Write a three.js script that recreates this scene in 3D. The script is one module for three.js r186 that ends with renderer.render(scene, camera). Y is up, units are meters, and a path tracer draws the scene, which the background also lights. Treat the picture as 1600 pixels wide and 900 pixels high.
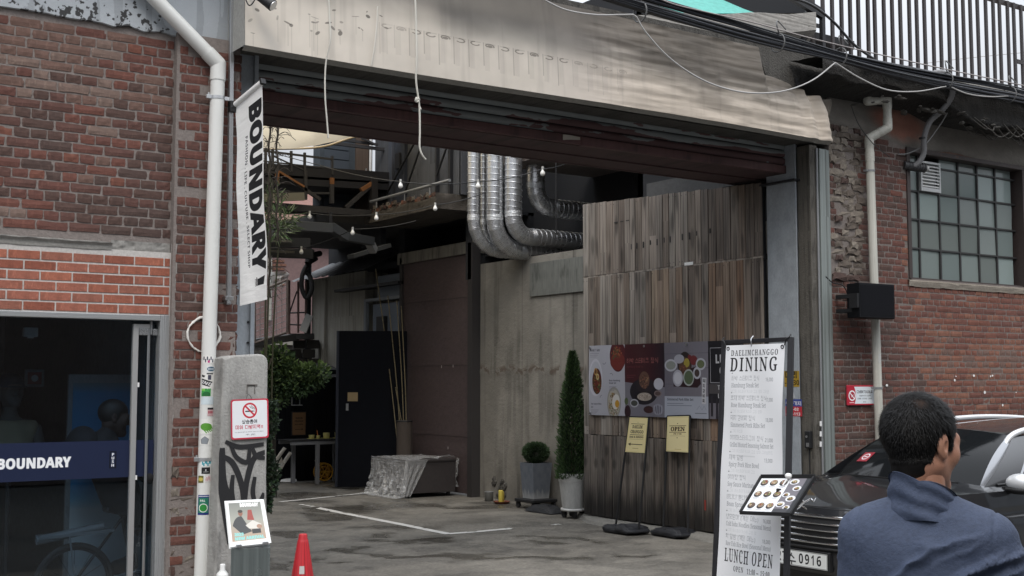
import * as THREE from 'three';
import { RoundedBoxGeometry } from 'three/addons/geometries/RoundedBoxGeometry.js';
import { mergeGeometries, mergeVertices, toCreasedNormals } from 'three/addons/utils/BufferGeometryUtils.js';

// ---------- camera, sky, sun, exposure ----------
const scene = new THREE.Scene();
const PITCH = Math.atan(150 / 1900), YAW = 34.2 * Math.PI / 180, EYE = new THREE.Vector3(0, 1.65, 8.31);
const camera = new THREE.PerspectiveCamera(2 * Math.atan(450 / 1900) * 180 / Math.PI, 16 / 9, 0.05, 900);
camera.position.copy(EYE);
camera.rotation.set(PITCH, -YAW, 0, 'YXZ');
const EXPOSURE = 1.88;
function smooth(a, b, x) { const t = Math.min(1, Math.max(0, (x - a) / (b - a))); return t * t * (3 - 2 * t); }
function lerp(a, b, t) { return a + (b - a) * t; }
function rng(seed) { let a = seed >>> 0; return () => { a = (a + 0x6d2b79f5) | 0; let t = Math.imul(a ^ (a >>> 15), 1 | a); t = (t + Math.imul(t ^ (t >>> 7), 61 | t)) ^ t; return ((t ^ (t >>> 14)) >>> 0) / 4294967296; }; }
const LAT = new Float32Array(65536); { const r = rng(77); for (let i = 0; i < 65536; i++) LAT[i] = r(); }
function vnoise(x, y) {
  const xi = Math.floor(x), yi = Math.floor(y), fx = x - xi, fy = y - yi, sx = fx * fx * (3 - 2 * fx), sy = fy * fy * (3 - 2 * fy);
  const a = LAT[(xi & 255) + ((yi & 255) << 8)], b = LAT[((xi + 1) & 255) + ((yi & 255) << 8)], c = LAT[(xi & 255) + (((yi + 1) & 255) << 8)], d = LAT[((xi + 1) & 255) + (((yi + 1) & 255) << 8)];
  return a + (b - a) * sx + (c - a) * sy + (a - b - c + d) * sx * sy;
}
function fbm(x, y, o = 4) { let s = 0, a = 0.5, n = 0; for (let i = 0; i < o; i++) { s += a * vnoise(x, y); n += a; a *= 0.5; x = x * 2.03 + 17.3; y = y * 2.03 + 9.1; } return s / n; }
function noise3(x, y, z) { return (vnoise(x + z * 0.73, y - z * 0.41) + vnoise(y + 31.7 + x * 0.27, z + 11.2) + vnoise(z + 57.1, x + 23.9 - y * 0.31)) / 3; }

function makeSky() {                      // an overcast sky: about three times as bright overhead as at the horizon, faint cloud texture
  const W = 512, H = 256, d = new Float32Array(W * H * 4);
  for (let j = 0; j < H; j++) for (let i = 0; i < W; i++) {
    const el = ((j + 0.5) / H - 0.5) * Math.PI, az = (i + 0.5) / W * 2 * Math.PI, s = Math.max(0, Math.sin(el));
    const cx = Math.cos(az) * Math.cos(el), cz = Math.sin(az) * Math.cos(el);
    const k = 0.92 + 0.16 * fbm(cx * 3 / (s + 0.35) + 40, cz * 3 / (s + 0.35) + 40, 4);
    const L = el > 0 ? 0.175 * (1 + 8.6 * Math.pow(s, 1.2)) * k : 0.2, o = (j * W + i) * 4;
    d[o] = L * 0.95; d[o + 1] = L * 0.995; d[o + 2] = L * 1.07; d[o + 3] = 1;
  }
  const t = new THREE.DataTexture(d, W, H, THREE.RGBAFormat, THREE.FloatType);
  t.mapping = THREE.EquirectangularReflectionMapping; t.magFilter = t.minFilter = THREE.LinearFilter; t.wrapS = THREE.RepeatWrapping; t.needsUpdate = true;
  return t;
}
const sky = makeSky();
scene.background = sky; scene.environment = sky;
const sun = new THREE.DirectionalLight(0xfff4e6, 0.7);
sun.position.set(-9, 34, 20); sun.target.position.set(6, 0, -2);
sun.castShadow = true; sun.shadow.radius = 40; sun.shadow.mapSize.set(2048, 2048);
Object.assign(sun.shadow.camera, { left: -18, right: 18, top: 18, bottom: -18, near: 1, far: 90 });
scene.add(sun, sun.target);

// ---------- helpers ----------
const R0 = new THREE.Vector3(Math.cos(YAW), 0, Math.sin(YAW)), F0 = new THREE.Vector3(Math.sin(YAW) * Math.cos(PITCH), Math.sin(PITCH), -Math.cos(YAW) * Math.cos(PITCH)), U0 = R0.clone().cross(F0);
const V = (x, y, z) => new THREE.Vector3(x, y, z);
const rayOf = (px, py) => F0.clone().addScaledVector(R0, (px - 800) / 1900).addScaledVector(U0, (450 - py) / 1900);
const atZ = (px, py, z) => { const d = rayOf(px, py); return d.multiplyScalar((z - EYE.z) / d.z).add(EYE); };   // the point of a real plane seen there, used to measure the place
const atX = (px, py, x) => { const d = rayOf(px, py); return d.multiplyScalar((x - EYE.x) / d.x).add(EYE); };
const atY = (px, py, y) => { const d = rayOf(px, py); return d.multiplyScalar((y - EYE.y) / d.y).add(EYE); };
const atD = (px, py, D) => rayOf(px, py).multiplyScalar(D).add(EYE);

const nameCount = new Map(), baseOf = new WeakMap();
function numbered(name) { const n = nameCount.get(name) || 0; nameCount.set(name, n + 1); return n ? name + '_' + String(n).padStart(3, '0') : name; }
function tag(o, label, category, group) { o.userData = { label, category }; if (group) o.userData.group = group; return o; }
function thing(name, label, category, base = V(0, 0, 0), group) {
  const o = new THREE.Group(); o.name = numbered(name); o.position.copy(base); baseOf.set(o, base.clone()); scene.add(o);
  return tag(o, label, category, group);
}
function clean(g) {
  g = g.index ? g.toNonIndexed() : g;
  for (const k of Object.keys(g.attributes)) if (!['position', 'normal', 'uv', 'color'].includes(k)) g.deleteAttribute(k);
  if (!g.attributes.uv) g.setAttribute('uv', new THREE.Float32BufferAttribute(new Float32Array(g.attributes.position.count * 2), 2));
  g.morphAttributes = {}; g.groups = []; return g;
}
function merge(list) { return list.length === 1 ? clean(list[0]) : mergeGeometries(list.map(clean), false); }
function uvm(g, s = 1) {                   // uv in metres by the face's main axis
  g = clean(g); const p = g.attributes.position, uv = g.attributes.uv, a = V(), b = V(), c = V(), n = V();
  for (let i = 0; i < p.count; i += 3) {
    a.fromBufferAttribute(p, i); b.fromBufferAttribute(p, i + 1); c.fromBufferAttribute(p, i + 2);
    n.copy(b).sub(a).cross(c.clone().sub(a)); const x = Math.abs(n.x), y = Math.abs(n.y), z = Math.abs(n.z);
    [a, b, c].forEach((q, k) => uv.setXY(i + k, (y >= x && y >= z ? q.x : x >= z ? q.z : q.x) * s, (y >= x && y >= z ? q.z : q.y) * s));
  }
  return g;
}
// a part: geometry given in world coordinates, stored relative to its thing's base
function part(name, geos, m, parent, label) {
  let g = merge(Array.isArray(geos) ? geos : [geos]);
  const base = parent && baseOf.get(parent);
  if (base && base.lengthSq()) { g = g.clone(); g.translate(-base.x, -base.y, -base.z); }
  const o = new THREE.Mesh(g, m); o.name = name; o.castShadow = o.receiveShadow = true;
  if (base) baseOf.set(o, base);
  if (label) o.userData.label = label;
  if (parent) parent.add(o);
  return o;
}
function struct(name, geos, m) { const o = part(name, geos, m, null); o.name = numbered(name); o.userData.kind = 'structure'; scene.add(o); return o; }
function single(name, label, category, geos, m, base, group) { const g = merge(Array.isArray(geos) ? geos : [geos]); g.translate(-base.x, -base.y, -base.z); const o = new THREE.Mesh(g, m); o.name = numbered(name); o.position.copy(base); o.castShadow = o.receiveShadow = true; baseOf.set(o, base.clone()); scene.add(o); return tag(o, label, category, group); }
function copyOf(o, pos, turn, label) { const c = o.clone(); c.name = numbered(o.name.replace(/_\d\d\d$/, '')); c.position.copy(pos); if (turn !== undefined) c.rotation.y = turn; c.userData = { ...o.userData }; if (label) c.userData.label = label; scene.add(c); return c; }

const box = (x0, x1, y0, y1, z0, z1, r = 0, seg = 2) => (r ? new RoundedBoxGeometry(x1 - x0, y1 - y0, z1 - z0, seg, r) : new THREE.BoxGeometry(x1 - x0, y1 - y0, z1 - z0)).translate((x0 + x1) / 2, (y0 + y1) / 2, (z0 + z1) / 2);
function bar(p, q, w, h = w, r = 0) {      // a square bar from p to q
  const L = p.distanceTo(q), g = r ? new RoundedBoxGeometry(w, h, L, 2, r) : new THREE.BoxGeometry(w, h, L);
  const o = new THREE.Object3D(); o.position.copy(p).lerp(q, 0.5); o.lookAt(q); o.updateMatrix(); return g.applyMatrix4(o.matrix);
}
function cyl(p, q, r, r2 = r, seg = 16, open = false) {
  const L = p.distanceTo(q), g = new THREE.CylinderGeometry(r2, r, L, seg, 1, open);
  g.applyQuaternion(new THREE.Quaternion().setFromUnitVectors(V(0, 1, 0), q.clone().sub(p).normalize())); const m = p.clone().lerp(q, 0.5); return g.translate(m.x, m.y, m.z);
}
const tube = (pts, r, seg = 24, rad = 6, tension) => new THREE.TubeGeometry(new THREE.CatmullRomCurve3(pts, false, tension === undefined ? 'centripetal' : 'catmullrom', tension ?? 0.5), seg, r, rad);
function lathe(prof, x, y, z, seg = 32) { return new THREE.LatheGeometry(prof.map(([r, h]) => new THREE.Vector2(r, h)), seg).translate(x, y, z); }
function grid(fn, nu, nv) {                // a surface from a function of u, v
  const pos = [], uv = [], idx = [];
  for (let j = 0; j <= nv; j++) for (let i = 0; i <= nu; i++) { const p = fn(i / nu, j / nv); pos.push(p.x, p.y, p.z); uv.push(i / nu, j / nv); }
  for (let j = 0; j < nv; j++) for (let i = 0; i < nu; i++) { const a = j * (nu + 1) + i, b = a + 1, c = a + nu + 1, d = c + 1; idx.push(a, b, d, a, d, c); }
  const g = new THREE.BufferGeometry(); g.setAttribute('position', new THREE.Float32BufferAttribute(pos, 3)); g.setAttribute('uv', new THREE.Float32BufferAttribute(uv, 2)); g.setIndex(idx); g.computeVertexNormals(); return g;
}
const sag = (p, q, d, n = 10) => { const o = []; for (let i = 0; i <= n; i++) { const t = i / n, v = p.clone().lerp(q, t); v.y -= d * 4 * t * (1 - t); o.push(v); } return o; };
// a flat plate with a printed front: corners bl, br, tr, tl seen from the front
function sheet(bl, br, tr, tl, nu = 1, nv = 1, bend) {
  return grid((u, v) => { const p = bl.clone().lerp(br, u).lerp(tl.clone().lerp(tr, u), v); if (bend) bend(p, u, v); return p; }, nu, nv);
}

// ---------- textures ----------
const enc = (x) => { x = Math.min(1, Math.max(0, x)); return Math.round(255 * (x <= 0.0031308 ? x * 12.92 : 1.055 * Math.pow(x, 1 / 2.4) - 0.055)); };
function tex(w, h, fn, color = true) {     // fn(u, v) gives linear r, g, b
  const d = new Uint8Array(w * h * 4);
  for (let j = 0; j < h; j++) for (let i = 0; i < w; i++) {
    const c = fn((i + 0.5) / w, (j + 0.5) / h), o = (j * w + i) * 4;
    if (color) { d[o] = enc(c[0]); d[o + 1] = enc(c[1]); d[o + 2] = enc(c[2]); } else { d[o] = d[o + 1] = d[o + 2] = Math.min(255, Math.max(0, c * 255)); }
    d[o + 3] = 255;
  }
  const t = new THREE.DataTexture(d, w, h); t.magFilter = THREE.LinearFilter; t.minFilter = THREE.LinearMipmapLinearFilter; t.generateMipmaps = true; t.wrapS = t.wrapT = THREE.RepeatWrapping;
  if (color) t.colorSpace = THREE.SRGBColorSpace; t.needsUpdate = true; return t;
}
function print(w, h, draw) {
  const c = document.createElement('canvas'); c.width = w; c.height = h; const x = c.getContext('2d'); draw(x, w, h);
  const t = new THREE.CanvasTexture(c); t.colorSpace = THREE.SRGBColorSpace; t.magFilter = THREE.LinearFilter; return t;
}
const rep = (t, rx, ry, ox = 0, oy = 0) => { const c = t.clone(); c.repeat.set(rx, ry); c.offset.set(ox, oy); c.needsUpdate = true; return c; };
const lin = (r, g, b) => new THREE.Color().setRGB(r, g, b);
function std(color, roughness = 0.8, o = {}) { return new THREE.MeshStandardMaterial({ color: Array.isArray(color) ? lin(...color) : color, roughness, ...o }); }
function phys(color, roughness = 0.5, o = {}) { return new THREE.MeshPhysicalMaterial({ color: Array.isArray(color) ? lin(...color) : color, roughness, ...o }); }

// Hangul, drawn stroke by stroke (the lettering on signs and menus)
const CHO = 'ㄱㄲㄴㄷㄸㄹㅁㅂㅃㅅㅆㅇㅈㅉㅊㅋㅌㅍㅎ', JONG = ' ㄱㄲ  ㄴ  ㄷㄹ       ㅁㅂ ㅅㅆㅇㅈㅊㅋㅌㅍㅎ', DBL = { 'ㄲ': 'ㄱ', 'ㄸ': 'ㄷ', 'ㅃ': 'ㅂ', 'ㅆ': 'ㅅ', 'ㅉ': 'ㅈ' };
const JA = {
  'ㄱ': [[0, 0, 1, 0, 0.9, 1]], 'ㄴ': [[0, 0, 0, 1, 1, 1]], 'ㄷ': [[1, 0, 0, 0, 0, 1, 1, 1]], 'ㄹ': [[0, 0, 1, 0, 1, 0.5, 0, 0.5, 0, 1, 1, 1]], 'ㅁ': [[0, 0, 1, 0, 1, 1, 0, 1, 0, 0]],
  'ㅂ': [[0, 0, 0, 1, 1, 1, 1, 0], [0, 0.5, 1, 0.5]], 'ㅅ': [[0.5, 0, 0.4, 0.4, 0, 1], [0.45, 0.35, 1, 1]], 'ㅇ': 'o', 'ㅈ': [[0, 0, 1, 0], [0.5, 0, 0.4, 0.45, 0, 1], [0.45, 0.4, 1, 1]],
  'ㅊ': [[0.35, -0.2, 0.65, -0.2], [0, 0.1, 1, 0.1], [0.5, 0.1, 0, 1], [0.45, 0.45, 1, 1]], 'ㅋ': [[0, 0, 1, 0, 0.9, 1], [0, 0.5, 0.95, 0.5]], 'ㅌ': [[1, 0, 0, 0, 0, 1, 1, 1], [0, 0.5, 1, 0.5]],
  'ㅍ': [[0, 0, 1, 0], [0, 1, 1, 1], [0.28, 0, 0.28, 1], [0.72, 0, 0.72, 1]], 'ㅎ': 'h',
};
function jamo(x, c, X, Y, W, H) {
  if (DBL[c]) { jamo(x, DBL[c], X, Y, W * 0.44, H); jamo(x, DBL[c], X + W * 0.56, Y, W * 0.44, H); return; }
  const s = JA[c]; if (!s) return;
  if (s === 'o' || s === 'h') {
    const top = s === 'h' ? 0.42 : 0; x.beginPath(); x.ellipse(X + W / 2, Y + H * (top + (1 - top) / 2), W / 2 * 0.92, H * (1 - top) / 2, 0, 0, 7); x.stroke();
    if (s === 'h') { x.beginPath(); x.moveTo(X + W * 0.3, Y); x.lineTo(X + W * 0.7, Y); x.moveTo(X, Y + H * 0.24); x.lineTo(X + W, Y + H * 0.24); x.stroke(); } return;
  }
  for (const p of s) { x.beginPath(); for (let i = 0; i < p.length; i += 2) x[i ? 'lineTo' : 'moveTo'](X + p[i] * W, Y + p[i + 1] * H); x.stroke(); }
}
function hangul(x, text, px, py, size, lw = 0.1) {   // baseline at py; returns the advance
  x.lineWidth = size * lw; x.lineCap = 'square'; x.strokeStyle = x.fillStyle; let X = px;
  for (const ch of text) {
    const k = ch.charCodeAt(0) - 0xac00;
    if (k < 0 || k > 11171) { x.font = `${lw > 0.1 ? 'bold ' : ''}${size * 0.95}px sans-serif`; x.fillText(ch, X, py); X += ch === ' ' ? size * 0.4 : x.measureText(ch).width; continue; }
    const c = CHO[Math.floor(k / 588)], v = Math.floor(k % 588 / 28), t = JONG[k % 28], s = size * 0.86, Y = py - size * 0.84;
    const hor = [8, 12, 13, 17, 18].includes(v), mix = [9, 10, 11, 14, 15, 16, 19].includes(v), h = t !== ' ' ? 0.56 : 1, L = (a, b, d, e) => { x.beginPath(); x.moveTo(X + a * s, Y + b * s); x.lineTo(X + d * s, Y + e * s); x.stroke(); };
    const cw = hor ? 0.64 : 0.46, chh = (hor ? 0.42 : mix ? 0.4 : 0.8) * h; jamo(x, c, X + (hor ? 0.16 : 0.06) * s, Y + 0.06 * s, cw * s, chh * s);
    if (!hor) {
      const H = 0.96 * h, vx = 0.82, f = { 0: 'r', 1: 'r|', 2: 'R', 3: 'R|', 4: 'l', 5: 'l|', 6: 'L', 7: 'L|', 9: 'r', 10: 'r|', 11: '', 14: 'l', 15: 'l|', 16: '', 19: '', 20: '' }[v];
      L(vx, 0, vx, H); if (f.includes('|')) L(vx + 0.14, 0, vx + 0.14, H);
      if (f[0] === 'r') L(vx, H * 0.5, vx + 0.14, H * 0.5); if (f[0] === 'R') { L(vx, H * 0.36, vx + 0.14, H * 0.36); L(vx, H * 0.64, vx + 0.14, H * 0.64); }
      if (f[0] === 'l') L(vx - 0.2, H * 0.5, vx, H * 0.5); if (f[0] === 'L') { L(vx - 0.2, H * 0.36, vx, H * 0.36); L(vx - 0.2, H * 0.64, vx, H * 0.64); }
    }
    if (hor || mix) {
      const yb = (mix ? 0.72 : 0.82) * h, w = mix ? 0.62 : 1, up = [8, 9, 10, 11, 12].includes(v), dn = [13, 14, 15, 16, 17].includes(v), two = v === 12 || v === 17;
      L(0, yb, w, yb); const d = up ? -0.22 : t !== ' ' ? 0.16 : 0.26; if (up || dn) { if (two) { L(w * 0.35, yb, w * 0.35, yb + d * h); L(w * 0.65, yb, w * 0.65, yb + d * h); } else L(w / 2, yb, w / 2, yb + d * h); }
    }
    if (t !== ' ') jamo(x, t, X + 0.2 * s, Y + 0.66 * s, 0.62 * s, 0.34 * s);
    X += size * 0.96;
  }
  return X - px;
}
function hangulC(x, text, cx, py, size, lw) { let n = 0; for (const ch of text) n += ch === ' ' ? 0.4 : ch.charCodeAt(0) > 0xabff ? 0.96 : 0.5; hangul(x, text, cx - n * size / 2, py, size, lw); }
function stretch(x, text, px, py, size, sx, font = 'bold', family = 'sans-serif', align = 'left', spacing = 0) {   // text drawn narrower or wider
  x.save(); x.translate(px, py); x.scale(sx, 1); x.font = `${font} ${size}px ${family}`;
  if (!spacing) { x.textAlign = align; x.fillText(text, 0, 0); } else {
    let w = 0; for (const c of text) w += x.measureText(c).width + spacing; let X = align === 'center' ? -(w - spacing) / 2 : 0; x.textAlign = 'left';
    for (const c of text) { x.fillText(c, X, 0); X += x.measureText(c).width + spacing; }
  }
  x.restore();
}
function fit(x, text, x0, x1, y, size, font = 'bold', family = 'sans-serif', stroke = 0) {   // text that spans x0..x1
  x.save(); x.font = `${font} ${size}px ${family}`; x.textAlign = 'left'; const w = x.measureText(text).width; x.translate(x0, y); x.scale((x1 - x0) / w, 1); x.fillText(text, 0, 0);
  if (stroke) { x.lineWidth = stroke; x.lineJoin = 'round'; x.strokeStyle = x.fillStyle; x.strokeText(text, 0, 0); } x.restore();
}
// ---------- shared textures and materials ----------
const TX = {
  brick: tex(512, 512, (u, v) => { const s = vnoise(u * 220, v * 220), b = fbm(u * 14, v * 14, 4), w = smooth(0.62, 0.74, fbm(u * 22 + 9, v * 9 + 3, 4)), k = 0.5 + 0.38 * b + 0.16 * (s - 0.5); return [k + w * 0.16, k + w * 0.2, k + w * 0.2]; }),
  grain: tex(512, 512, (u, v) => { const k = 0.62 + 0.3 * fbm(u * 30, v * 30, 4) + 0.14 * (vnoise(u * 256, v * 256) - 0.5); return [k, k, k]; }),
  grainB: tex(512, 512, (u, v) => fbm(u * 40, v * 40, 5) * 0.7 + 0.3 * vnoise(u * 250, v * 250), false),
  wrinkle: tex(1024, 512, (u, v) => { const a = fbm(u * 7 + 2 * fbm(u * 3, v * 9, 2), v * 60, 4), b = fbm(u * 30, v * 14, 3); return a * 0.75 + b * 0.25; }, false),
  rough: tex(256, 256, (u, v) => 0.45 + 0.5 * fbm(u * 9, v * 9, 4), false),
  streak: tex(512, 512, (u, v) => { const k = 0.5 + 0.42 * fbm(u * 60, v * 3.5, 4) - 0.28 * smooth(0.56, 0.75, fbm(u * 18 + 5, v * 1.6 + 2, 4)) + 0.1 * fbm(u * 7, v * 7, 3); return [k, k * 0.985, k * 0.95]; }),
};
const M = {
  mortar: std([0.29, 0.25, 0.23], 0.95, { map: rep(TX.grain, 2, 2), bumpMap: rep(TX.grainB, 3, 3), bumpScale: 0.004 }),
  mortarDark: std([0.25, 0.215, 0.195], 0.95, { map: rep(TX.grain, 2, 2), bumpMap: rep(TX.grainB, 3, 3), bumpScale: 0.004 }),
  pvc: phys([0.74, 0.745, 0.72], 0.38, { bumpMap: TX.grainB, bumpScale: 0.0004 }),
  alu: std([0.42, 0.43, 0.44], 0.42, { metalness: 0.75, roughnessMap: TX.rough }),
  aluDull: std([0.36, 0.37, 0.38], 0.55, { metalness: 0.45, map: rep(TX.grain, 2, 2) }),
  steel: std([0.55, 0.56, 0.57], 0.3, { metalness: 0.95 }),
  darkSteel: std([0.035, 0.035, 0.038], 0.5, { metalness: 0.3, map: rep(TX.grain, 2, 2) }),
  black: std([0.012, 0.0125, 0.014], 0.55),
  blackMat: std([0.01, 0.011, 0.014], 0.85, { bumpMap: rep(TX.grainB, 4, 4), bumpScale: 0.001 }),
  rubber: std([0.014, 0.014, 0.015], 0.75),
  white: std([0.78, 0.78, 0.77], 0.5),
  concrete: std([0.3, 0.29, 0.265], 0.92, { map: rep(TX.streak, 0.5, 0.5), bumpMap: rep(TX.grainB, 1.3, 1.3), bumpScale: 0.003 }),
  paleConcrete: std([0.5, 0.49, 0.45], 0.92, { map: rep(TX.streak, 0.7, 0.35), bumpMap: rep(TX.grainB, 1.3, 1.3), bumpScale: 0.003 }),
  darkConcrete: std([0.1, 0.095, 0.088], 0.94, { map: rep(TX.streak, 0.6, 0.9), bumpMap: rep(TX.grainB, 2, 2), bumpScale: 0.012 }),
  soffit: std([0.06, 0.058, 0.057], 0.95, { map: rep(TX.grain, 0.7, 0.7) }),
  rust: std([0.3, 0.13, 0.05], 0.9, { map: rep(TX.grain, 3, 3) }),
  greyPaint: std([0.42, 0.46, 0.5], 0.5, { map: rep(TX.grain, 0.5, 0.25), bumpMap: rep(TX.grainB, 2, 2), bumpScale: 0.0015 }),
  clearGlass: phys([0.92, 0.95, 0.95], 0.02, { transmission: 1, thickness: 0, ior: 1.5 }),
  tintGlass: phys([0.66, 0.74, 0.8], 0.02, { transmission: 1, thickness: 0, ior: 1.52 }),
};

// ---------- ground ----------
const wet = [[560, 792, 170, 16], [505, 806, 110, 12], [590, 828, 150, 12], [640, 842, 140, 12], [610, 862, 90, 10], [690, 868, 150, 16], [800, 872, 150, 12], [470, 776, 120, 14], [540, 762, 140, 9], [750, 790, 120, 10], [430, 835, 90, 16], [900, 842, 120, 10], [450, 880, 110, 14], [1010, 868, 110, 10], [660, 786, 110, 10], [860, 855, 90, 8]].map(([x, y, w, h]) => {
  const p = atY(x, y, 0), d = 3135 / (y - 600); return [p.x, p.z, w / 1900 * d * 0.62, h * d * d / 3135 * 0.62];
});
const wetAt = (x, z) => {
  let m = 0; const jx = (fbm(x * 1.7, z * 1.7, 4) - 0.5) * 1.5, jz = (fbm(x * 1.7 + 40, z * 1.7 + 9, 4) - 0.5) * 1.5;
  for (const [cx, cz, a, b] of wet) { const dx = x + jx - cx, dz = z + jz - cz, s = dx * R0.x + dz * R0.z, t = -dx * R0.z + dz * R0.x, q = Math.hypot(s / a, t / b); m = Math.max(m, 1 - smooth(0.3, 1.35, q)); }
  return Math.max(m, 0.5 * smooth(0.54, 0.7, fbm(x * 0.9 + 3, z * 2.1 + 5, 4)));
};
const G0 = { x: -1, z: -17, w: 17, d: 20 };
const groundMap = tex(2048, 2048, (u, v) => {
  const x = G0.x + u * G0.w, z = G0.z + v * G0.d, b = fbm(x * 0.8, z * 0.8, 5), f = fbm(x * 6, z * 6, 4), s = vnoise(x * 70, z * 70), w = wetAt(x, z), sp = smooth(0.8, 0.9, vnoise(x * 45 + 7, z * 45));
  let k = 0.138 + 0.085 * (b - 0.5) + 0.07 * (f - 0.5) + 0.06 * (s - 0.5) + sp * 0.04 - 0.03 * smooth(0.55, 0.62, fbm(x * 2.5 + 20, z * 2.5, 5));
  k *= 1 - 0.44 * w;
  return [k * 1.06, k * 0.98, k * 0.84];
});
const groundRough = tex(1024, 1024, (u, v) => { const x = G0.x + u * G0.w, z = G0.z + v * G0.d; return 0.88 - 0.62 * smooth(0.2, 0.85, wetAt(x, z)) + 0.1 * (fbm(x * 5, z * 5, 3) - 0.5); }, false);
{
  struct('ground', uvm(new THREE.PlaneGeometry(500, 500).rotateX(-Math.PI / 2).translate(0, -0.03, 0)), std([0.1, 0.098, 0.092], 0.9, { map: rep(TX.grain, 0.5, 0.5), bumpMap: rep(TX.grainB, 1, 1), bumpScale: 0.004 }));
  const rr = rng(5), nu = 110, nv = 130;
  const g = grid((u, v) => { const x = G0.x + u * G0.w, z = G0.z + v * G0.d; return V(x, (fbm(x * 0.7, z * 0.7, 3) - 0.5) * 0.016 - 0.004, z); }, nu, nv);
  g.index.array.reverse(); g.computeVertexNormals();
  struct('courtyard_floor', g, new THREE.MeshStandardMaterial({ map: groundMap, roughnessMap: groundRough, roughness: 1, bumpMap: rep(TX.grainB, 12, 14), bumpScale: 0.007 }));
  // worn white parking lines: small painted patches that leave gaps where the paint has gone
  const quad = []; const line = (a, b, w, wear) => {
    const d = b.clone().sub(a), L = d.length(), n = V(-d.z, 0, d.x).normalize(); d.normalize(); const st = 0.035, nw = 4;
    for (let i = 0; i < L / st; i++) for (let k = 0; k < nw; k++) {
      const s = i * st, o = (k / nw - 0.5) * w, edge = (k === 0 || k === nw - 1) ? 0.12 : 0, p = a.clone().addScaledVector(d, s).addScaledVector(n, o);
      if (fbm(p.x * 5, p.z * 5, 3) + 0.35 * vnoise(p.x * 30, p.z * 30) < wear(s / L) + edge) continue;
      const q0 = p, q1 = p.clone().addScaledVector(d, st), q2 = q1.clone().addScaledVector(n, w / nw), q3 = p.clone().addScaledVector(n, w / nw);
      const g2 = grid((u, v) => { const q = q0.clone().lerp(q1, u).lerp(q3.clone().lerp(q2, u), v); q.y = (fbm(q.x * 0.7, q.z * 0.7, 3) - 0.5) * 0.016 + 0.001; return q; }, 1, 1); quad.push(g2);
    }
  };
  const a = atY(438, 784, 0), b = atY(590, 768, 0), c = atY(470, 788, 0), d = atY(700, 834, 0), e = atY(872, 819, 0);
  line(a, b, 0.1, () => 0.36); line(c, d, 0.11, (t) => t < 0.15 ? 0.5 : 0.3); line(d, e, 0.1, (t) => 0.3 + 0.42 * t);
  struct('parking_line', quad.map((q) => uvm(q)), std([0.66, 0.65, 0.62], 0.75, { map: rep(TX.grain, 2, 2), side: THREE.DoubleSide }));
}

// ---------- bricks ----------
function brickGeo(w, h, seed, rough = 1) {
  const r = rng(seed), nu = 4, nv = 2, d = 0.03, us = [0, 0.06, 0.5, 0.94, 1], vs = [0, 0.5, 1], P = [], ring = [];
  for (let j = 0; j <= nv; j++) for (let i = 0; i <= nu; i++) {
    const e = i === 0 || i === nu || j === 0 || j === nv, c = (i === 0 || i === nu) && (j === 0 || j === nv);
    P.push([(us[i] - 0.5) * w + (r() - 0.5) * 0.007 * rough, (vs[j] - 0.5) * h + (r() - 0.5) * 0.0065 * rough, (e ? -0.003 : 0) - (c ? 0.003 + (r() < 0.15 ? 0.008 : 0) : 0) - r() * 0.0035 * rough]);
  }
  const pos = [], uv = [], tri = (a, b, c) => { for (const q of [a, b, c]) { pos.push(...q); uv.push(q[0] * 3 + seed * 0.37, (q[1] + q[2]) * 3 + seed * 0.61); } };
  const at = (i, j) => P[j * (nu + 1) + i];
  for (let j = 0; j < nv; j++) for (let i = 0; i < nu; i++) { tri(at(i, j), at(i + 1, j), at(i + 1, j + 1)); tri(at(i, j), at(i + 1, j + 1), at(i, j + 1)); }
  for (let i = 0; i < nu; i++) ring.push([i, 0]); for (let j = 0; j < nv; j++) ring.push([nu, j]); for (let i = nu; i > 0; i--) ring.push([i, nv]); for (let j = nv; j > 0; j--) ring.push([0, j]);
  ring.forEach(([i, j], k) => { const [i2, j2] = ring[(k + 1) % ring.length], a = at(i, j), b = at(i2, j2), a2 = [a[0], a[1], -d], b2 = [b[0], b[1], -d]; tri(a, a2, b2); tri(a, b2, b); });
  const g = new THREE.BufferGeometry(); g.setAttribute('position', new THREE.Float32BufferAttribute(pos, 3)); g.setAttribute('uv', new THREE.Float32BufferAttribute(uv, 2)); g.computeVertexNormals(); return g;
}
const COURSE = 0.067, BRK = { s: [], h: [] };
for (let i = 0; i < 7; i++) { BRK.s.push(brickGeo(0.199, 0.0555, i + 1)); BRK.h.push(brickGeo(0.094, 0.0555, i + 31)); }
const RUBBLE = []; for (let i = 0; i < 6; i++) RUBBLE.push(brickGeo(0.095, 0.06, i + 61, 4.5));
const TONE = [];                            // brick colours: deep red, maroon, sooty, washed, grey
for (const [r0, g0, b0] of [[0.165, 0.07, 0.058], [0.145, 0.065, 0.057], [0.19, 0.078, 0.06], [0.122, 0.062, 0.056], [0.098, 0.06, 0.055], [0.09, 0.06, 0.057], [0.172, 0.108, 0.096], [0.205, 0.15, 0.138], [0.23, 0.108, 0.08], [0.135, 0.117, 0.108], [0.23, 0.21, 0.195]]) TONE.push([r0 * 1.04, g0 * 0.97, b0 * 0.86]);
const brickMat = TONE.map((c) => std(c.map((x) => x * 1.25), 0.88, { map: TX.brick, bumpMap: rep(TX.grainB, 2, 2), bumpScale: 0.0025 }));
const stuffMat = std([1, 1, 1], 0.88, { map: TX.brick, vertexColors: true, bumpMap: rep(TX.grainB, 2, 2), bumpScale: 0.0025 });
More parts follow.
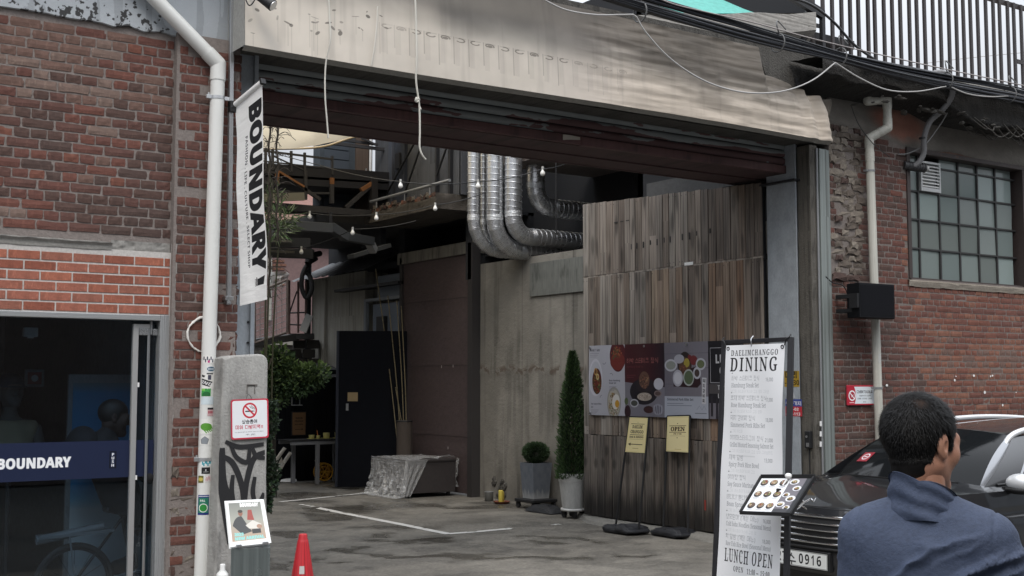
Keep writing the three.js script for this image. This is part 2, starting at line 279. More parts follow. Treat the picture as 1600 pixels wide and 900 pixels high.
// English bond between x0..x1, y0..y1 on the plane z; pick(x, y, r) gives { t: tone, dz, rubble } or null where there is no brick
function layBricks(parent, x0, x1, y0, y1, z, seed, pick, limit = 300) {
  const r = rng(seed), base = baseOf.get(parent), list = [], n = Math.floor((y1 - y0) / COURSE);
  for (let j = 0; j < n; j++) {
    const head = j % 2 === 1, L = head ? 0.105 : 0.21, y = y0 + (j + 0.5) * COURSE; let x = x0 - (head ? 0.052 : 0) + (r() - 0.5) * 0.02 - (j % 4 === 2 ? 0.105 : 0);
    while (x < x1 - 0.02) {
      const a = Math.max(x, x0), b = Math.min(x + L, x1); x += L;
      if (b - a < 0.03) continue;
      const cx = (a + b) / 2, yy = y + (fbm(cx * 1.2 + seed, j * 0.3, 2) - 0.5) * 0.012, s = pick(cx, yy, r); if (!s) continue;
      const small = b - a < 0.12, set = s.rubble ? RUBBLE : small ? BRK.h : BRK.s, w0 = (s.rubble || small) ? 0.105 : 0.21, k = Math.floor(r() * set.length);
      list.push({ g: set[k], x: cx + (r() - 0.5) * 0.003, y: yy + (r() - 0.5) * 0.003, z: z + (s.dz || 0) + (r() - 0.5) * 0.003, sx: (b - a) / w0, t: s.t, rot: (r() - 0.5) * (s.rubble ? 0.12 : 0.014), d: Math.hypot(cx - EYE.x, y - EYE.y, EYE.z) / Math.sqrt(b - a) });
    }
  }
  list.sort((p, q) => p.d - q.d);
  const rest = [];
  list.forEach((b, i) => {
    if (i < limit) { const o = new THREE.Mesh(b.g, brickMat[b.t]); o.name = 'brick'; o.position.set(b.x - base.x, b.y - base.y, b.z - base.z); o.scale.x = b.sx; o.rotation.z = b.rot; o.castShadow = o.receiveShadow = true; parent.add(o); } else {
      const g = b.g.clone(); g.scale(b.sx, 1, 1); g.rotateZ(b.rot); g.translate(b.x, b.y, b.z); const n2 = g.attributes.position.count, c = new Float32Array(n2 * 3); for (let q = 0; q < n2; q++) for (let e = 0; e < 3; e++) c[q * 3 + e] = TONE[b.t][e] * 1.25; g.setAttribute('color', new THREE.BufferAttribute(c, 3)); rest.push(g);
    }
  });
  if (rest.length) part('brick_remainder', rest, stuffMat, parent).userData.kind = 'stuff';
}
const pickFrom = (r, arr) => arr[Math.floor(r() * arr.length)];

// ---------- left shop building ----------
{
  const base = V(2.2, 0, 0), t = thing('shop_building', 'old dark red brick shop wall with grey plaster band above the glass entrance', 'building', base);
  // walls behind the bricks, room behind the glass
  part('wall', [box(0.2, 2.77, 2.56, 4.12, -0.25, -0.0085), box(-6, 0.0, 0, 5.6, -0.25, 0.0), box(0.0, 0.2, 0, 5.6, -0.25, -0.009), box(2.77, 3.24, 0, 4.12, -6, -0.1), box(-6, 3.24, 4.12, 5.6, -6, -0.05)].map((g) => uvm(g)), M.mortar, t);
  const dark = std([0.2, 0.21, 0.225], 0.8, { map: rep(TX.grain, 1, 1) });
  part('room_lining', [box(0.2, 2.77, 2.4, 2.5, -5, -0.27), box(0.1, 0.2, 0, 2.4, -5, -0.27), box(0.2, 2.77, 0, 2.4, -5.1, -5), box(2.72, 2.76, 0, 2.4, -5, -0.27)].map((g) => uvm(g)), dark, t);
  part('room_floor', uvm(box(0.2, 2.72, 0.0, 0.03, -5, -0.1)), std([0.13, 0.13, 0.13], 0.4), t);
  const pickLeft = (x, y, r) => {
    const washed = fbm(x * 2.2 + 3, y * 1.6, 3) + smooth(2.3, 1.6, x) * 0.2 + smooth(3.6, 4.1, y) * smooth(2.5, 1.8, x) * 0.18, darkZone = fbm(x * 1.5 + 30, y * 1.2 + 8, 3) + smooth(2.35, 2.75, x) * 0.22 + smooth(3.2, 2.75, y) * 0.1;  // sooty bricks gather near the pier
    if (washed > 0.74 || (washed > 0.64 && r() < 0.5)) return { t: pickFrom(r, [6, 6, 7, 1, 6]), dz: 0 };
    if (darkZone > 0.76 || (darkZone > 0.66 && r() < 0.55)) return { t: pickFrom(r, [4, 5, 3, 3, 4]), dz: 0 };
    return { t: pickFrom(r, [0, 1, 1, 3, 0, 2, 1]), dz: (r() < 0.06 ? -0.004 : 0) };
  };
  layBricks(t, 1.45, 2.768, 2.66, 4.11, 0, 11, pickLeft); layBricks(t, 0.0, 1.45, 2.66, 4.11, 0, 14, pickLeft, 0);
  // peeling plaster band under the roof, its lower edge ragged
  const plasterMap = tex(1024, 256, (u, v) => {
    const x = u * 4, y = v * 1.1, pe = fbm(x * 34, y * 34, 4), zone = smooth(0.5, 0.05, y) * smooth(1.0, 1.7, x + 0.35) * smooth(2.9, 2.1, x + 0.35), b = fbm(x * 1.3 + 4, y * 2, 4), dr = fbm(x * 14, y * 1.5 + 3, 3);
    let c = [0.4 + 0.16 * (b - 0.5), 0.43 + 0.16 * (b - 0.5), 0.46 + 0.15 * (b - 0.5)]; if (pe > 0.9 - zone * 0.31) c = [0.05, 0.05, 0.052]; else if (dr > 0.66) c = c.map((q) => q * 0.8); return c;
  });
  const edge = (x) => 4.105 + 0.03 * (fbm(x * 9, 3, 4) - 0.5);
  part('plaster_band', [grid((u, v) => { const x = -6 + u * 9.3; return V(x, lerp(edge(x), 4.95, v), 0.016 + (fbm(x * 3, v * 3, 3) - 0.5) * 0.012); }, 260, 8), grid((u, v) => { const x = -6 + u * 9.3; return V(x, edge(x) - 0.002 * v, 0.016 - 0.03 * v); }, 260, 1)].map((g) => { g = clean(g); const p = g.attributes.position, uv = g.attributes.uv; for (let i = 0; i < p.count; i++) uv.setXY(i, (p.getX(i) - 0.65) / 4, (p.getY(i) - 4.05) / 1.1); return g; }), new THREE.MeshStandardMaterial({ map: plasterMap, roughness: 0.9, bumpMap: rep(TX.grainB, 4, 1.2), bumpScale: 0.004, side: THREE.DoubleSide }), t);
  part('roof_overhang', [uvm(box(-6, 3.2, 4.95, 5.12, -6, 0.42)), uvm(box(-6, 3.2, 5.12, 5.16, -6, 0.46))], M.darkConcrete, t);
  // broken grey lintel strip over the tiles
  part('lintel', [grid((u, v) => { const x = u * 2.36; return V(x, 2.555 + v * (0.055 + 0.02 * (1 - u)) + 0.008 * (fbm(x * 12, v * 4, 3) - 0.5), 0.012 + 0.02 * smooth(0.4, 0.9, v) - (v > 0.95 ? 0.04 : 0) + 0.006 * fbm(x * 30, v * 9, 2)); }, 60, 8), grid((u, v) => { const x = 2.36 + u * 0.405; return V(x, 2.55 + v * 0.075, -0.004 + 0.022 * (fbm(x * 28, v * 6 + 2, 4) - 0.3)); }, 40, 8)].map((g) => uvm(g)), std([0.32, 0.31, 0.29], 0.95, { map: rep(TX.grain, 3, 3), side: THREE.DoubleSide }), t, 'broken grey cement strip over the orange tiles');
  // orange brick tiles with pale joints
  part('tile_bed', uvm(box(0.0, 2.775, 2.122, 2.56, -0.02, 0.0095)), std([0.66, 0.63, 0.6], 0.9, { map: rep(TX.grain, 3, 3) }), t);
  const tileM = [[0.35, 0.115, 0.07], [0.41, 0.14, 0.085], [0.29, 0.09, 0.055], [0.37, 0.13, 0.085], [0.32, 0.12, 0.08]].map((c) => std(c.map((x) => x * 1.3), 0.8, { map: rep(TX.brick, 1.3, 1.3), bumpMap: rep(TX.grainB, 3, 3), bumpScale: 0.0025 }));
  const tr = rng(21), tg = [0, 1, 2].map((i) => uvm(new RoundedBoxGeometry(0.195, 0.054, 0.014, 1, 0.002).translate(i * 0.3, i * 0.2, 0), 3).translate(-i * 0.3, -i * 0.2, 0));
  for (let j = 0; j < 6; j++) for (let x = -0.04 + (j % 2 ? 0.1025 : 0); x < 2.765; x += 0.205) {
    const a = x, b = Math.min(x + 0.195, 2.762); if (b - a < 0.02) continue;
    const o = new THREE.Mesh(pickFrom(tr, tg), pickFrom(tr, tileM)); o.name = 'tile'; o.position.set((a + b) / 2 - base.x, 2.158 + j * 0.0665, 0.006 + tr() * 0.002); o.scale.x = (b - a) / 0.195; o.rotation.z = (tr() - 0.5) * 0.008; o.position.y += (tr() - 0.5) * 0.002; o.castShadow = o.receiveShadow = true; t.add(o);
  }
}
{ // brick pier beside the entrance
  const base = V(3, 0, 0), t = thing('brick_pier', 'crumbling dark red brick pier between the shop door and the gateway', 'brick pier', base);
  part('core', uvm(box(2.771, 3.235, 0, 4.12, -0.3, 0.0465)), M.mortar, t);
  layBricks(t, 2.79, 3.25, 0.01, 4.03, 0.055, 12, (x, y, r) => {
    if (y < 1.05 && y > 0.3 && r() < 0.42) return { t: pickFrom(r, [6, 7, 10, 9]), dz: -0.005 + 0.014 * r(), rubble: true };
    if (y < 2.45 && x > 3.13) return r() < 0.5 ? { t: pickFrom(r, [5, 3, 4]), dz: -0.003, rubble: true } : { t: 3 };
    return { t: pickFrom(r, y > 2.2 ? [1, 3, 3, 0, 4, 1] : [0, 1, 3, 1, 4, 0, 1]), dz: (r() < 0.08 ? -0.009 : 0) };
  });
  part('cement_edge', [grid((u, v) => V(2.768 + u * 0.028 + 0.012 * (fbm(v * 40, u * 2, 3) - 0.5), 0.02 + v * 2.6, 0.05 - 0.045 * (1 - u) + 0.02 * (fbm(v * 50, 4, 3) - 0.5)), 3, 120)].map((g) => uvm(g)), std([0.36, 0.34, 0.32], 0.95, { map: rep(TX.grain, 4, 4), side: THREE.DoubleSide }), t);
  // ring of hardened white filler left on the bricks
  const c = atZ(319, 523, 0.07), pts = []; for (let i = 0; i < 22; i++) { const a = i / 22 * 6.283, q = 0.112 + 0.01 * vnoise(i * 0.9, 2); pts.push(V(c.x + Math.cos(a) * q, c.y + Math.sin(a) * q * 1.02, 0.062)); }
  const ring = new THREE.TubeGeometry(new THREE.CatmullRomCurve3(pts, true), 120, 0.008, 7, true), p = ring.attributes.position, nn = ring.attributes.normal;
  for (let i = 0; i < p.count; i++) { const k = 0.009 * (fbm(p.getX(i) * 45, p.getY(i) * 45, 3) - 0.55) * 2; p.setXYZ(i, p.getX(i) + nn.getX(i) * k, p.getY(i) + nn.getY(i) * k, p.getZ(i) + nn.getZ(i) * k * 0.4); }
  part('filler_ring', ring, std([0.72, 0.7, 0.66], 0.8), t, 'ring of hardened white filler on the bricks');
}
// ---------- glass entrance ----------
{
  const base = V(2, 0, -0.05), t = thing('glass_entrance', 'dark glass shop entrance with navy band and white lettering', 'shop entrance', base);
  part('frame', [box(2.705, 2.772, 0, 2.125, -0.1, 0.012, 0.004), box(0.2, 2.705, 2.085, 2.122, -0.1, 0.014, 0.004)], std([0.4, 0.41, 0.415], 0.4, { metalness: 0.4, roughnessMap: TX.rough }), t);
  part('sill', box(0.2, 2.705, 0, 0.05, -0.1, 0.0), M.aluDull, t);
  part('glass', box(0.2, 2.54, 0.05, 2.085, -0.062, -0.058), M.tintGlass, t);
  part('glass', box(2.575, 2.7, 0.05, 2.06, -0.068, -0.064), M.tintGlass, t);
  part('door_stile', [box(2.535, 2.572, 0.05, 2.06, -0.075, -0.03, 0.004), box(2.54, 2.66, 2.03, 2.062, -0.075, -0.036, 0.004)], std([0.4, 0.4, 0.4], 0.45, { metalness: 0.4 }), t);
  part('hinge', [box(2.652, 2.664, 1.99, 2.08, -0.06, -0.028), box(2.575, 2.64, 1.985, 2.03, -0.066, -0.03, 0.003), box(2.67, 2.703, 1.985, 2.03, -0.066, -0.03, 0.003)], M.alu, t);
  part('push_bar', cyl(V(2.645, 0.06, -0.045), V(2.645, 2.03, -0.045), 0.011), M.steel, t);
  part('catch', [box(2.572, 2.585, 1.63, 1.66, -0.06, -0.035), box(2.572, 2.585, 1.0, 1.03, -0.06, -0.035)], M.white, t);
  const band = print(1600, 256, (x, w, h) => {
    x.fillStyle = '#1b2440'; x.fillRect(0, 0, w, h); x.fillStyle = '#f2f4f6'; x.textAlign = 'left';
    const m = w / 1.83, X = (q) => (q - 0.87) * m; fit(x, 'BOUNDARY', X(1.685), X(2.148), h * 0.66, 92, '900', 'sans-serif', 3);
    x.lineWidth = 5; x.strokeRect(X(2.405), h * 0.3, 34, 112); x.textAlign = 'center'; x.font = 'bold 27px sans-serif'; [...'PUSH'].forEach((c, i) => x.fillText(c, X(2.405) + 17, h * 0.3 + 28 + i * 25));
  });
  part('navy_band', sheet(V(0.87, 1.02, -0.055), V(2.7, 1.02, -0.055), V(2.7, 1.268, -0.055), V(0.87, 1.268, -0.055)), new THREE.MeshStandardMaterial({ map: band, roughness: 0.35, side: THREE.DoubleSide }), t, 'navy film band with white lettering');
}
{ // inside the shop
  const pm = print(256, 512, (x, w, h) => { const g = x.createLinearGradient(0, 0, 0, h); g.addColorStop(0, '#6b8088'); g.addColorStop(0.05, '#3a86b4'); g.addColorStop(0.5, '#2f7dae'); g.addColorStop(0.56, '#5f9cba'); g.addColorStop(0.62, '#b9c2c6'); g.addColorStop(1, '#a7afb4'); x.fillStyle = g; x.fillRect(0, 0, w, h); });
  const a = atZ(108, 585, -0.68), b = atZ(224, 700, -0.68), base = V((a.x + b.x) / 2, 0, -0.68), t = thing('display_board', 'tall blue and white poster board added inside the shop in place of reflections', 'poster board', base);  // board added to stand in for bluish street reflections
  part('board', box(a.x, b.x, 0.1, a.y, -0.72, -0.685), M.aluDull, t);
  part('poster', sheet(V(a.x + 0.03, 0.2, -0.68), V(b.x - 0.03, 0.2, -0.68), V(b.x - 0.03, a.y - 0.06, -0.68), V(a.x + 0.03, a.y - 0.06, -0.68)), new THREE.MeshStandardMaterial({ map: pm, roughness: 0.6 }), t);
  part('foot', [box(a.x, a.x + 0.06, 0.03, 0.1, -0.85, -0.6), box(b.x - 0.06, b.x, 0.03, 0.1, -0.85, -0.6)], M.aluDull, t);
  const s = atZ(48, 519, -1.2); single('alarm_box', 'small white alarm box high up inside the shop', 'alarm box', [box(s.x - 0.05, s.x + 0.05, s.y - 0.035, s.y + 0.035, -1.24, -1.18, 0.008), box(s.x - 0.02, s.x + 0.02, s.y - 0.045, s.y - 0.03, -1.22, -1.19)], M.white, V(s.x, s.y, -1.2));
  const q = atZ(54, 591, -1.2), st = thing('picture_frame', 'small red square picture inside the shop behind the glass', 'picture', V(q.x, q.y, -1.2));
  part('frame', box(q.x - 0.07, q.x + 0.07, q.y - 0.065, q.y + 0.065, -1.22, -1.2, 0.003), M.aluDull, st); part('print', [box(q.x - 0.05, q.x + 0.05, q.y - 0.045, q.y + 0.045, -1.2, -1.196)], std([0.3, 0.03, 0.03], 0.6), st); part('emblem', [cyl(V(q.x, q.y, -1.196), V(q.x, q.y, -1.193), 0.025, 0.025, 20)], M.white, st);
  struct('shop_partition', uvm(box(1.0, 1.95, 0.03, 2.39, -1.3, -1.242)), std([0.1, 0.062, 0.055], 0.9, { map: rep(TX.grain, 2, 2) }));
}
// ---------- drain pipe, flag, block, signs at the left of the gateway ----------
const stickerM = (t) => new THREE.MeshStandardMaterial({ map: t, roughness: 0.5, side: THREE.DoubleSide });
{
  const top = atZ(341, 100, 0.1), bot = atZ(314.5, 905, 0.1), el = atZ(240, -4, 0.1), r = 0.05, dir = bot.clone().sub(top).normalize(), foot = top.clone().addScaledVector(dir, (top.y - 0.0) / -dir.y);
  const base = V(foot.x, 0, 0.1), t = thing('drain_pipe', 'white plastic drain pipe covered in stickers on the left brick pier', 'drain pipe', base, undefined);
  part('pipe', cyl(top.clone().addScaledVector(dir, 0.02), foot, r, r, 28), M.pvc, t);
  const arm = el.clone().sub(top).normalize();
  part('slanted_pipe', cyl(top.clone().addScaledVector(arm, 0.05), top.clone().addScaledVector(arm, 1.4), r, r, 28), M.pvc, t);
  const k1 = top.clone().addScaledVector(arm, 0.11), k2 = top.clone().addScaledVector(dir, 0.12);
  part('elbow', [cyl(k1, top.clone().addScaledVector(arm, 0.0), r + 0.005, r + 0.005, 28), cyl(top, k2, r + 0.005, r + 0.005, 28), new THREE.SphereGeometry(r + 0.005, 28, 18).translate(top.x, top.y, top.z)], M.pvc, t);
  for (const py of [152, 717]) {
    const q = top.clone().addScaledVector(dir, (top.y - atZ(330, py, 0.1).y) / -dir.y);
    part('strap', [new THREE.CylinderGeometry(r + 0.004, r + 0.004, 0.022, 28, 1, true).translate(q.x, q.y, q.z), box(q.x - 0.085, q.x - 0.045, q.y - 0.014, q.y + 0.014, q.z + 0.004, q.z + 0.022, 0.003), box(q.x + 0.045, q.x + 0.085, q.y - 0.014, q.y + 0.014, q.z + 0.004, q.z + 0.022, 0.003), cyl(V(q.x - 0.066, q.y + 0.012, q.z + 0.01), V(q.x - 0.066, q.y + 0.03, q.z + 0.01), 0.006), box(q.x - 0.02, q.x + 0.02, q.y - 0.01, q.y + 0.01, 0.045, q.z)], std([0.6, 0.61, 0.62], 0.35, { metalness: 0.8, side: THREE.DoubleSide }), t);
  }
  // stickers bent round the pipe: [py0, py1, angle0, angle1, drawing]
  const ink = (c) => (x, w, h) => { x.fillStyle = c; x.fillRect(0, 0, w, h); };
  const S = [
    [556, 568, -0.75, 0.7, (x, w, h) => { ink('#e8e6e2')(x, w, h); x.fillStyle = '#222844'; for (let i = 0; i < 6; i++) x.fillRect(4 + i * w / 6, h * (0.1 + 0.3 * (i % 2)), w / 9, h * 0.45); x.fillStyle = '#b8327a'; x.fillRect(w * 0.45, h * 0.6, w * 0.2, h * 0.3); }],
    [572, 581, -0.2, 1.0, (x, w, h) => { ink('#e4e6e6')(x, w, h); x.fillStyle = '#3a5a70'; x.beginPath(); x.ellipse(w / 2, h / 2, w * 0.46, h * 0.4, 0, 0, 7); x.fill(); x.fillStyle = '#dfe6ea'; for (let i = 0; i < 5; i++) x.fillRect(w * (0.15 + i * 0.15), h * 0.35, w * 0.08, h * 0.3); }],
    [583, 608, -0.9, 0.9, (x, w, h) => { ink('#e6e5e1')(x, w, h); x.fillStyle = '#16161a'; x.fillRect(w * 0.4, 0, w * 0.5, h * 0.08); x.save(); x.rotate(0.42); x.fillRect(0, h * 0.3, w * 1.2, h * 0.34); x.fillRect(0, h * 0.08, w * 0.4, h * 0.12); x.fillStyle = '#eee'; x.font = 'bold ' + h * 0.26 + 'px sans-serif'; x.fillText('KINDER', w * 0.12, h * 0.57); x.restore(); x.fillStyle = '#445'; x.fillRect(w * 0.5, h * 0.12, w * 0.25, h * 0.3); }],
    [607, 619, -0.9, 0.45, (x, w, h) => { ink('#3a9a4a')(x, w, h); x.fillStyle = '#1e6a34'; x.beginPath(); x.ellipse(w * 0.55, h * 0.8, w * 0.4, h * 0.4, 0, 0, 7); x.fill(); x.fillStyle = '#7cc452'; x.fillRect(0, 0, w * 0.4, h * 0.3); }],
    [620, 632, -0.9, 0.95, ink('#cfdce2')],
    [637, 650, 0.1, 1.0, (x, w, h) => { ink('#c9a6a8')(x, w, h); x.fillStyle = '#1c1c20'; x.fillRect(0, 0, w, h * 0.24); x.fillStyle = '#a0283c'; for (let i = 0; i < 4; i++) x.fillRect(w * 0.12 + i * w * 0.2, h * 0.4, w * 0.13, h * 0.3); }],
    [655, 678, -0.95, 0.95, (x, w, h) => { ink('#e9e9e4')(x, w, h); x.fillStyle = '#5a9a34'; x.save(); x.translate(w * 0.5, h * 0.52); x.rotate(-0.5); x.beginPath(); x.ellipse(0, 0, w * 0.44, h * 0.26, 0, 0, 7); x.fill(); for (let i = 0; i < 5; i++) x.fillRect(-w * 0.36 + i * w * 0.16, h * 0.1, w * 0.09, h * 0.28); x.fillStyle = '#3d6e22'; for (let i = 0; i < 6; i++) { x.beginPath(); x.arc(-w * 0.3 + i * w * 0.12, -h * 0.06 * (i % 2), 3, 0, 7); x.fill(); } x.restore(); }],
    [681, 695, -0.8, 0.5, (x, w, h) => { ink('#e4e4e0')(x, w, h); x.strokeStyle = '#24242a'; x.lineWidth = 9; x.beginPath(); x.moveTo(w * 0.1, h * 0.4); x.lineTo(w * 0.5, h * 0.08); x.lineTo(w * 0.9, h * 0.36); x.lineTo(w * 0.75, h * 0.9); x.lineTo(w * 0.18, h * 0.85); x.closePath(); x.stroke(); x.fillStyle = '#8a9096'; x.fill(); }],
    [718, 728, -0.5, 0.95, (x, w, h) => { ink('#e2e6e6')(x, w, h); x.fillStyle = '#3f9aa8'; for (let i = 0; i < 7; i++) x.fillRect(w * 0.06 + i * w * 0.125, h * (0.3 + 0.25 * Math.sin(i * 2)), w * 0.12, h * 0.5); }],
    [730, 740, -0.45, 0.75, (x, w, h) => { ink('#16171a')(x, w, h); x.fillStyle = '#c8c8c8'; x.fillRect(w * 0.42, h * 0.3, w * 0.12, h * 0.3); x.fillRect(w * 0.2, h * 0.68, w * 0.6, h * 0.06); }],
    [743, 754, -0.95, -0.15, (x, w, h) => { ink('#6a6630')(x, w, h); x.fillStyle = '#c4b45a'; x.beginPath(); x.arc(w / 2, h / 2, h * 0.25, 0, 7); x.fill(); }],
    [742, 753, 0.05, 1.0, (x, w, h) => { ink('#dcd6d4')(x, w, h); x.strokeStyle = '#b03848'; x.lineWidth = 6; x.beginPath(); for (let i = 0; i < 12; i++) x.lineTo(w * (0.1 + 0.07 * i), h * (0.5 + 0.35 * Math.sin(i * 1.9))); x.stroke(); }],
    [773, 804, -0.85, 0.75, (x, w, h) => { ink('#1c2a78')(x, w, h); x.fillStyle = '#e8e8ea'; x.fillRect(w * 0.05, h * 0.06, w * 0.9, h * 0.03); x.fillStyle = '#2a7a62'; x.fillRect(w * 0.06, h * 0.14, w * 0.88, h * 0.76); x.strokeStyle = '#f0f0ee'; x.fillStyle = '#2c8a3c'; x.lineWidth = 9; x.beginPath(); x.ellipse(w * 0.5, h * 0.65, w * 0.34, h * 0.2, 0, 0, 7); x.fill(); x.stroke(); x.fillStyle = '#f0f0ee'; x.font = 'bold ' + h * 0.14 + 'px sans-serif'; x.fillText('PAL', w * 0.2, h * 0.34); }],
  ];
  const facing = Math.atan2(EYE.x - 3.04, EYE.z - 0.1);
  const atlas = print(1024, 512, (x) => S.forEach((s, i) => { x.save(); x.translate((i % 7) * 146, Math.floor(i / 7) * 256); x.beginPath(); x.rect(0, 0, 140, 250); x.clip(); s[4](x, 140, 250); x.restore(); }));
  const am = stickerM(atlas);
  S.forEach((s, i) => {
    const ya = atZ(325, s[0], 0.14).y, yb = atZ(325, s[1], 0.14).y, u0 = ((i % 7) * 146 + 1) / 1024, v1 = 1 - (Math.floor(i / 7) * 256 + 1) / 512, cx = (y) => top.x + dir.x * (top.y - y) / -dir.y;
    const g = grid((u, v) => { const a = facing + lerp(s[2], s[3], u), y = lerp(yb, ya, v); return V(cx(y) + Math.sin(a) * (r + 0.0012), y, top.z + Math.cos(a) * (r + 0.0012)); }, 8, 1), uv = g.attributes.uv;
    for (let k = 0; k < uv.count; k++) uv.setXY(k, u0 + uv.getX(k) * 138 / 1024, v1 - (1 - uv.getY(k)) * 248 / 512);
    part('sticker', g, am, t);
  });
}
{ // flag pole and hanging flag
  const a = atZ(363, -60, 0.1), b = atZ(357, 476, 0.1), base = V(b.x, b.y, 0.1), t = thing('flag_pole', 'thin aluminium pole fixed upright on the brick pier beside the drain pipe', 'pole', base);
  part('tube', bar(b, a, 0.035, 0.03, 0.003), M.alu, t); part('clamp', [box(b.x - 0.03, b.x + 0.03, b.y + 0.03, b.y + 0.06, 0.055, 0.12, 0.003), cyl(V(b.x, b.y + 0.012, 0.1), V(b.x, b.y + 0.012, 0.13), 0.007)], M.steel, t);
  const p = atZ(366, 165, 0.12), q = atZ(409, 129, 0.42), f = thing('hanging_flag', 'white fabric flag with tall black lettering hanging from a short arm', 'flag', p);
  part('socket', [cyl(p.clone().add(V(-0.03, -0.02, 0)), p.clone().add(V(0.02, 0.0, 0)), 0.022), box(p.x - 0.035, p.x + 0.01, p.y - 0.05, p.y + 0.03, 0.085, 0.14, 0.004)], M.black, f);
  part('arm', cyl(p, q.clone().add(q.clone().sub(p).multiplyScalar(0.03)), 0.016, 0.016, 14), M.black, f);
  part('end_cap', bar(q, q.clone().add(q.clone().sub(p).multiplyScalar(0.07)), 0.042, 0.042, 0.004), M.black, f);
  const bl = atZ(374.5, 478, 0.12), br = atZ(417, 468, 0.4);
  const pr = print(512, 2048, (x, w, h) => {
    x.fillStyle = '#e9e9e8'; x.fillRect(0, 0, w, h); x.save(); x.translate(w * 0.52, h * 0.055); x.rotate(Math.PI / 2); x.fillStyle = '#15161a';
    fit(x, 'BOUNDARY', 0, h * 0.795, -h * 0.0, 300, '900', 'sans-serif', 14); x.restore();
    x.save(); x.translate(w * 0.33, h * 0.19); x.rotate(Math.PI / 2); x.fillStyle = '#44464c'; fit(x, 'FASHION . LIFE . CULTURE . SELECT SHOP', 0, h * 0.64, 0, 60, 'bold'); x.restore();
    x.fillStyle = '#1b1c20'; x.beginPath(); x.moveTo(w * 0.7, h * 0.895); x.lineTo(w * 0.93, h * 0.885); x.lineTo(w * 0.9, h * 0.925); x.lineTo(w * 0.7, h * 0.925); x.fill(); for (let i = 0; i < 6; i++) { x.fillRect(w * 0.6, h * (0.893 + i * 0.006), w * 0.12, 5); } x.fillRect(w * 0.66, h * 0.885, 12, 80);
  });
  part('cloth', grid((u, v) => { const T = p.clone().lerp(q, lerp(0.04, 1.0, u)), B = bl.clone().lerp(br, u), o = B.lerp(T, v); o.z += 0.012 * Math.sin(u * 7 + v * 3) * (1 - v) + 0.006 * Math.sin(v * 17 + u * 4); o.x += 0.008 * Math.sin(v * 9) * (1 - v) * v * 4; return o; }, 14, 40), new THREE.MeshStandardMaterial({ map: pr, roughness: 0.8, side: THREE.DoubleSide, bumpMap: rep(TX.wrinkle, 0.6, 1.2), bumpScale: 0.004 }), f);
  part('sleeve', cyl(p.clone().lerp(q, 0.05), q, 0.021, 0.021, 16), std([0.78, 0.78, 0.77], 0.8), f);
}
{ // concrete guard block with graffiti
  const base = V(3.22, 0, 0.1), t = thing('concrete_block', 'tall grey concrete guard block with black graffiti at the gateway edge', 'concrete block', base);
  const x0 = 3.055, x1 = 3.372, yt = 1.845, shape = new THREE.Shape(); shape.moveTo(x0 - 0.03, 0); shape.lineTo(x1 + 0.03, 0); shape.lineTo(x1, 1.0); shape.lineTo(x1 - 0.002, yt - 0.05); shape.quadraticCurveTo(x1 - 0.004, yt, x1 - 0.06, yt); shape.lineTo(x0 + 0.08, yt - 0.012); shape.lineTo(x0 + 0.012, yt - 0.03); shape.lineTo(x0, 1.1); shape.closePath();
  const g = new THREE.ExtrudeGeometry(shape, { depth: 0.42, bevelEnabled: true, bevelSize: 0.014, bevelThickness: 0.014, bevelSegments: 2, curveSegments: 6 }).translate(0, 0, -0.14);
  const gt = tex(512, 1024, (u, v) => { const k = 0.33 + 0.16 * (fbm(u * 6, v * 12, 5) - 0.5) + 0.1 * (fbm(u * 40, v * 80, 3) - 0.5) - 0.1 * smooth(0.6, 0.75, fbm(u * 4 + 9, v * 5, 4)) + 0.05 * smooth(0.8, 1, v); return [k, k * 0.985, k * 0.94]; });
  const gm = uvm(g); { const p = gm.attributes.position, uv = gm.attributes.uv; for (let i = 0; i < p.count; i++) uv.setXY(i, (p.getX(i) - 3.0) / 0.45 + p.getZ(i) * 0.7, p.getY(i) / 1.9); }
  part('block', gm, new THREE.MeshStandardMaterial({ map: gt, roughness: 0.95, bumpMap: rep(TX.grainB, 1, 4), bumpScale: 0.004 }), t);
  part('frame_scratch', (() => { const a = atZ(386, 602, 0.298), o = []; for (const [u, v, w, h] of [[0, 0, 0.06, 0.004], [0, 0, 0.004, 0.06], [0.056, 0, 0.004, 0.06], [0, -0.008, 0.075, 0.012]]) o.push(box(a.x + u, a.x + u + w, a.y - v - h, a.y - v, 0.2935, 0.299)); return o; })(), std([0.14, 0.13, 0.12], 0.9), t);
  // graffiti strokes, sprayed on the front: thin raised paint
  const P = (x, y) => atZ(x, y, 0.2958), strokes = [[[348, 700], [352, 760], [372, 800], [390, 860], [398, 900]], [[382, 790], [386, 750], [398, 715], [415, 706]], [[381, 800], [378, 760], [362, 722], [346, 712]], [[350, 745], [356, 775], [364, 790]], [[364, 742], [362, 765], [366, 790]], [[398, 745], [395, 770], [400, 792]], [[345, 760], [356, 790], [370, 820]], [[360, 695], [370, 715], [386, 722], [390, 700]], [[394, 700], [400, 712], [414, 716]], [[352, 690], [372, 698], [412, 694]], [[346, 700], [342, 740], [350, 800], [358, 850]], [[412, 770], [406, 790], [414, 800]]];
  const geo = strokes.map((s, k) => { const c = new THREE.CatmullRomCurve3(s.map(([x, y]) => P(x, y))), w = k < 3 ? 0.021 : 0.017; return grid((u, v) => { const p = c.getPoint(u), d = c.getTangent(u), n = V(-d.y, d.x, 0); p.addScaledVector(n, (v - 0.5) * 2 * w * (0.75 + 0.25 * Math.sin(u * 3.1))); p.x = Math.min(Math.max(p.x, x0 - 0.02), x1 - 0.004); p.z = 0.2958 + k * 0.0003; return p; }, 24, 2); });
  part('graffiti', geo, std([0.014, 0.014, 0.016], 0.7, { side: THREE.DoubleSide }), t, 'black spray paint lettering');
}
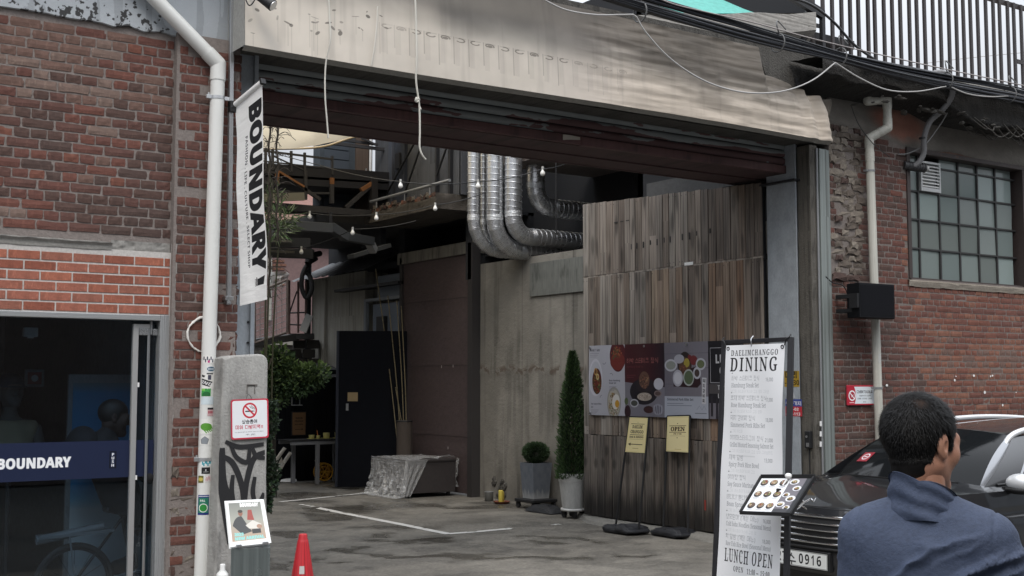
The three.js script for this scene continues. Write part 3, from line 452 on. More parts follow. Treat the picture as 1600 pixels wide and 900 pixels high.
function noSmoking(x, cx, cy, r, red = '#c8283c') {
  x.lineWidth = r * 0.22; x.strokeStyle = red; x.fillStyle = '#111'; x.fillRect(cx - r * 0.62, cy + r * 0.02, r * 1.05, r * 0.15); x.fillRect(cx + r * 0.5, cy + r * 0.02, r * 0.1, r * 0.15);
  x.save(); x.strokeStyle = '#222'; x.lineWidth = r * 0.06; x.beginPath(); x.moveTo(cx + r * 0.6, cy - r * 0.1); x.bezierCurveTo(cx + r * 0.75, cy - r * 0.5, cx + r * 0.2, cy - r * 0.3, cx + r * 0.25, cy - r * 0.65); x.moveTo(cx + r * 0.45, cy - r * 0.15); x.bezierCurveTo(cx + r * 0.5, cy - r * 0.4, cx, cy - r * 0.2, cx + r * 0.02, cy - r * 0.6); x.stroke(); x.restore();
  x.beginPath(); x.arc(cx, cy, r * 0.88, 0, 7); x.stroke(); x.beginPath(); x.moveTo(cx - r * 0.6, cy - r * 0.6); x.lineTo(cx + r * 0.6, cy + r * 0.6); x.stroke();
}
{ // no smoking sign on the block
  const c = atZ(390.5, 654.5, 0.315), base = V(c.x, c.y, 0.3), t = thing('no_smoking_sign', 'square white no smoking sign with red border on the concrete block', 'sign', base);
  const pr = print(640, 640, (x, w, h) => {
    x.fillStyle = '#c2354a'; x.fillRect(0, 0, w, h); x.fillStyle = '#eceef1'; x.beginPath(); x.roundRect(24, 24, w - 48, h - 48, 34); x.fill(); noSmoking(x, w * 0.5, h * 0.29, 126);
    x.fillStyle = '#1d1d20'; hangulC(x, '상습흡연', w * 0.5, h * 0.61, 70, 0.13); x.fillStyle = '#c2354a'; hangulC(x, '민원 다발지역!!', w * 0.51, h * 0.745, 70, 0.13);
    x.fillStyle = '#33343a'; hangulC(x, '이곳은 흡연으로 민원이 많은 지역으로 금연하여 주시기 바랍니다', w * 0.48, h * 0.835, 17, 0.08); hangulC(x, '성동구', w * 0.58, h * 0.91, 28, 0.1); x.lineWidth = 4; x.strokeStyle = '#33343a'; x.beginPath(); x.arc(w * 0.42, h * 0.905, 18, 3.3, 6.1); x.arc(w * 0.45, h * 0.905, 18, 3.3, 6.1); x.stroke();
  });
  const s = new THREE.Shape(), a = 0.137, rr = 0.02; s.moveTo(-a + rr, -a); s.lineTo(a - rr, -a); s.quadraticCurveTo(a, -a, a, -a + rr); s.lineTo(a, a - rr); s.quadraticCurveTo(a, a, a - rr, a); s.lineTo(-a + rr, a); s.quadraticCurveTo(-a, a, -a, a - rr); s.lineTo(-a, -a + rr); s.quadraticCurveTo(-a, -a, -a + rr, -a);
  const face = new THREE.ShapeGeometry(s, 6), uv = face.attributes.uv, ps = face.attributes.position; for (let i = 0; i < uv.count; i++) uv.setXY(i, (ps.getX(i) + a) / (2 * a), (ps.getY(i) + a) / (2 * a));
  const plate = new THREE.ExtrudeGeometry(s, { depth: 0.004, bevelEnabled: false, curveSegments: 6 });
  const turn = (g, z) => g.rotateZ(0.03).translate(c.x, c.y, z);
  part('plate', turn(plate, 0.31), M.aluDull, t); part('print', turn(face, 0.3148), new THREE.MeshStandardMaterial({ map: pr, roughness: 0.45 }), t);
  part('wire', [tube([V(c.x - 0.03, c.y + 0.13, 0.309), V(c.x - 0.01, c.y + 0.17, 0.306), V(c.x + 0.02, c.y + 0.13, 0.309)], 0.0015, 10, 4)], M.darkSteel, t);
}
{ // poster stand with grey metal box
  const A = atD(352.5, 783, 7.86), B = atD(412, 780, 7.92), C = atD(424, 848, 7.8), D = atD(360, 855, 7.74), base = V((A.x + B.x) / 2, 0, (A.z + B.z) / 2 - 0.02), t = thing('poster_stand', 'slim grey metal stand holding a slanted fashion poster beside the block', 'poster stand', base);
  const pr = print(512, 600, (x, w, h) => {
    x.fillStyle = '#eef1f1'; x.fillRect(0, 0, w, h); x.fillStyle = '#8f928e'; x.fillRect(34, 30, w - 84, h - 96); const g = x.createLinearGradient(0, 30, 0, 500); g.addColorStop(0, '#7f837e'); g.addColorStop(0.5, '#a3a49a'); g.addColorStop(1, '#b59c88'); x.fillStyle = g; x.fillRect(34, 30, w - 84, h - 96);
    x.fillStyle = '#33383c'; x.beginPath(); x.moveTo(60, 330); x.quadraticCurveTo(100, 200, 190, 210); x.lineTo(240, 300); x.lineTo(300, 420); x.lineTo(180, 450); x.closePath(); x.fill(); x.fillStyle = '#8a5a48'; x.beginPath(); x.ellipse(178, 170, 30, 38, 0, 0, 7); x.fill(); x.fillStyle = '#2a2623'; x.beginPath(); x.ellipse(178, 145, 32, 20, 0, 0, 7); x.fill();
    x.fillStyle = '#9a3c34'; x.beginPath(); x.moveTo(260, 260); x.lineTo(280, 130); x.lineTo(330, 130); x.lineTo(350, 270); x.closePath(); x.fill(); x.fillStyle = '#d6d3cb'; x.beginPath(); x.moveTo(230, 330); x.lineTo(330, 270); x.lineTo(430, 330); x.lineTo(400, 390); x.lineTo(270, 380); x.closePath(); x.fill(); x.fillStyle = '#a88672'; x.beginPath(); x.ellipse(400, 360, 34, 28, 0.3, 0, 7); x.fill(); x.fillStyle = '#20242a'; x.fillRect(300, 390, 110, 60);
    x.fillStyle = '#f4f5f4'; fit(x, 'BOUNDARY', 180, 425, 85, 60, '900', 'sans-serif', 4); x.fillStyle = '#8fd0cc'; fit(x, '2023', 70, 190, 462, 50, '900', 'sans-serif', 4); fit(x, 'NEW ARRIVAL', 70, 440, 520, 56, '900', 'sans-serif', 4);
  });
  part('plate', [sheet(D, C, B, A, 1, 1), sheet(D.clone().add(V(-0.004, -0.01, -0.012)), C.clone().add(V(-0.004, -0.01, -0.012)), B.clone().add(V(-0.004, 0, -0.012)), A.clone().add(V(-0.004, 0, -0.012)))], new THREE.MeshStandardMaterial({ map: pr, roughness: 0.3, side: THREE.DoubleSide }), t, 'slanted poster behind clear acrylic');
  for (const u of [0.2, 0.85]) { const q = D.clone().lerp(C, u); part('clip', box(q.x - 0.018, q.x + 0.018, q.y - 0.006, q.y + 0.012, q.z - 0.006, q.z + 0.01, 0.003), M.alu, t); }
  const dx = C.clone().sub(D), n = V(-dx.z, 0, dx.x).normalize().multiplyScalar(0.1); if (n.z > 0) n.negate();
  const prism = (p, q, y0, y1) => { const s = [p, q, q.clone().add(n), p.clone().add(n)], top = [0, 1, 2, 3].map((i) => V(s[i].x, y1 + (i > 1 ? 0.05 : 0), s[i].z)), bo = s.map((v) => V(v.x, y0, v.z)), o = [sheet(bo[3], bo[2], bo[1], bo[0]), sheet(top[0], top[1], top[2], top[3])]; for (let i = 0; i < 4; i++) { const j = (i + 1) % 4; o.push(sheet(bo[i], bo[j], top[j], top[i])); } return o; };
  part('box', prism(D.clone().add(V(0.006, 0, -0.004)), C.clone().add(V(-0.006, 0, -0.004)), 0.06, D.y - 0.012).map((g) => uvm(g)), std([0.24, 0.28, 0.29], 0.35, { metalness: 0.55, roughnessMap: TX.rough, map: rep(TX.streak, 1.5, 0.6), side: THREE.DoubleSide }), t);
  part('foot', prism(D.clone().add(V(-0.02, 0, 0.03)), C.clone().add(V(0.02, 0, 0.03)), 0, 0.06).map((g) => uvm(g)), M.darkSteel, t);
}
{ // traffic cone and bottle
  const a = atD(473.5, 834, 7.95), b = V(a.x, 0, a.z), h = a.y, prof = [[0.0, h], [0.022, h], [0.027, h - 0.006], [0.03, h - 0.035], [0.034, h - 0.04], [0.036, h - 0.052]]; for (let i = 0; i <= 12; i++) { const y = h - 0.055 - (h - 0.12) * i / 12; prof.push([lerp(0.037, 0.125, i / 12), y]); } prof.push([0.15, 0.055], [0.16, 0.04]);
  const t = thing('traffic_cone', 'bright red plastic traffic cone standing on the concrete at the gateway', 'traffic cone', b);
  part('cone', lathe(prof, b.x, 0, b.z, 40), phys([0.62, 0.028, 0.04], 0.45, { map: rep(TX.streak, 2, 1), side: THREE.DoubleSide }), t); part('sticker', grid((u, v) => { const a = -0.75 + u * 0.5, y = h - 0.2 - 0.05 * v, r = lerp(0.037, 0.125, (h - 0.055 - y) / (h - 0.12)) + 0.0012; return V(b.x + Math.sin(a) * r, y, b.z + Math.cos(a) * r); }, 6, 2), std([0.6, 0.58, 0.56], 0.7, { side: THREE.DoubleSide, map: rep(TX.grain, 3, 3) }), t); part('foot', box(b.x - 0.19, b.x + 0.19, 0, 0.04, b.z - 0.19, b.z + 0.19, 0.012), M.rubber, t);
  part('band', lathe([[0.0602, h - 0.235], [0.0645, h - 0.265]], b.x, 0, b.z, 40), std([0.72, 0.7, 0.68], 0.6, { side: THREE.DoubleSide }), t);
  const c = atD(348, 881, 7.75), s = thing('plastic_stool', 'low grey plastic stool under the white bottle beside the poster stand', 'stool', V(c.x, 0, c.z));
  const y0 = c.y - 0.27; part('seat', box(c.x - 0.13, c.x + 0.13, y0 - 0.03, y0, c.z - 0.13, c.z + 0.13, 0.012), M.aluDull, s); for (const [u, v] of [[-1, -1], [1, -1], [1, 1], [-1, 1]]) part('leg', bar(V(c.x + u * 0.11, y0 - 0.02, c.z + v * 0.11), V(c.x + u * 0.13, 0, c.z + v * 0.13), 0.03), M.aluDull, s);
  const bt = thing('spray_bottle', 'white plastic bottle with green label beside the poster stand', 'bottle', V(c.x, y0, c.z));
  part('body', lathe([[0, y0], [0.04, y0], [0.042, y0 + 0.01], [0.042, c.y - 0.075], [0.036, c.y - 0.06], [0.02, c.y - 0.042]], c.x, 0, c.z, 28), std([0.75, 0.76, 0.74], 0.35), bt);
  part('cap', lathe([[0.0, c.y], [0.014, c.y], [0.018, c.y - 0.008], [0.018, c.y - 0.04], [0.022, c.y - 0.042]], c.x, 0, c.z, 24), std([0.8, 0.8, 0.79], 0.4), bt);
  part('bottle_label', new THREE.CylinderGeometry(0.0425, 0.0425, 0.09, 28, 1, true, 0.3, 2.6).translate(c.x, c.y - 0.15, c.z), std([0.05, 0.42, 0.26], 0.5, { side: THREE.DoubleSide }), bt);
}
// ---------- gateway: canopy, shutter, posts ----------
{
  const X0 = 3.15, X1 = 9.2, Y0 = 4.02, Y1 = 4.84, base = V(6, Y0, 0.3), t = thing('gateway_canopy', 'long stained cream canopy sagging over the wide gateway', 'canopy', base);
  const canopyTop = (x) => x < 8.3 ? Y1 : lerp(lerp(Y1, 4.58, smooth(8.3, 8.38, x)), 4.46, smooth(8.38, 9.2, x));
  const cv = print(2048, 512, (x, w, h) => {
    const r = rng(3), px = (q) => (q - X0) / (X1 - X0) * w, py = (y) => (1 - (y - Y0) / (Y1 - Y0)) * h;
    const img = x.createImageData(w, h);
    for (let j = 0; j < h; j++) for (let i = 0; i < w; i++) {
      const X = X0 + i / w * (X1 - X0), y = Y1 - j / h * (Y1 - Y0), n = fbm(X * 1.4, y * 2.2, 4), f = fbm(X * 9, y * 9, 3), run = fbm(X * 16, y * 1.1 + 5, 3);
      const lo = 0.66 - 0.1 * smooth(6, 9, X), topDark = smooth(4.3 + 0.13 * (n - 0.5) - 0.07 * smooth(5.2, 6.5, X), 4.62 + 0.2 * (n - 0.5), y) * (0.62 + 0.12 * smooth(3.2, 5, X));  // the sheet gets darker towards its top edge
      let k = lo * (1 - topDark) * (0.84 + 0.32 * (n - 0.25)) * (0.94 + 0.12 * (f - 0.5)); k *= 1 - 0.1 * smooth(0.56, 0.78, run); k *= 1 - 0.3 * smooth(0.5, 0.72, fbm(X * 1.6 + 30, y * 4, 5)) * smooth(5.6, 6.8, X) - 0.12 * (fbm(X * 2 + 3, y * 26 + X * 0.8, 3) - 0.45) * smooth(5.8, 6.6, X); k = Math.max(k, 0.09);
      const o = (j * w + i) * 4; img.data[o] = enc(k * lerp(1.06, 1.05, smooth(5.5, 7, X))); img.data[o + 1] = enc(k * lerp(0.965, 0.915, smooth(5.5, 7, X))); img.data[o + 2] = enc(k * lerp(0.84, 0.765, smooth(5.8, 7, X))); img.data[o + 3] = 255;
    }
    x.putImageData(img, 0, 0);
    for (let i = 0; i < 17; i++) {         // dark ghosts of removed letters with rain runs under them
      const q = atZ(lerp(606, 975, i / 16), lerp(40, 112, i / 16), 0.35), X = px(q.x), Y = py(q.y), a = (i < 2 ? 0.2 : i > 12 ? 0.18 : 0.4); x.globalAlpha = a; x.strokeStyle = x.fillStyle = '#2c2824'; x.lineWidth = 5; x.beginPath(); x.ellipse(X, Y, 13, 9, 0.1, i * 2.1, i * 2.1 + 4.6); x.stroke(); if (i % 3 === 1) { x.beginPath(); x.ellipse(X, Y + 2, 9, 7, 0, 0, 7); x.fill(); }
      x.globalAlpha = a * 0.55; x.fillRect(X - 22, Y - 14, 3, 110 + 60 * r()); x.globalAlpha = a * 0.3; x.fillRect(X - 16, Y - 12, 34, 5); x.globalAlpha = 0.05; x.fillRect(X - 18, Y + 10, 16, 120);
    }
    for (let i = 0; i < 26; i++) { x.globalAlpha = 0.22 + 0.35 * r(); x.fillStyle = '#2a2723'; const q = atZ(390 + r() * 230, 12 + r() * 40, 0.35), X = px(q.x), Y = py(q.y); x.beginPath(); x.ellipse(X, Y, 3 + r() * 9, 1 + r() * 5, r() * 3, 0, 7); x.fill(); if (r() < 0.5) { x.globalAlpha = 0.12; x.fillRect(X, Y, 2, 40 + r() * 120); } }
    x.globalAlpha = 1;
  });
  const fabric = smooth, P = (u, v) => {
    const x = lerp(X0, X1, u), y = lerp(Y0, canopyTop(x), v), f = fabric(6.0, 6.6, x), e = smooth(8.6, 9.1, x);
    const dz = f * (0.03 * (fbm(x * 2.2 + 1.5 * fbm(x, y * 3, 2), y * 26, 3) - 0.5) + 0.02 * (fbm(x * 1.1, y * 4, 2) - 0.5)) + e * 0.04 * Math.sin(x * 30 + y * 4) * (0.4 + v) + (1 - f) * 0.006 * (fbm(x * 1.5, y * 2, 2) - 0.5);
    return V(x, y + 0.01 * Math.sin(x * 1.1) * (1 - v), 0.35 - 0.045 * v - 0.05 * smooth(0.55, 1, v) + dz);
  };
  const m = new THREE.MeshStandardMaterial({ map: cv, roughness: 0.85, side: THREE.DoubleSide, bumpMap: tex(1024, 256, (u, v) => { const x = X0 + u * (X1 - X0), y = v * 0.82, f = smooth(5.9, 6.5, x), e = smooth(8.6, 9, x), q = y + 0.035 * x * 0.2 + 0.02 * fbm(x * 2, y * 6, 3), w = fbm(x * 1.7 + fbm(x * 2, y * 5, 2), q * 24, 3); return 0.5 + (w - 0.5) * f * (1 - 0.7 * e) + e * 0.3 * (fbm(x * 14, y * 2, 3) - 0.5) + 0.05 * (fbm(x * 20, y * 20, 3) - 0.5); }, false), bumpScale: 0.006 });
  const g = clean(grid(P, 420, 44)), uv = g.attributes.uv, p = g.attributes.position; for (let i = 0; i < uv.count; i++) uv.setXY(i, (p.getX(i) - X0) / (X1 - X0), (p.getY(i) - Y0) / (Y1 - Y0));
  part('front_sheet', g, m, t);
  const edgeM = std([0.36, 0.35, 0.32], 0.7, { map: rep(TX.grain, 2, 2), side: THREE.DoubleSide });
  part('lower_edge', [grid((u, v) => { const q = P(u, 0); q.y -= 0.002 + v * 0.022; q.z -= v * 0.06; return q; }, 420, 2)].map((q) => uvm(q)), edgeM, t);
  part('left_cheek', [grid((u, v) => V(X0, lerp(Y0, Y1, v), 0.345 - u * 0.36 - 0.05 * v), 2, 2)].map((q) => uvm(q)), std([0.45, 0.45, 0.43], 0.7, { map: rep(TX.grain, 2, 2), side: THREE.DoubleSide }), t);
  part('right_cheek', [grid((u, v) => V(X1 + 0.02 * Math.sin(v * 9) + 0.03 * Math.sin(u * 8) * v, lerp(Y0 + 0.01, 4.45, v), 0.335 - u * 0.14), 12, 8)].map((q) => uvm(q)), m, t);
  part('top', [grid((u, v) => { const q = P(u, 1); q.z -= v * 0.3; q.y += v * 0.08 * (q.x < 8.3 ? 1 : 0.3); return q; }, 120, 2)].map((q) => uvm(q)), std([0.09, 0.088, 0.085], 0.9, { map: rep(TX.grain, 1, 1), side: THREE.DoubleSide }), t);
}
{
  const base = V(6.4, 3.8, -0.4), t = thing('roller_shutter', 'raised roller shutter with peeling grey paint over maroon slats', 'roller shutter', base), Xa = 3.42, Xb = 9.5;
  const peel = tex(2048, 256, (u, v) => {
    const x = u * 6.1, y = v * 0.44, n = fbm(x * 1.5, y * 14, 5) + 0.25 * (fbm(x * 9, y * 20, 4) - 0.5), g = 0.86 + 0.3 * fbm(x * 5, y * 30, 3) - 0.15, band = smooth(0.1, 0.17, y) * 0.3 - 0.02 + 0.1 * smooth(3.5, 0.5, x) - 0.05 * smooth(3.4, 4.6, x) * smooth(0.2, 0.1, y), on = n < 0.43 + band;
    return on ? [0.27 * g, 0.29 * g, 0.29 * g] : [0.125 * g, 0.066 * g, 0.066 * g];
  });
  const sm = new THREE.MeshStandardMaterial({ map: peel, roughness: 0.75, bumpMap: rep(TX.grainB, 6, 0.6), bumpScale: 0.002 });
  for (let i = 0; i < 5; i++) {
    const y0 = 3.885 + i * 0.078, g = clean(grid((u, v) => V(lerp(Xa, Xb, u), y0 + v * 0.074, -0.305 + 0.014 * Math.sin(v * Math.PI) - (v > 0.9 ? 0.012 : 0) + 0.003 * (fbm(u * 20, i, 2) - 0.5)), 60, 8)), uv = g.attributes.uv, p = g.attributes.position; for (let k = 0; k < uv.count; k++) uv.setXY(k, (p.getX(k) - Xa) / 6.1, (p.getY(k) - 3.86) / 0.44);
    part('slat', g, sm, t);
  }
  part('slat_backing', box(Xa, Xb, 3.87, 4.3, -0.36, -0.325), M.black, t);
  const maroon = std([0.13, 0.06, 0.06], 0.6, { map: rep(TX.streak, 0.5, 1.5), bumpMap: rep(TX.grainB, 3, 3), bumpScale: 0.002 });
  part('bottom_bar', [uvm(box(Xa - 0.02, 6.62, 3.8, 3.878, -0.33, -0.286, 0.004)), uvm(box(6.6, Xb + 0.03, 3.794, 3.874, -0.33, -0.28, 0.004))], maroon, t);
  part('box_soffit', [uvm(box(Xa - 0.05, Xb + 0.02, 3.795, 3.85, -1.06, -0.33)), uvm(box(Xa - 0.05, Xb + 0.02, 3.79, 4.3, -1.1, -1.06)), uvm(box(Xa - 0.05, Xb + 0.02, 3.782, 3.795, -0.72, -0.69))], std([0.085, 0.045, 0.047], 0.7, { map: rep(TX.streak, 0.5, 1) }), t);
  part('end_bracket', [box(9.4, 9.5, 3.66, 3.8, -0.36, -0.27, 0.004), cyl(V(9.45, 3.73, -0.27), V(9.45, 3.73, -0.262), 0.02)], M.aluDull, t);
  part('loose_flap', grid((u, v) => { const a = atZ(880, 215, -0.27), q = V(a.x + u * 0.2, a.y + 0.03 - v * 0.05 * (1 - u * 0.5), -0.275 + 0.01 * Math.sin(u * 5)); return q; }, 6, 3), std([0.42, 0.38, 0.33], 0.8, { side: THREE.DoubleSide }), t, 'torn pale scrap stuck on the bottom bar');
}
{ // beam above, jambs and posts
  const b = thing('gateway_beam', 'dark concrete beam behind the canopy above the gateway', 'beam', V(6.4, 4.1, -0.2)); part('beam', uvm(box(3.24, 9.7, 4.08, 5.0, -1.1, -0.02)), M.darkConcrete, b); part('bracket', [3.6, 5.1, 6.6, 8.1, 9.1].map((x) => bar(V(x, 4.7, -0.02), V(x, 4.12, 0.3), 0.03)), M.darkSteel, b);
  const j = thing('steel_jamb', 'grey steel jamb post at the left side of the gateway', 'post', V(3.35, 0, -0.2)); part('post', [uvm(box(3.252, 3.43, 0, 4.08, -0.13, -0.11)), uvm(box(3.252, 3.43, 0, 4.08, -0.4, -0.385)), uvm(box(3.33, 3.35, 0, 4.08, -0.385, -0.13)), uvm(box(3.40, 3.43, 0, 4.08, -0.11, -0.08))], M.greyPaint, j); part('bolt', [[1.95], [2.1]].map(([y]) => cyl(V(3.39, y, -0.11), V(3.39, y, -0.095), 0.008)), M.darkSteel, j);
  const c = thing('steel_column', 'blue grey painted steel column at the right side of the gateway', 'column', V(9.38, 0, -0.35));
  part('web', uvm(box(9.3, 9.55, 0, 4.08, -0.37, -0.345)), M.greyPaint, c); part('flange', uvm(box(9.225, 9.24, 0, 4.08, -0.56, -0.16, 0.003)), M.greyPaint, c); part('side_plate', [uvm(box(9.24, 9.3, 0, 4.08, -0.5, -0.2))], M.greyPaint, c); part('cap_plate', uvm(box(9.18, 9.6, 3.7, 3.72, -0.62, -0.13)), M.darkSteel, c);
  const colTex = std([0.34, 0.365, 0.39], 0.55, { map: rep(TX.streak, 1.2, 0.3) });
  const s1 = atX(1237, 592, 9.222), s2 = atX(1240, 637, 9.222), pr = print(256, 512, (x, w, h) => { x.fillStyle = '#a8892c'; x.fillRect(0, 0, w, 230); x.fillStyle = '#20180c'; hangul(x, '대리', 20, 100, 110, 0.16); x.font = 'bold 100px sans-serif'; x.fillText('-3230', 4, 205); x.fillStyle = '#3a4a90'; x.fillRect(0, 256, w, 110); x.fillStyle = '#e9e6ea'; hangul(x, '흥국기지', 8, 345, 64, 0.14); x.fillStyle = '#b8333f'; x.fillRect(0, 366, w, 146); x.fillStyle = '#f0e8e8'; x.font = 'bold 62px sans-serif'; x.fillText('668-02', 14, 430); x.fillText('416-113', 4, 500); });
  const st = (p, v0, v1, h, w, name, l) => { const g = sheet(V(9.2235, p.y - h / 2, p.z - w / 2), V(9.2235, p.y - h / 2, p.z + w / 2), V(9.2235, p.y + h / 2, p.z + w / 2), V(9.2235, p.y + h / 2, p.z - w / 2)), uv = g.attributes.uv; for (let i = 0; i < 4; i++) uv.setY(i, lerp(v0, v1, uv.getY(i))); part(name, g, new THREE.MeshStandardMaterial({ map: pr, roughness: 0.5, side: THREE.DoubleSide }), c, l); };
  st(s1, 0.552, 1, 0.16, 0.2, 'sticker', 'yellow sticker with black number'); st(s2, 0, 0.5, 0.17, 0.22, 'sticker', 'blue and red sticker');
  const bl = atX(1238, 617, 9.2225); part('paint_scrape', [sheet(V(9.2228, bl.y - 0.05, bl.z - 0.05), V(9.2228, bl.y - 0.03, bl.z + 0.04), V(9.2228, bl.y + 0.02, bl.z + 0.02), V(9.2228, bl.y + 0.06, bl.z - 0.05))], std([0.5, 0.52, 0.54], 0.8, { side: THREE.DoubleSide }), c);
  const k = thing('concrete_strip', 'rough cracked concrete strip between the steel column and the shutter rail', 'concrete strip', V(9.33, 0, -0.1));
  const n = (x, y, z) => 0.012 * (fbm(y * 9 + x * 20, z * 20 + y * 2, 4) - 0.5);
  part('strip', [grid((u, v) => { const y = v * 4.05, z = lerp(-0.17, 0.0, u); return V(9.26 + n(1, y, z), y, z); }, 6, 200), grid((u, v) => { const y = v * 4.05, x = lerp(9.26, 9.37, u); return V(x, y, 0.0 + n(x, y, 2)); }, 6, 200), box(9.28, 9.37, 0, 4.04, -0.16, -0.02)].map((g) => uvm(g)), std([0.15, 0.14, 0.125], 0.95, { map: rep(TX.streak, 2, 2.2), bumpMap: rep(TX.grainB, 2, 2), bumpScale: 0.008, side: THREE.DoubleSide }), k);
  const r = thing('shutter_rail', 'grey green steel shutter guide rail at the right edge of the gateway', 'guide rail', V(9.45, 0, 0));
  const rail = std([0.31, 0.35, 0.35], 0.5, { metalness: 0.2, map: rep(TX.streak, 2, 0.3) });
  part('channel', [uvm(box(9.375, 9.39, 0, 4.02, -0.12, 0.03, 0.003)), uvm(box(9.39, 9.46, 0, 4.02, 0.012, 0.03, 0.003)), uvm(box(9.46, 9.475, 0, 4.02, -0.12, 0.034, 0.003))], rail, r); part('conduit', cyl(V(9.352, 0, 0.012), V(9.352, 4.02, 0.012), 0.012), M.aluDull, r); part('flat_bar', [uvm(box(9.49, 9.54, 0, 4.02, -0.08, 0.012, 0.003))], rail, r);
  part('spacer', box(9.39, 9.46, 0, 4.02, -0.12, -0.02), M.darkSteel, r);
  for (const y of [662, 678, 694]) { const q = atZ(1283, y, 0.036); part('sticker', [box(q.x - 0.014, q.x + 0.014, q.y - 0.025, q.y + 0.025, 0.0305, 0.032)], M.white, r); }
  const d = atX(1261, 687, 9.22), h = thing('door_phone', 'small black intercom on the concrete strip beside the rail', 'intercom', d);
  part('body', box(9.215, 9.262, d.y - 0.085, d.y + 0.085, d.z - 0.03, d.z + 0.04, 0.008), M.black, h); part('button', [cyl(V(9.215, d.y + 0.03, d.z), V(9.208, d.y + 0.03, d.z), 0.012)], M.alu, h); part('cable', cyl(V(9.25, d.y - 0.08, d.z), V(9.25, 0.2, d.z + 0.01), 0.006), M.black, h); part('badge', box(9.211, 9.216, d.y - 0.07, d.y - 0.03, d.z - 0.005, d.z + 0.03), M.alu, h);
}
// strings hanging in front of the opening
{
  const S = [['old cream string hanging from the canopy near the flag', [[512, -30, 0.4], [515, 30, 0.4], [516, 62, 0.41], [509, 100, 0.38], [508, 150, 0.38], [511, 190, 0.38], [513, 216, 0.38]], 0.006], ['knotted white string hanging in the middle of the gateway', [[648, -30, 0.4], [650, 40, 0.4], [651, 90, 0.41], [650, 125, 0.4], [655, 165, 0.39], [656, 205, 0.39], [656, 232, 0.39], [660, 243, 0.39], [665, 249, 0.38]], 0.0075], ['short thin string stuck on the canopy between the two long strings', [[590, 10, 0.35], [588, 45, 0.36], [584, 80, 0.37], [580, 102, 0.36]], 0.004]];
  S.forEach(([l, pts, r], k) => { const q = pts.map(([x, y, z]) => atZ(x, y, z)), base = q[q.length - 1].clone(), t = thing('hanging_string', l, 'string', base); part('cord', tube(q, r, 60, 6), std([0.6, 0.58, 0.52], 0.8), t); if (k === 1) { const c = atZ(652, 156, 0.395); part('knot', [new THREE.TorusKnotGeometry(0.012, 0.006, 40, 6).translate(c.x, c.y, c.z), tube([c, c.clone().add(V(-0.02, -0.01, 0.01)), c.clone().add(V(-0.025, 0.004, 0.01))], 0.004, 8, 5), tube([atZ(656, 166, 0.39), atZ(658, 171, 0.4)], 0.004, 4, 5)], std([0.66, 0.64, 0.58], 0.8), t); } });
  const lp = atZ(413, 4, 0.5), t = thing('spot_lamp', 'small black spotlight on a bracket above the flag', 'lamp', lp);
  part('housing', [cyl(lp.clone().add(V(-0.03, 0.06, -0.05)), lp.clone().add(V(0.05, -0.02, 0.03)), 0.03, 0.042, 20)], M.black, t); part('lens', [cyl(lp.clone().add(V(0.05, -0.02, 0.03)), lp.clone().add(V(0.054, -0.024, 0.034)), 0.036, 0.036, 20)], M.steel, t); part('bracket', [bar(lp.clone().add(V(-0.02, 0.04, -0.03)), lp.clone().add(V(-0.06, 0.12, -0.16)), 0.014)], M.black, t); part('cable', tube([lp.clone().add(V(-0.03, 0.06, -0.05)), lp.clone().add(V(-0.08, -0.02, -0.06)), lp.clone().add(V(-0.09, 0.06, -0.14))], 0.005, 14, 5), M.black, t);
}
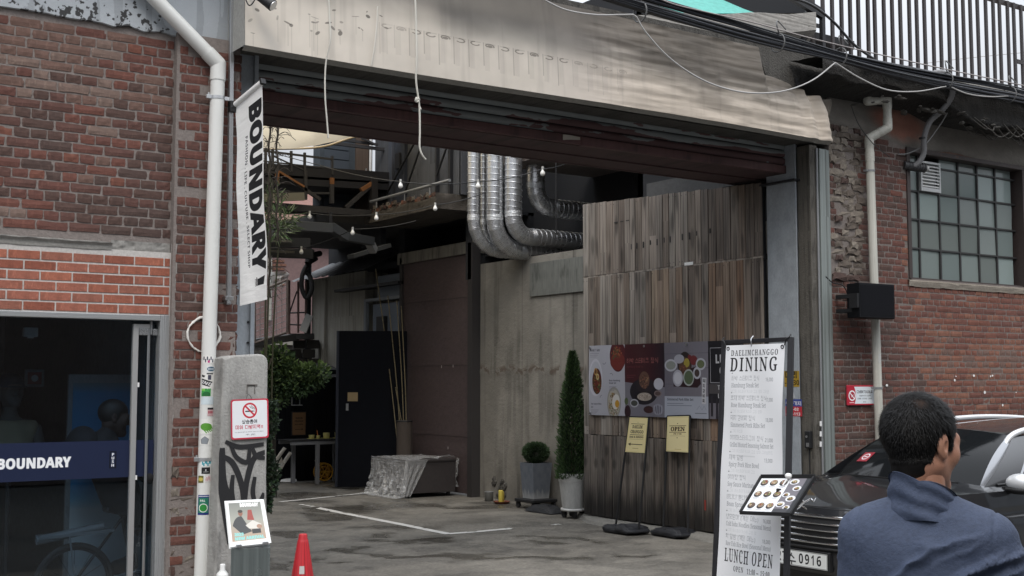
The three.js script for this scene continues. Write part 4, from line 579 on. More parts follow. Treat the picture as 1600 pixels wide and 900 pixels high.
// ---------- right brick building ----------
{
  const base = V(11, 0, 0), t = thing('brick_building', 'weathered brick building with steel grid window right of the gateway', 'building', base);
  const wx0 = 10.8, wx1 = 12.97, wy0 = 2.775, wy1 = 4.16;
  part('wall', [box(9.555, 20, 0, wy0, -0.3, -0.008), box(9.555, wx0, wy0, 4.75, -0.3, -0.008), box(wx1, 20, wy0, 4.75, -0.3, -0.008), box(wx0, wx1, wy1, 4.75, -0.3, -0.008), box(9.56, 20, 4.75, 4.9, -6, -0.3), box(19.8, 20, 0, 4.75, -6, -0.3)].map((g) => uvm(g)), M.mortarDark, t);
  part('room_lining', [box(9.9, 14, 2.0, 4.7, -3.1, -3), box(9.85, 9.95, 2, 4.7, -3, -0.3), box(13.9, 14, 2, 4.7, -3, -0.3), box(9.9, 14, 1.9, 2, -3, -0.3)], std([0.2, 0.215, 0.2], 0.9), t);
  const plasterY = (x) => 4.19 + 0.02 * Math.sin(x * 5) + (x < 10.75 ? 0.13 * smooth(10.75, 9.7, x) : -0.015 * (x - 10.8)) + 0.035 * (fbm(x * 7, 1, 4) - 0.5);
  layBricks(t, 9.56, 13.7, 0.02, 4.32, 0, 13, (x, y, r) => {
    if (y > plasterY(x) - 0.02) return null;
    if (x > wx0 - 0.03 && x < wx1 + 0.03 && y > wy0 - 0.06 && y < wy1 + 0.045) return null;
    const rub = smooth(0.36, 0.1, Math.abs(x - 9.83 - 0.05 * Math.sin(y * 4))) * smooth(2.55, 2.8, y) + 0.3 * (fbm(x * 4, y * 3, 3) - 0.5);
    if (rub > 0.55) return r() < 0.17 ? null : { t: pickFrom(r, [10, 9, 10, 9, 10, 9, 5]), dz: 0.004 + 0.042 * r() * r(), rubble: true };
    const darkZone = smooth(11.4, 10.2, x) * 0.5 + 0.9 * (fbm(x * 1.1 + 7, y * 0.9, 4) - 0.4) + smooth(3.2, 4.2, y) * 0.15, lightv = fbm(x * 1.3 + 60, y * 1.6 + 12, 4) + 0.1 * smooth(11.5, 12.6, x);  // sooty bricks gather towards the gateway
    const dz = r() < 0.05 ? -0.003 : (fbm(x * 2, y * 9, 2) - 0.5) * 0.006;
    if (darkZone > 0.5) return { t: pickFrom(r, [4, 3, 5, 4, 3, 1]), dz };
    if (darkZone > 0.34) return { t: pickFrom(r, [3, 1, 3, 0, 4]), dz };
    if (lightv > 0.6) return { t: pickFrom(r, [8, 6, 2, 8]), dz };
    return { t: pickFrom(r, [0, 1, 2, 0, 8, 2]), dz };
  });
  // plaster strip under the eaves
  const pm = tex(1024, 256, (u, v) => { const x = 9.5 + u * 4, y = 4 + v * 0.8, b = fbm(x * 1.6, y * 3, 5), f = fbm(x * 10, y * 10, 4), red = smooth(0.42, 0.2, Math.hypot((x - 10.55) / 0.4, (y - 4.32) / 0.22) * 0.3) * smooth(0.35, 0.55, b + 0.2), darkZone = smooth(4.33, 4.6, y + 0.18 * (b - 0.5)); let c = [0.19 + 0.12 * (b - 0.5), 0.175 + 0.11 * (b - 0.5), 0.155 + 0.1 * (b - 0.5)]; c = c.map((q, i) => lerp(q, [0.3, 0.12, 0.08][i], red * 0.8) * (0.85 + 0.3 * f) * (1 - 0.45 * darkZone)); return c; });  // plaster gets darker towards the top
  part('plaster_band', grid((u, v) => { const x = lerp(9.56, 13.7, u), y = lerp(plasterY(x), 4.78, v), b = v < 0.02 ? -0.02 : 0; return V(x, y, 0.008 + b + 0.014 * (fbm(x * 3, y * 5, 4) - 0.5)); }, 220, 16), new THREE.MeshStandardMaterial({ map: rep(pm, 1, 1), roughness: 0.95, bumpMap: rep(TX.grainB, 5, 1), bumpScale: 0.008, side: THREE.DoubleSide }), t);
  part('window_lintel', [grid((u, v) => { const x = lerp(wx0 - 0.02, wx1 + 0.02, u); return V(x, lerp(wy1 + 0.0, plasterY(x) + 0.01, v), 0.012 + 0.02 * (fbm(x * 14, v * 5, 4) - 0.5)); }, 120, 6)].map((g) => uvm(g)), std([0.24, 0.15, 0.12], 0.95, { map: rep(TX.brick, 2, 2), side: THREE.DoubleSide, bumpMap: rep(TX.grainB, 3, 3), bumpScale: 0.006 }), t);
  part('window_sill', [grid((u, v) => { const x = lerp(wx0 - 0.05, wx1 + 0.3, u), k = 0.016 * (fbm(x * 9, v * 7, 4) - 0.5), a = v * 2; return a < 1 ? V(x, lerp(2.69, 2.755, a) + k, 0.01 + 0.012 * a + k) : V(x, 2.755 + 0.03 * (a - 1) + k * (2 - a), 0.022 - 0.14 * (a - 1) + k); }, 120, 10)].map((g) => uvm(g)), std([0.34, 0.3, 0.25], 0.95, { map: rep(TX.grain, 2, 2), bumpMap: rep(TX.grainB, 3, 3), bumpScale: 0.006, side: THREE.DoubleSide }), t);
  // window
  const fm = std([0.062, 0.046, 0.043], 0.55, { map: rep(TX.grain, 2, 2) }), glass = phys([0.34, 0.4, 0.385], 0.13, { transmission: 0.4, thickness: 0, ior: 1.5, roughnessMap: rep(TX.rough, 1, 1) });
  const win = part('window', [uvm(box(wx0 - 0.03, wx0 + 0.025, wy0, wy1, -0.2, 0.01, 0.003)), uvm(box(wx1 - 0.1, wx1 - 0.02, wy0, wy1, -0.2, 0.01, 0.003)), uvm(box(wx1 - 0.02, wx1 + 0.03, wy0 - 0.01, wy1, -0.1, 0.02, 0.003)), uvm(box(wx0 - 0.03, wx1 + 0.03, wy1 - 0.012, wy1 + 0.035, -0.2, 0.016, 0.003)), uvm(box(wx0, wx1, wy0 - 0.003, wy0 + 0.018, -0.2, -0.03, 0.003))], fm, t);
  const xs = [10.84, 11.09, 11.45, 11.8, 12.15, 12.49, 12.82], ys = [2.795, 3.12, 3.44, 3.75, 4.04, 4.148], bm = std([0.03, 0.03, 0.03], 0.5);
  for (const x of xs.slice(1, -1)) part('mullion', box(x - 0.012, x + 0.012, wy0 + 0.018, wy1 - 0.012, -0.13, -0.09, 0.002), bm, win);
  for (const y of ys.slice(1, -1)) part('glazing_bar', box(wx0 + 0.025, wx1 - 0.1, y - 0.01, y + 0.01, -0.127, -0.093, 0.002), bm, win);
  const tints = [glass, ...[[0.29, 0.35, 0.34], [0.27, 0.31, 0.295], [0.42, 0.5, 0.485], [0.36, 0.41, 0.4]].map((c) => { const m = glass.clone(); m.color = lin(...c); return m; })], gr = rng(8);
  for (let i = 0; i < 6; i++) for (let j = 0; j < 5; j++) { if (i === 1 && j >= 3) continue; part('pane', new THREE.BoxGeometry(xs[i + 1] - xs[i] - 0.016, ys[j + 1] - ys[j] - 0.012, 0.004).rotateY((gr() - 0.5) * 0.05).rotateX((gr() - 0.5) * 0.05).translate((xs[i] + xs[i + 1]) / 2, (ys[j] + ys[j + 1]) / 2, -0.113), pickFrom(gr, tints), win); }
  { const r = rng(66), g = []; for (let i = 0; i < 16; i++) { const x = 10.9 + r() * 2, y = 2.8 + Math.floor(r() * 3) * 0.42, w = 0.06 + 0.14 * r(); g.push(r() < 0.5 ? box(x, x + w, y, y + 0.12 + 0.2 * r(), -0.34 - 0.1 * r(), -0.2, 0.01) : new THREE.TorusGeometry(0.09, 0.025, 8, 20).translate(x, y + 0.12, -0.24)); } part('stored_goods', g, std([0.6, 0.6, 0.57], 0.7), t); part('inner_shelf', [3.2, 3.62].map((y) => box(10.85, 12.9, y - 0.02, y, -0.5, -0.2)), M.aluDull, t); }
  const lv = part('louver', [box(11.1, 11.12, 3.76, 4.09, -0.1, -0.06), box(11.42, 11.44, 3.76, 4.09, -0.1, -0.06), box(11.12, 11.42, 4.07, 4.09, -0.1, -0.06), box(11.12, 11.42, 3.76, 3.8, -0.1, -0.06), box(11.12, 11.42, 3.8, 4.07, -0.115, -0.11)], std([0.55, 0.56, 0.56], 0.45, { metalness: 0.3 }), win);
  for (let i = 0; i < 7; i++) { const y = 3.82 + i * 0.037; part('louver_blade', new THREE.BoxGeometry(0.3, 0.005, 0.04).rotateX(0.6).translate(11.27, y, -0.075), M.white, lv); }
  // eaves: a rough dark slab with broken edge
  part('eaves', [grid((u, v) => { const x = lerp(9.0, 15, u), a = v * 3, n = 0.05 * (fbm(x * 5, v * 6, 4) - 0.5), y0 = lerp(4.64, 4.55, smooth(10.7, 11.2, x)) + 0.06 * (fbm(x * 2.2, 3, 4) - 0.5) - 0.09 * smooth(11, 11.6, x) * smooth(13, 12.2, x); return a < 1 ? V(x, lerp(4.57 - 0.08 * smooth(10.7, 11.2, x), y0, a) + n * a, lerp(-0.02, 0.41, a)) : a < 2 ? V(x, lerp(y0, 4.83, a - 1) + n * (2 - a), 0.42 + n) : V(x, 4.83 + 0.03 * (a - 2) + n, lerp(0.42, 0.0, a - 2)); }, 300, 30)].map((g) => uvm(g)), std([0.04, 0.038, 0.036], 0.95, { map: rep(TX.streak, 0.8, 1.5), bumpMap: rep(TX.grainB, 1.5, 1.5), bumpScale: 0.02, side: THREE.DoubleSide }), t);
  const er = rng(17), deb = []; for (let i = 0; i < 46; i++) { const x = 9.6 + er() * 3.4, z = 0.15 + er() * 0.4, y = 4.47 + er() * 0.06 - (x > 11.2 && x < 12.4 ? 0.07 * er() : 0), g = new THREE.IcosahedronGeometry(0.012 + er() * 0.03, 0); g.scale(1 + er() * 2.5, 0.6, 1).rotateY(er() * 3).rotateZ((er() - 0.5) * 0.6).translate(x, y, z); deb.push(g); }
  for (let i = 0; i < 14; i++) { const x = 11.1 + er() * 1.2, z = 0.2 + er() * 0.3; deb.push(tube([V(x, 4.5, z), V(x + 0.1 + er() * 0.15, 4.39 - er() * 0.06, z + 0.05), V(x + 0.25 + er() * 0.25, 4.42 + er() * 0.05, z)], 0.004 + er() * 0.006, 10, 5)); }
  part('crumbling_edge', deb.map((g) => uvm(g)), M.darkConcrete, t);
  part('roof_edge_mortar', [grid((u, v) => { const x = lerp(9.55, 13.7, u), a = v * Math.PI, n = 0.05 * fbm(x * 4, v * 5, 4); return V(x, 4.83 + (0.05 + n) * Math.sin(a) + 0.02 * fbm(x * 2, 4, 3), 0.3 - 0.2 * Math.cos(a)); }, 160, 10)].map((g) => uvm(g)), std([0.26, 0.25, 0.23], 0.95, { map: rep(TX.grain, 2, 2), side: THREE.DoubleSide, bumpMap: rep(TX.grainB, 2, 2), bumpScale: 0.01 }), t);
  // small white paint splashes on the bricks
  const sp = [[1494, 588], [1492, 594], [1522, 587], [1548, 588], [1551, 587], [1539, 613], [1588, 613], [1567, 633], [1386, 602]].map(([x, y], i) => { const q = atZ(x, y, 0.008), g = new THREE.CircleGeometry(0.011 + 0.004 * (i % 3), 9); g.scale(1, 0.7 + 0.3 * (i % 2), 1).translate(q.x, q.y, 0.006); return g; });
  part('paint_splash', sp, std([0.8, 0.8, 0.78], 0.6, { side: THREE.DoubleSide }), t);
}
{ // roof fence of dark bars
  const base = V(11.5, 4.86, -0.3), t = thing('roof_fence', 'tall dark brown metal bar fence standing on the roof edge', 'fence', base), fm = std([0.05, 0.042, 0.042], 0.55, { map: rep(TX.grain, 2, 2) });
  part('rail', [box(9.55, 13.6, 6.26, 6.31, -0.34, -0.3), box(9.55, 13.6, 4.94, 4.98, -0.34, -0.3)], fm, t);
  const r = rng(4); for (let i = 0; i < 28; i++) { const x = 9.68 + i * 0.1435; if (x > 13.6) break; const o = part('fence_bar', box(-0.019, 0.019, 4.82, 6.3, -0.3, -0.272), fm, null); o.name = 'bar'; o.position.set(x - base.x, -base.y, -base.z); o.rotation.z = (r() - 0.5) * 0.006; t.add(o); }
  part('connector', [box(9.7, 9.78, 5.4, 5.44, -0.29, -0.27), box(13.28, 13.42, 5.55, 5.6, -0.29, -0.27), box(13.28, 13.42, 5.0, 5.05, -0.29, -0.27)], fm, t);
}
{ // right drain pipe with offset
  const a = atZ(1355, 138, 0.12), b = atZ(1356, 158, 0.12), c = atZ(1386, 155, 0.2), d = atZ(1387, 200, 0.2), e = atZ(1358, 216, 0.09), f = atZ(1373, 650, 0.09), r = 0.044, dir = f.clone().sub(e).normalize(), foot = e.clone().addScaledVector(dir, e.y / -dir.y);
  const t = thing('drain_pipe', 'cream plastic drain pipe with a double bend on the right brick wall', 'drain pipe', V(foot.x, 0, 0.09)), m = phys([0.68, 0.67, 0.6], 0.42, { map: rep(TX.grain, 1, 0.4) });
  part('pipe', [cyl(a, b, r * 0.9, r * 0.9, 24), cyl(b, c, r, r, 24), cyl(c, d, r, r, 24), cyl(d, e, r, r, 24), cyl(e, foot, r, r, 24)], m, t);
  const el = (p, u, v) => [new THREE.SphereGeometry(r + 0.004, 24, 14).translate(p.x, p.y, p.z), cyl(p, p.clone().lerp(u, Math.min(0.5, 0.1 / p.distanceTo(u))), r + 0.004, r + 0.004, 24), cyl(p, p.clone().lerp(v, Math.min(0.5, 0.1 / p.distanceTo(v))), r + 0.004, r + 0.004, 24)];
  for (const [p, u, v] of [[b, a, c], [c, b, d], [d, c, e], [e, d, foot]]) part('elbow', el(p, u, v), m, t);
  const g = (y) => e.clone().addScaledVector(dir, (e.y - y) / -dir.y); part('coupling', [cyl(g(4.05), g(3.95), r + 0.004, r + 0.004, 24)], m, t); for (const y of [3.86, 1.62]) part('strap', [cyl(g(y), g(y - 0.02), r + 0.005, r + 0.005, 24), box(g(y).x - 0.07, g(y).x - 0.04, y - 0.02, y, 0.06, 0.1)], M.aluDull, t);
  const lb = g(atZ(1368, 560, 0.09).y); part('paper_tag', grid((u, v) => { const q = -0.5 + u * 0.7; return V(lb.x + Math.sin(q) * (r + 0.001), lb.y + 0.05 - v * 0.1, lb.z + Math.cos(q) * (r + 0.001)); }, 6, 1), std([0.5, 0.5, 0.48], 0.8, { side: THREE.DoubleSide }), t);
}
{ // loudspeaker box on the wall
  const A = atZ(1345, 442, 0.36), B = atZ(1396, 440, 0.36), C = atZ(1397, 497, 0.36), base = V((A.x + B.x) / 2, (A.y + C.y) / 2, 0.02), t = thing('wall_speaker', 'black box loudspeaker mounted over the drain pipe on the brick wall', 'loudspeaker', base);
  const s = new THREE.Shape(); s.moveTo(A.x, 0.34); s.lineTo(B.x, 0.36); s.lineTo(B.x + 0.075, 0.3); s.lineTo(B.x + 0.06, 0.16); s.lineTo(A.x + 0.04, 0.16); s.closePath();
  const g = new THREE.ExtrudeGeometry(s, { depth: A.y - C.y, bevelEnabled: true, bevelSize: 0.006, bevelThickness: 0.006, bevelSegments: 2 }).rotateX(Math.PI / 2).translate(0, 0, 0); g.scale(1, 1, 1); g.translate(0, A.y, 0);
  part('cabinet', g, phys([0.006, 0.0065, 0.0085], 0.6, { specularIntensity: 0.4 }), t); part('grille', grid((u, v) => V(lerp(A.x + 0.012, B.x - 0.012, u), lerp(C.y + 0.015, A.y - 0.015, v), lerp(0.3485, 0.3675, u)), 2, 2), phys([0.005, 0.0055, 0.008], 0.8, { specularIntensity: 0.3, bumpMap: rep(TX.grainB, 8, 8), bumpScale: 0.003, side: THREE.DoubleSide }), t);
  part('bracket', [box(A.x + 0.02, A.x + 0.06, A.y - 0.14, A.y - 0.1, 0.02, 0.3, 0.003), box(A.x + 0.02, A.x + 0.06, C.y + 0.05, C.y + 0.09, 0.02, 0.3, 0.003), box(A.x - 0.035, A.x + 0.02, C.y + 0.09, A.y - 0.1, 0.24, 0.34)], M.black, t);
  const q = (x, y) => atZ(x, y, 0.03); part('cable', tube([q(1290, 432), q(1300, 441), q(1318, 447), q(1325, 462), q(1328, 478), q(1337, 487)], 0.006, 40, 6), M.black, t);
}
{ // right no smoking sign
  const c = atZ(1345, 617.5, 0.02), base = V(c.x, c.y, 0.01), w = 0.42, h = 0.205, t = thing('no_smoking_sign', 'wide red and white no smoking sign on the right brick wall', 'sign', base);
  const pr = print(860, 420, (x, W, H) => { x.fillStyle = '#b8283c'; x.fillRect(0, 0, W, H); x.fillStyle = '#e4ebf1'; x.beginPath(); x.moveTo(215, 26); x.lineTo(W - 18, 26); x.lineTo(W - 18, H - 26); x.lineTo(220, H - 26); x.quadraticCurveTo(320, H / 2, 215, 26); x.fill(); x.fillStyle = '#f4f4f6'; x.beginPath(); x.arc(148, 218, 112, 0, 7); x.fill(); x.fillStyle = '#a8283c'; x.beginPath(); x.arc(148, 218, 84, 0, 7); x.fill(); x.strokeStyle = '#f4f4f6'; x.lineWidth = 22; x.beginPath(); x.moveTo(84, 158); x.lineTo(212, 280); x.stroke(); x.lineWidth = 12; x.beginPath(); x.moveTo(120, 250); x.lineTo(190, 196); x.stroke(); x.fillStyle = '#f0c8cc'; x.fillRect(60, 360, 150, 18); x.fillStyle = '#18191d'; hangulC(x, '담배연기싫어요', 555, 168, 76, 0.13); x.fillStyle = '#3a4048'; hangulC(x, '간접흡연으로 이웃에게', 555, 238, 38, 0.1); hangulC(x, '피해를 주지마세요 금연해요', 550, 300, 38, 0.1); hangulC(x, '성동구청', 540, 366, 26, 0.1); });
  part('plate', box(c.x - w / 2, c.x + w / 2, c.y - h / 2, c.y + h / 2, 0.008, 0.022, 0.005), std([0.4, 0.03, 0.05], 0.4), t); part('print', sheet(V(c.x - w / 2 + 0.004, c.y - h / 2 + 0.004, 0.0232), V(c.x + w / 2 - 0.004, c.y - h / 2 + 0.004, 0.0232), V(c.x + w / 2 - 0.004, c.y + h / 2 - 0.004, 0.0232), V(c.x - w / 2 + 0.004, c.y + h / 2 - 0.004, 0.0232)), new THREE.MeshStandardMaterial({ map: pr, roughness: 0.35 }), t);
}
{ // corrugated hose into the window, and small wires
  const q = (x, y, z) => atZ(x, y, z), hose = std([0.2, 0.2, 0.205], 0.6), pts = [q(1440, 120, 0.35), q(1470, 113, 0.5), q(1487, 124, 0.5), q(1487, 150, 0.45), q(1472, 172, 0.35), q(1453, 190, 0.25), q(1444, 215, 0.18), q(1443, 240, 0.14), q(1436, 253, 0.1), q(1428, 260, 0.06)], base = pts[9].clone(), t = thing('vent_hose', 'grey flexible hose curving from the roof edge down to the window', 'hose', base);
  const g = new THREE.TubeGeometry(new THREE.CatmullRomCurve3(pts), 260, 0.03, 12), p = g.attributes.position, n = g.attributes.normal; for (let i = 0; i < p.count; i++) { const k = 0.0025 * Math.sin(Math.floor(i / 13) * 1.3); p.setXYZ(i, p.getX(i) + n.getX(i) * k, p.getY(i) + n.getY(i) * k, p.getZ(i) + n.getZ(i) * k); } part('hose', g, hose, t);
  const e = q(1412, 258, 0.0), f = q(1446, 263, 0.1), d = f.clone().sub(e); part('duct_end', [cyl(e, f, 0.045, 0.042, 20), ...[0.2, 0.32, 0.44, 0.56, 0.68, 0.8, 0.92].map((k) => cyl(e.clone().addScaledVector(d, k), e.clone().addScaledVector(d, k + 0.05), 0.05, 0.05, 20))], std([0.045, 0.045, 0.047], 0.5), t); part('duct_mouth', [cyl(f, f.clone().addScaledVector(d, 0.12), 0.035, 0.03, 16)], std([0.4, 0.4, 0.39], 0.4), t); part('tie', [cyl(q(1441, 216, 0.17).add(V(0, 0.008, 0)), q(1441, 216, 0.17).add(V(0, -0.008, 0)), 0.036, 0.036, 14)], M.black, t);
  const W = [['thin grey wire looping beside the hose above the window', [[1490, 150, 0.4], [1478, 180, 0.3], [1462, 205, 0.2], [1447, 224, 0.15], [1436, 232, 0.1], [1418, 240, 0.03], [1404, 241, 0.02]], 0.007, [0.25, 0.25, 0.25]], ['thin dark wire dropping behind the cream drain pipe bend', [[1330, 165, 0.15], [1342, 195, 0.06], [1362, 222, 0.15], [1390, 245, 0.03]], 0.005, [0.05, 0.05, 0.05]]];
  for (const [l, pp, r, c] of W) { const v = pp.map(([x, y, z]) => q(x, y, z)); single('wall_wire', l, 'wire', [tube(v, r, 50, 5)], std(c, 0.6), v[v.length - 1].clone()); }
}
{ // bundle of black cables along the roof edge, wires, roof things
  const black = std([0.014, 0.015, 0.019], 0.5), r = rng(41), base = V(9, 4.77, 0.6);
  const t = thing('cable_bundle', 'thick bundle of black power cables strung along the roof edge', 'cables', base);
  for (let i = 0; i < 15; i++) {
    const pts = [], oy = (r() - 0.5) * 0.13, oz = (r() - 0.5) * 0.12, f = r() * 3; for (let k = 0; k <= 24; k++) { const x = 4.6 + k * 0.45, spread = 0.5 + 0.55 * Math.abs(Math.sin((x - 8.95) * 0.75)), yc = 4.79 + 0.022 * Math.abs(x - 9) * (x < 9 ? 1.9 : 0.2) - 0.035 * Math.abs(Math.sin((x - 8.95) * 1.02)); pts.push(V(x, yc + oy * spread * 1.35 + 0.012 * Math.sin(x * 1.7 + f), 0.6 + oz * spread)); }
    part('cable', tube(pts, 0.008 + 0.011 * r(), 110, 6), i % 5 === 4 ? std([0.05, 0.055, 0.07], 0.4) : black, t);
  }
  const q = (x, y, z = 0.62) => atZ(x, y, z), wr = std([0.42, 0.41, 0.4], 0.55), drk = std([0.03, 0.03, 0.032], 0.5);
  const W = [['white wire drooping from the cable bundle across the canopy', [[840, -6], [880, 14], [930, 23], [978, 23], [992, 24], [1005, 45], [1040, 85], [1080, 115], [1120, 134], [1170, 145], [1225, 142], [1270, 125], [1305, 98]], 0.007, wr], ['grey wire hanging in a loop under the cables above the drain pipe', [[1305, 98], [1340, 120], [1385, 140], [1430, 143], [1478, 135]], 0.007, wr], ['pale wire loop under the cables at the far right', [[1486, 136], [1510, 146], [1545, 151], [1575, 150]], 0.007, wr], ['thin twisted wire running above the cable bundle', [[960, -40], [1040, 2], [1100, 18], [1180, 36], [1260, 58], [1330, 75], [1440, 100], [1520, 117], [1640, 142]], 0.006, std([0.3, 0.27, 0.26], 0.6)], ['black cable falling from the roof canopy to the roof edge', [[1200, -8], [1262, 5], [1300, 32], [1335, 70], [1365, 92]], 0.014, drk]];
  for (const [l, p, rad, m] of W) { const v = p.map(([x, y], i) => q(x, y, m === drk ? 0.1 : 0.64)), b = v[Math.floor(v.length / 2)].clone(); single('overhead_wire', l, 'wire', [tube(v, rad, 90, 6)], m, b); }
  const far = [atZ(1400, 105, -3), atZ(1500, 92, -3), atZ(1640, 78, -3)]; single('overhead_wire', 'very thin pale wire crossing the sky behind the fence bars', 'wire', [tube(far, 0.006, 30, 5)], wr, far[1].clone());
  // ties round the bundle
  for (const [x, y] of [[1000, 12], [1215, 55], [1312, 85], [1478, 130], [1577, 148]]) { const c = q(x, y, 0.6); part('tie', [new THREE.TorusGeometry(0.085, 0.007, 6, 20).rotateY(Math.PI / 2).translate(c.x, 4.78, 0.6), tube([V(c.x, 4.86, 0.62), V(c.x - 0.05, 4.93, 0.64), V(c.x - 0.02, 4.98, 0.62), V(c.x + 0.05, 4.9, 0.66)], 0.007, 16, 5)], std([0.12, 0.12, 0.12], 0.6), t); }
  // canopy on the roof and turquoise sheet
  const rc = thing('roof_canopy', 'pale grey fabric canopy box on the roof above the gateway', 'canopy', V(8.6, 5.2, -0.2)), cm = std([0.42, 0.4, 0.37], 0.85, { map: rep(TX.grain, 1, 1), side: THREE.DoubleSide, bumpMap: rep(TX.wrinkle, 0.4, 0.8), bumpScale: 0.01 });
  const A = atZ(1275, 20, -0.1), B = atZ(1275, 48, -0.1); part('fascia', [grid((u, v) => V(lerp(6.4, A.x, u), lerp(B.y, A.y, v) - 0.56 * (1 - u) + 0.01 * Math.sin(u * 20), -0.1), 30, 3)].map((g) => uvm(g)), cm, rc); part('roof_sheet', [grid((u, v) => V(lerp(6.4, A.x, u), lerp(A.y, A.y + 0.1, v) - 0.56 * (1 - u), -0.1 - 1.4 * v), 30, 3)].map((g) => uvm(g)), cm, rc); part('under_sheet', [grid((u, v) => V(lerp(6.4, A.x, u), lerp(B.y, 4.98, v) - 0.56 * (1 - u) * (1 - v), lerp(-0.1, -0.45, v)), 30, 4)].map((g) => uvm(g)), cm, rc); part('end_sheet', [sheet(V(A.x, 4.98, -0.45), V(B.x, B.y, -0.1), V(A.x, A.y, -0.1), V(A.x, A.y + 0.3, -1.4))].map((g) => uvm(g)), cm, rc); part('bracket', [bar(V(9.3, 5.0, -0.3), V(9.4, 5.22, -0.14), 0.05), bar(V(9.4, 5.3, -0.12), V(9.6, 5.62, -0.3), 0.04)], M.darkSteel, rc);
  const ts = thing('tarpaulin', 'turquoise tarpaulin lying on the roof canopy', 'tarpaulin', V(8.3, 5.5, -0.5)); part('sheet', [grid((u, v) => { const x = lerp(7.75, 8.95, u); return V(x, A.y - 0.56 * (A.x - x) / (A.x - 6.4) + 0.004 + 0.3 * v * (1 - smooth(0.7, 1, u)) * smooth(-0.1, 0.15, u), -0.13 - 0.5 * v + 0.02 * Math.sin(x * 9)); }, 30, 4)].map((g) => uvm(g)), std([0.1, 0.42, 0.36], 0.7, { side: THREE.DoubleSide, map: rep(TX.grain, 1, 1) }), ts);
  const dk = thing('roof_sign_frame', 'dark metal frame lying across the roof canopy beside the fence', 'frame', V(9.2, 5.65, -0.2)); part('frame_bar', [bar(V(8.7, 5.78, -0.2), V(9.72, 5.52, -0.2), 0.05, 0.1), bar(V(9.72, 5.56, -0.2), V(9.72, 4.9, -0.2), 0.045)], M.darkSteel, dk);
}
// ---------- courtyard: right side wall, brown door, doorway, pale wall ----------
{
  const base = V(9.85, 0, -4), t = thing('concrete_wall', 'tall bare olive grey concrete side wall behind the round ducts and planters', 'wall', base);
  const cm = tex(1024, 1024, (u, v) => { const z = u * 7, y = v * 4, b = fbm(z * 0.7, y * 0.7, 5), f = fbm(z * 7, y * 7, 4), s = fbm(z * 9, y * 0.7, 4), c = smooth(0.56, 0.7, fbm(z * 1.1 + 30, y * 0.9, 4)); let k = 0.19 + 0.16 * (b - 0.5) + 0.05 * (f - 0.5) - 0.06 * smooth(0.5, 0.72, s) + 0.05 * c; if (Math.abs(z % 1.2 - 0.02) < 0.012) k *= 0.72; const ru = smooth(0.09, 0.0, Math.abs(y - 1.85 - 0.03 * Math.sin(z * 9))) * smooth(0.46, 0.6, fbm(z * 14, y * 20, 3)); return [lerp(k * 1.03, 0.09, ru * 0.8), lerp(k * 0.97, 0.062, ru * 0.8), lerp(k * 0.85, 0.045, ru * 0.8)]; });
  const g = clean(grid((u, v) => { const z = lerp(-6.95, -0.4, u), y = v * 3.43; return V(9.75 + 0.012 * (fbm(z * 1.5, y * 1.5, 3) - 0.5) - 0.02 * smooth(0.05, 0, Math.abs(y - 1.85)) * fbm(z * 12, y * 9, 3), y, z); }, 120, 60)), p = g.attributes.position, uv = g.attributes.uv; for (let i = 0; i < uv.count; i++) uv.setXY(i, (p.getZ(i) + 7) / 7, p.getY(i) / 4);
  part('face', g, new THREE.MeshStandardMaterial({ map: cm, roughness: 0.93, bumpMap: rep(TX.grainB, 4, 3), bumpScale: 0.005, side: THREE.DoubleSide }), t);
  part('core', uvm(box(9.77, 11.2, 0, 3.42, -6.95, -3.3)), M.darkConcrete, t);
  const a = atX(828, 412, 9.73), b = atX(912, 455, 9.73); part('patch_plate', box(9.725, 9.737, b.y, a.y, a.z, b.z + 0.1, 0.002), std([0.2, 0.21, 0.2], 0.6, { map: rep(TX.streak, 1, 1) }), t);
  part('dark_wall_and_shade_roof', [uvm(box(11.2, 11.3, 3.2, 7.5, -7, -3.2)), uvm(box(9.8, 11.2, 3.2, 7.5, -3.3, -3.2)), uvm(box(9.8, 9.84, 3.2, 7.5, -3.3, -0.4)), uvm(box(9.8, 11.3, 5.6, 5.7, -4.0, -1.1)), uvm(box(9.6, 11.3, 3.2, 7.5, -7.05, -6.9))], std([0.022, 0.023, 0.026], 0.9), t);  // dark walls, with a roof slab added to shade the space behind the ducts
  part('upper_beam', [uvm(box(9.6, 9.8, 3.86, 4.08, -2.9, -1.1)), uvm(box(9.3, 9.8, 5.3, 5.5, -3.4, -1.15))], std([0.1, 0.1, 0.1], 0.9, { map: rep(TX.grain, 1, 1) }), t);
  // broken hole with rubble at the foot of the wall
  const h = atX(777, 770, 9.74), r = rng(9), hole = []; for (let i = 0; i < 16; i++) { const q = new THREE.IcosahedronGeometry(0.03 + 0.04 * r(), 0); q.scale(0.5, 0.8, 1.1).rotateX(r() * 3).translate(9.74 + 0.02 * r(), 0.03 + r() * 0.26, h.z + (r() - 0.5) * 0.42); hole.push(q); } part('broken_corner', hole.map((q) => uvm(q)), M.darkConcrete, t);
}
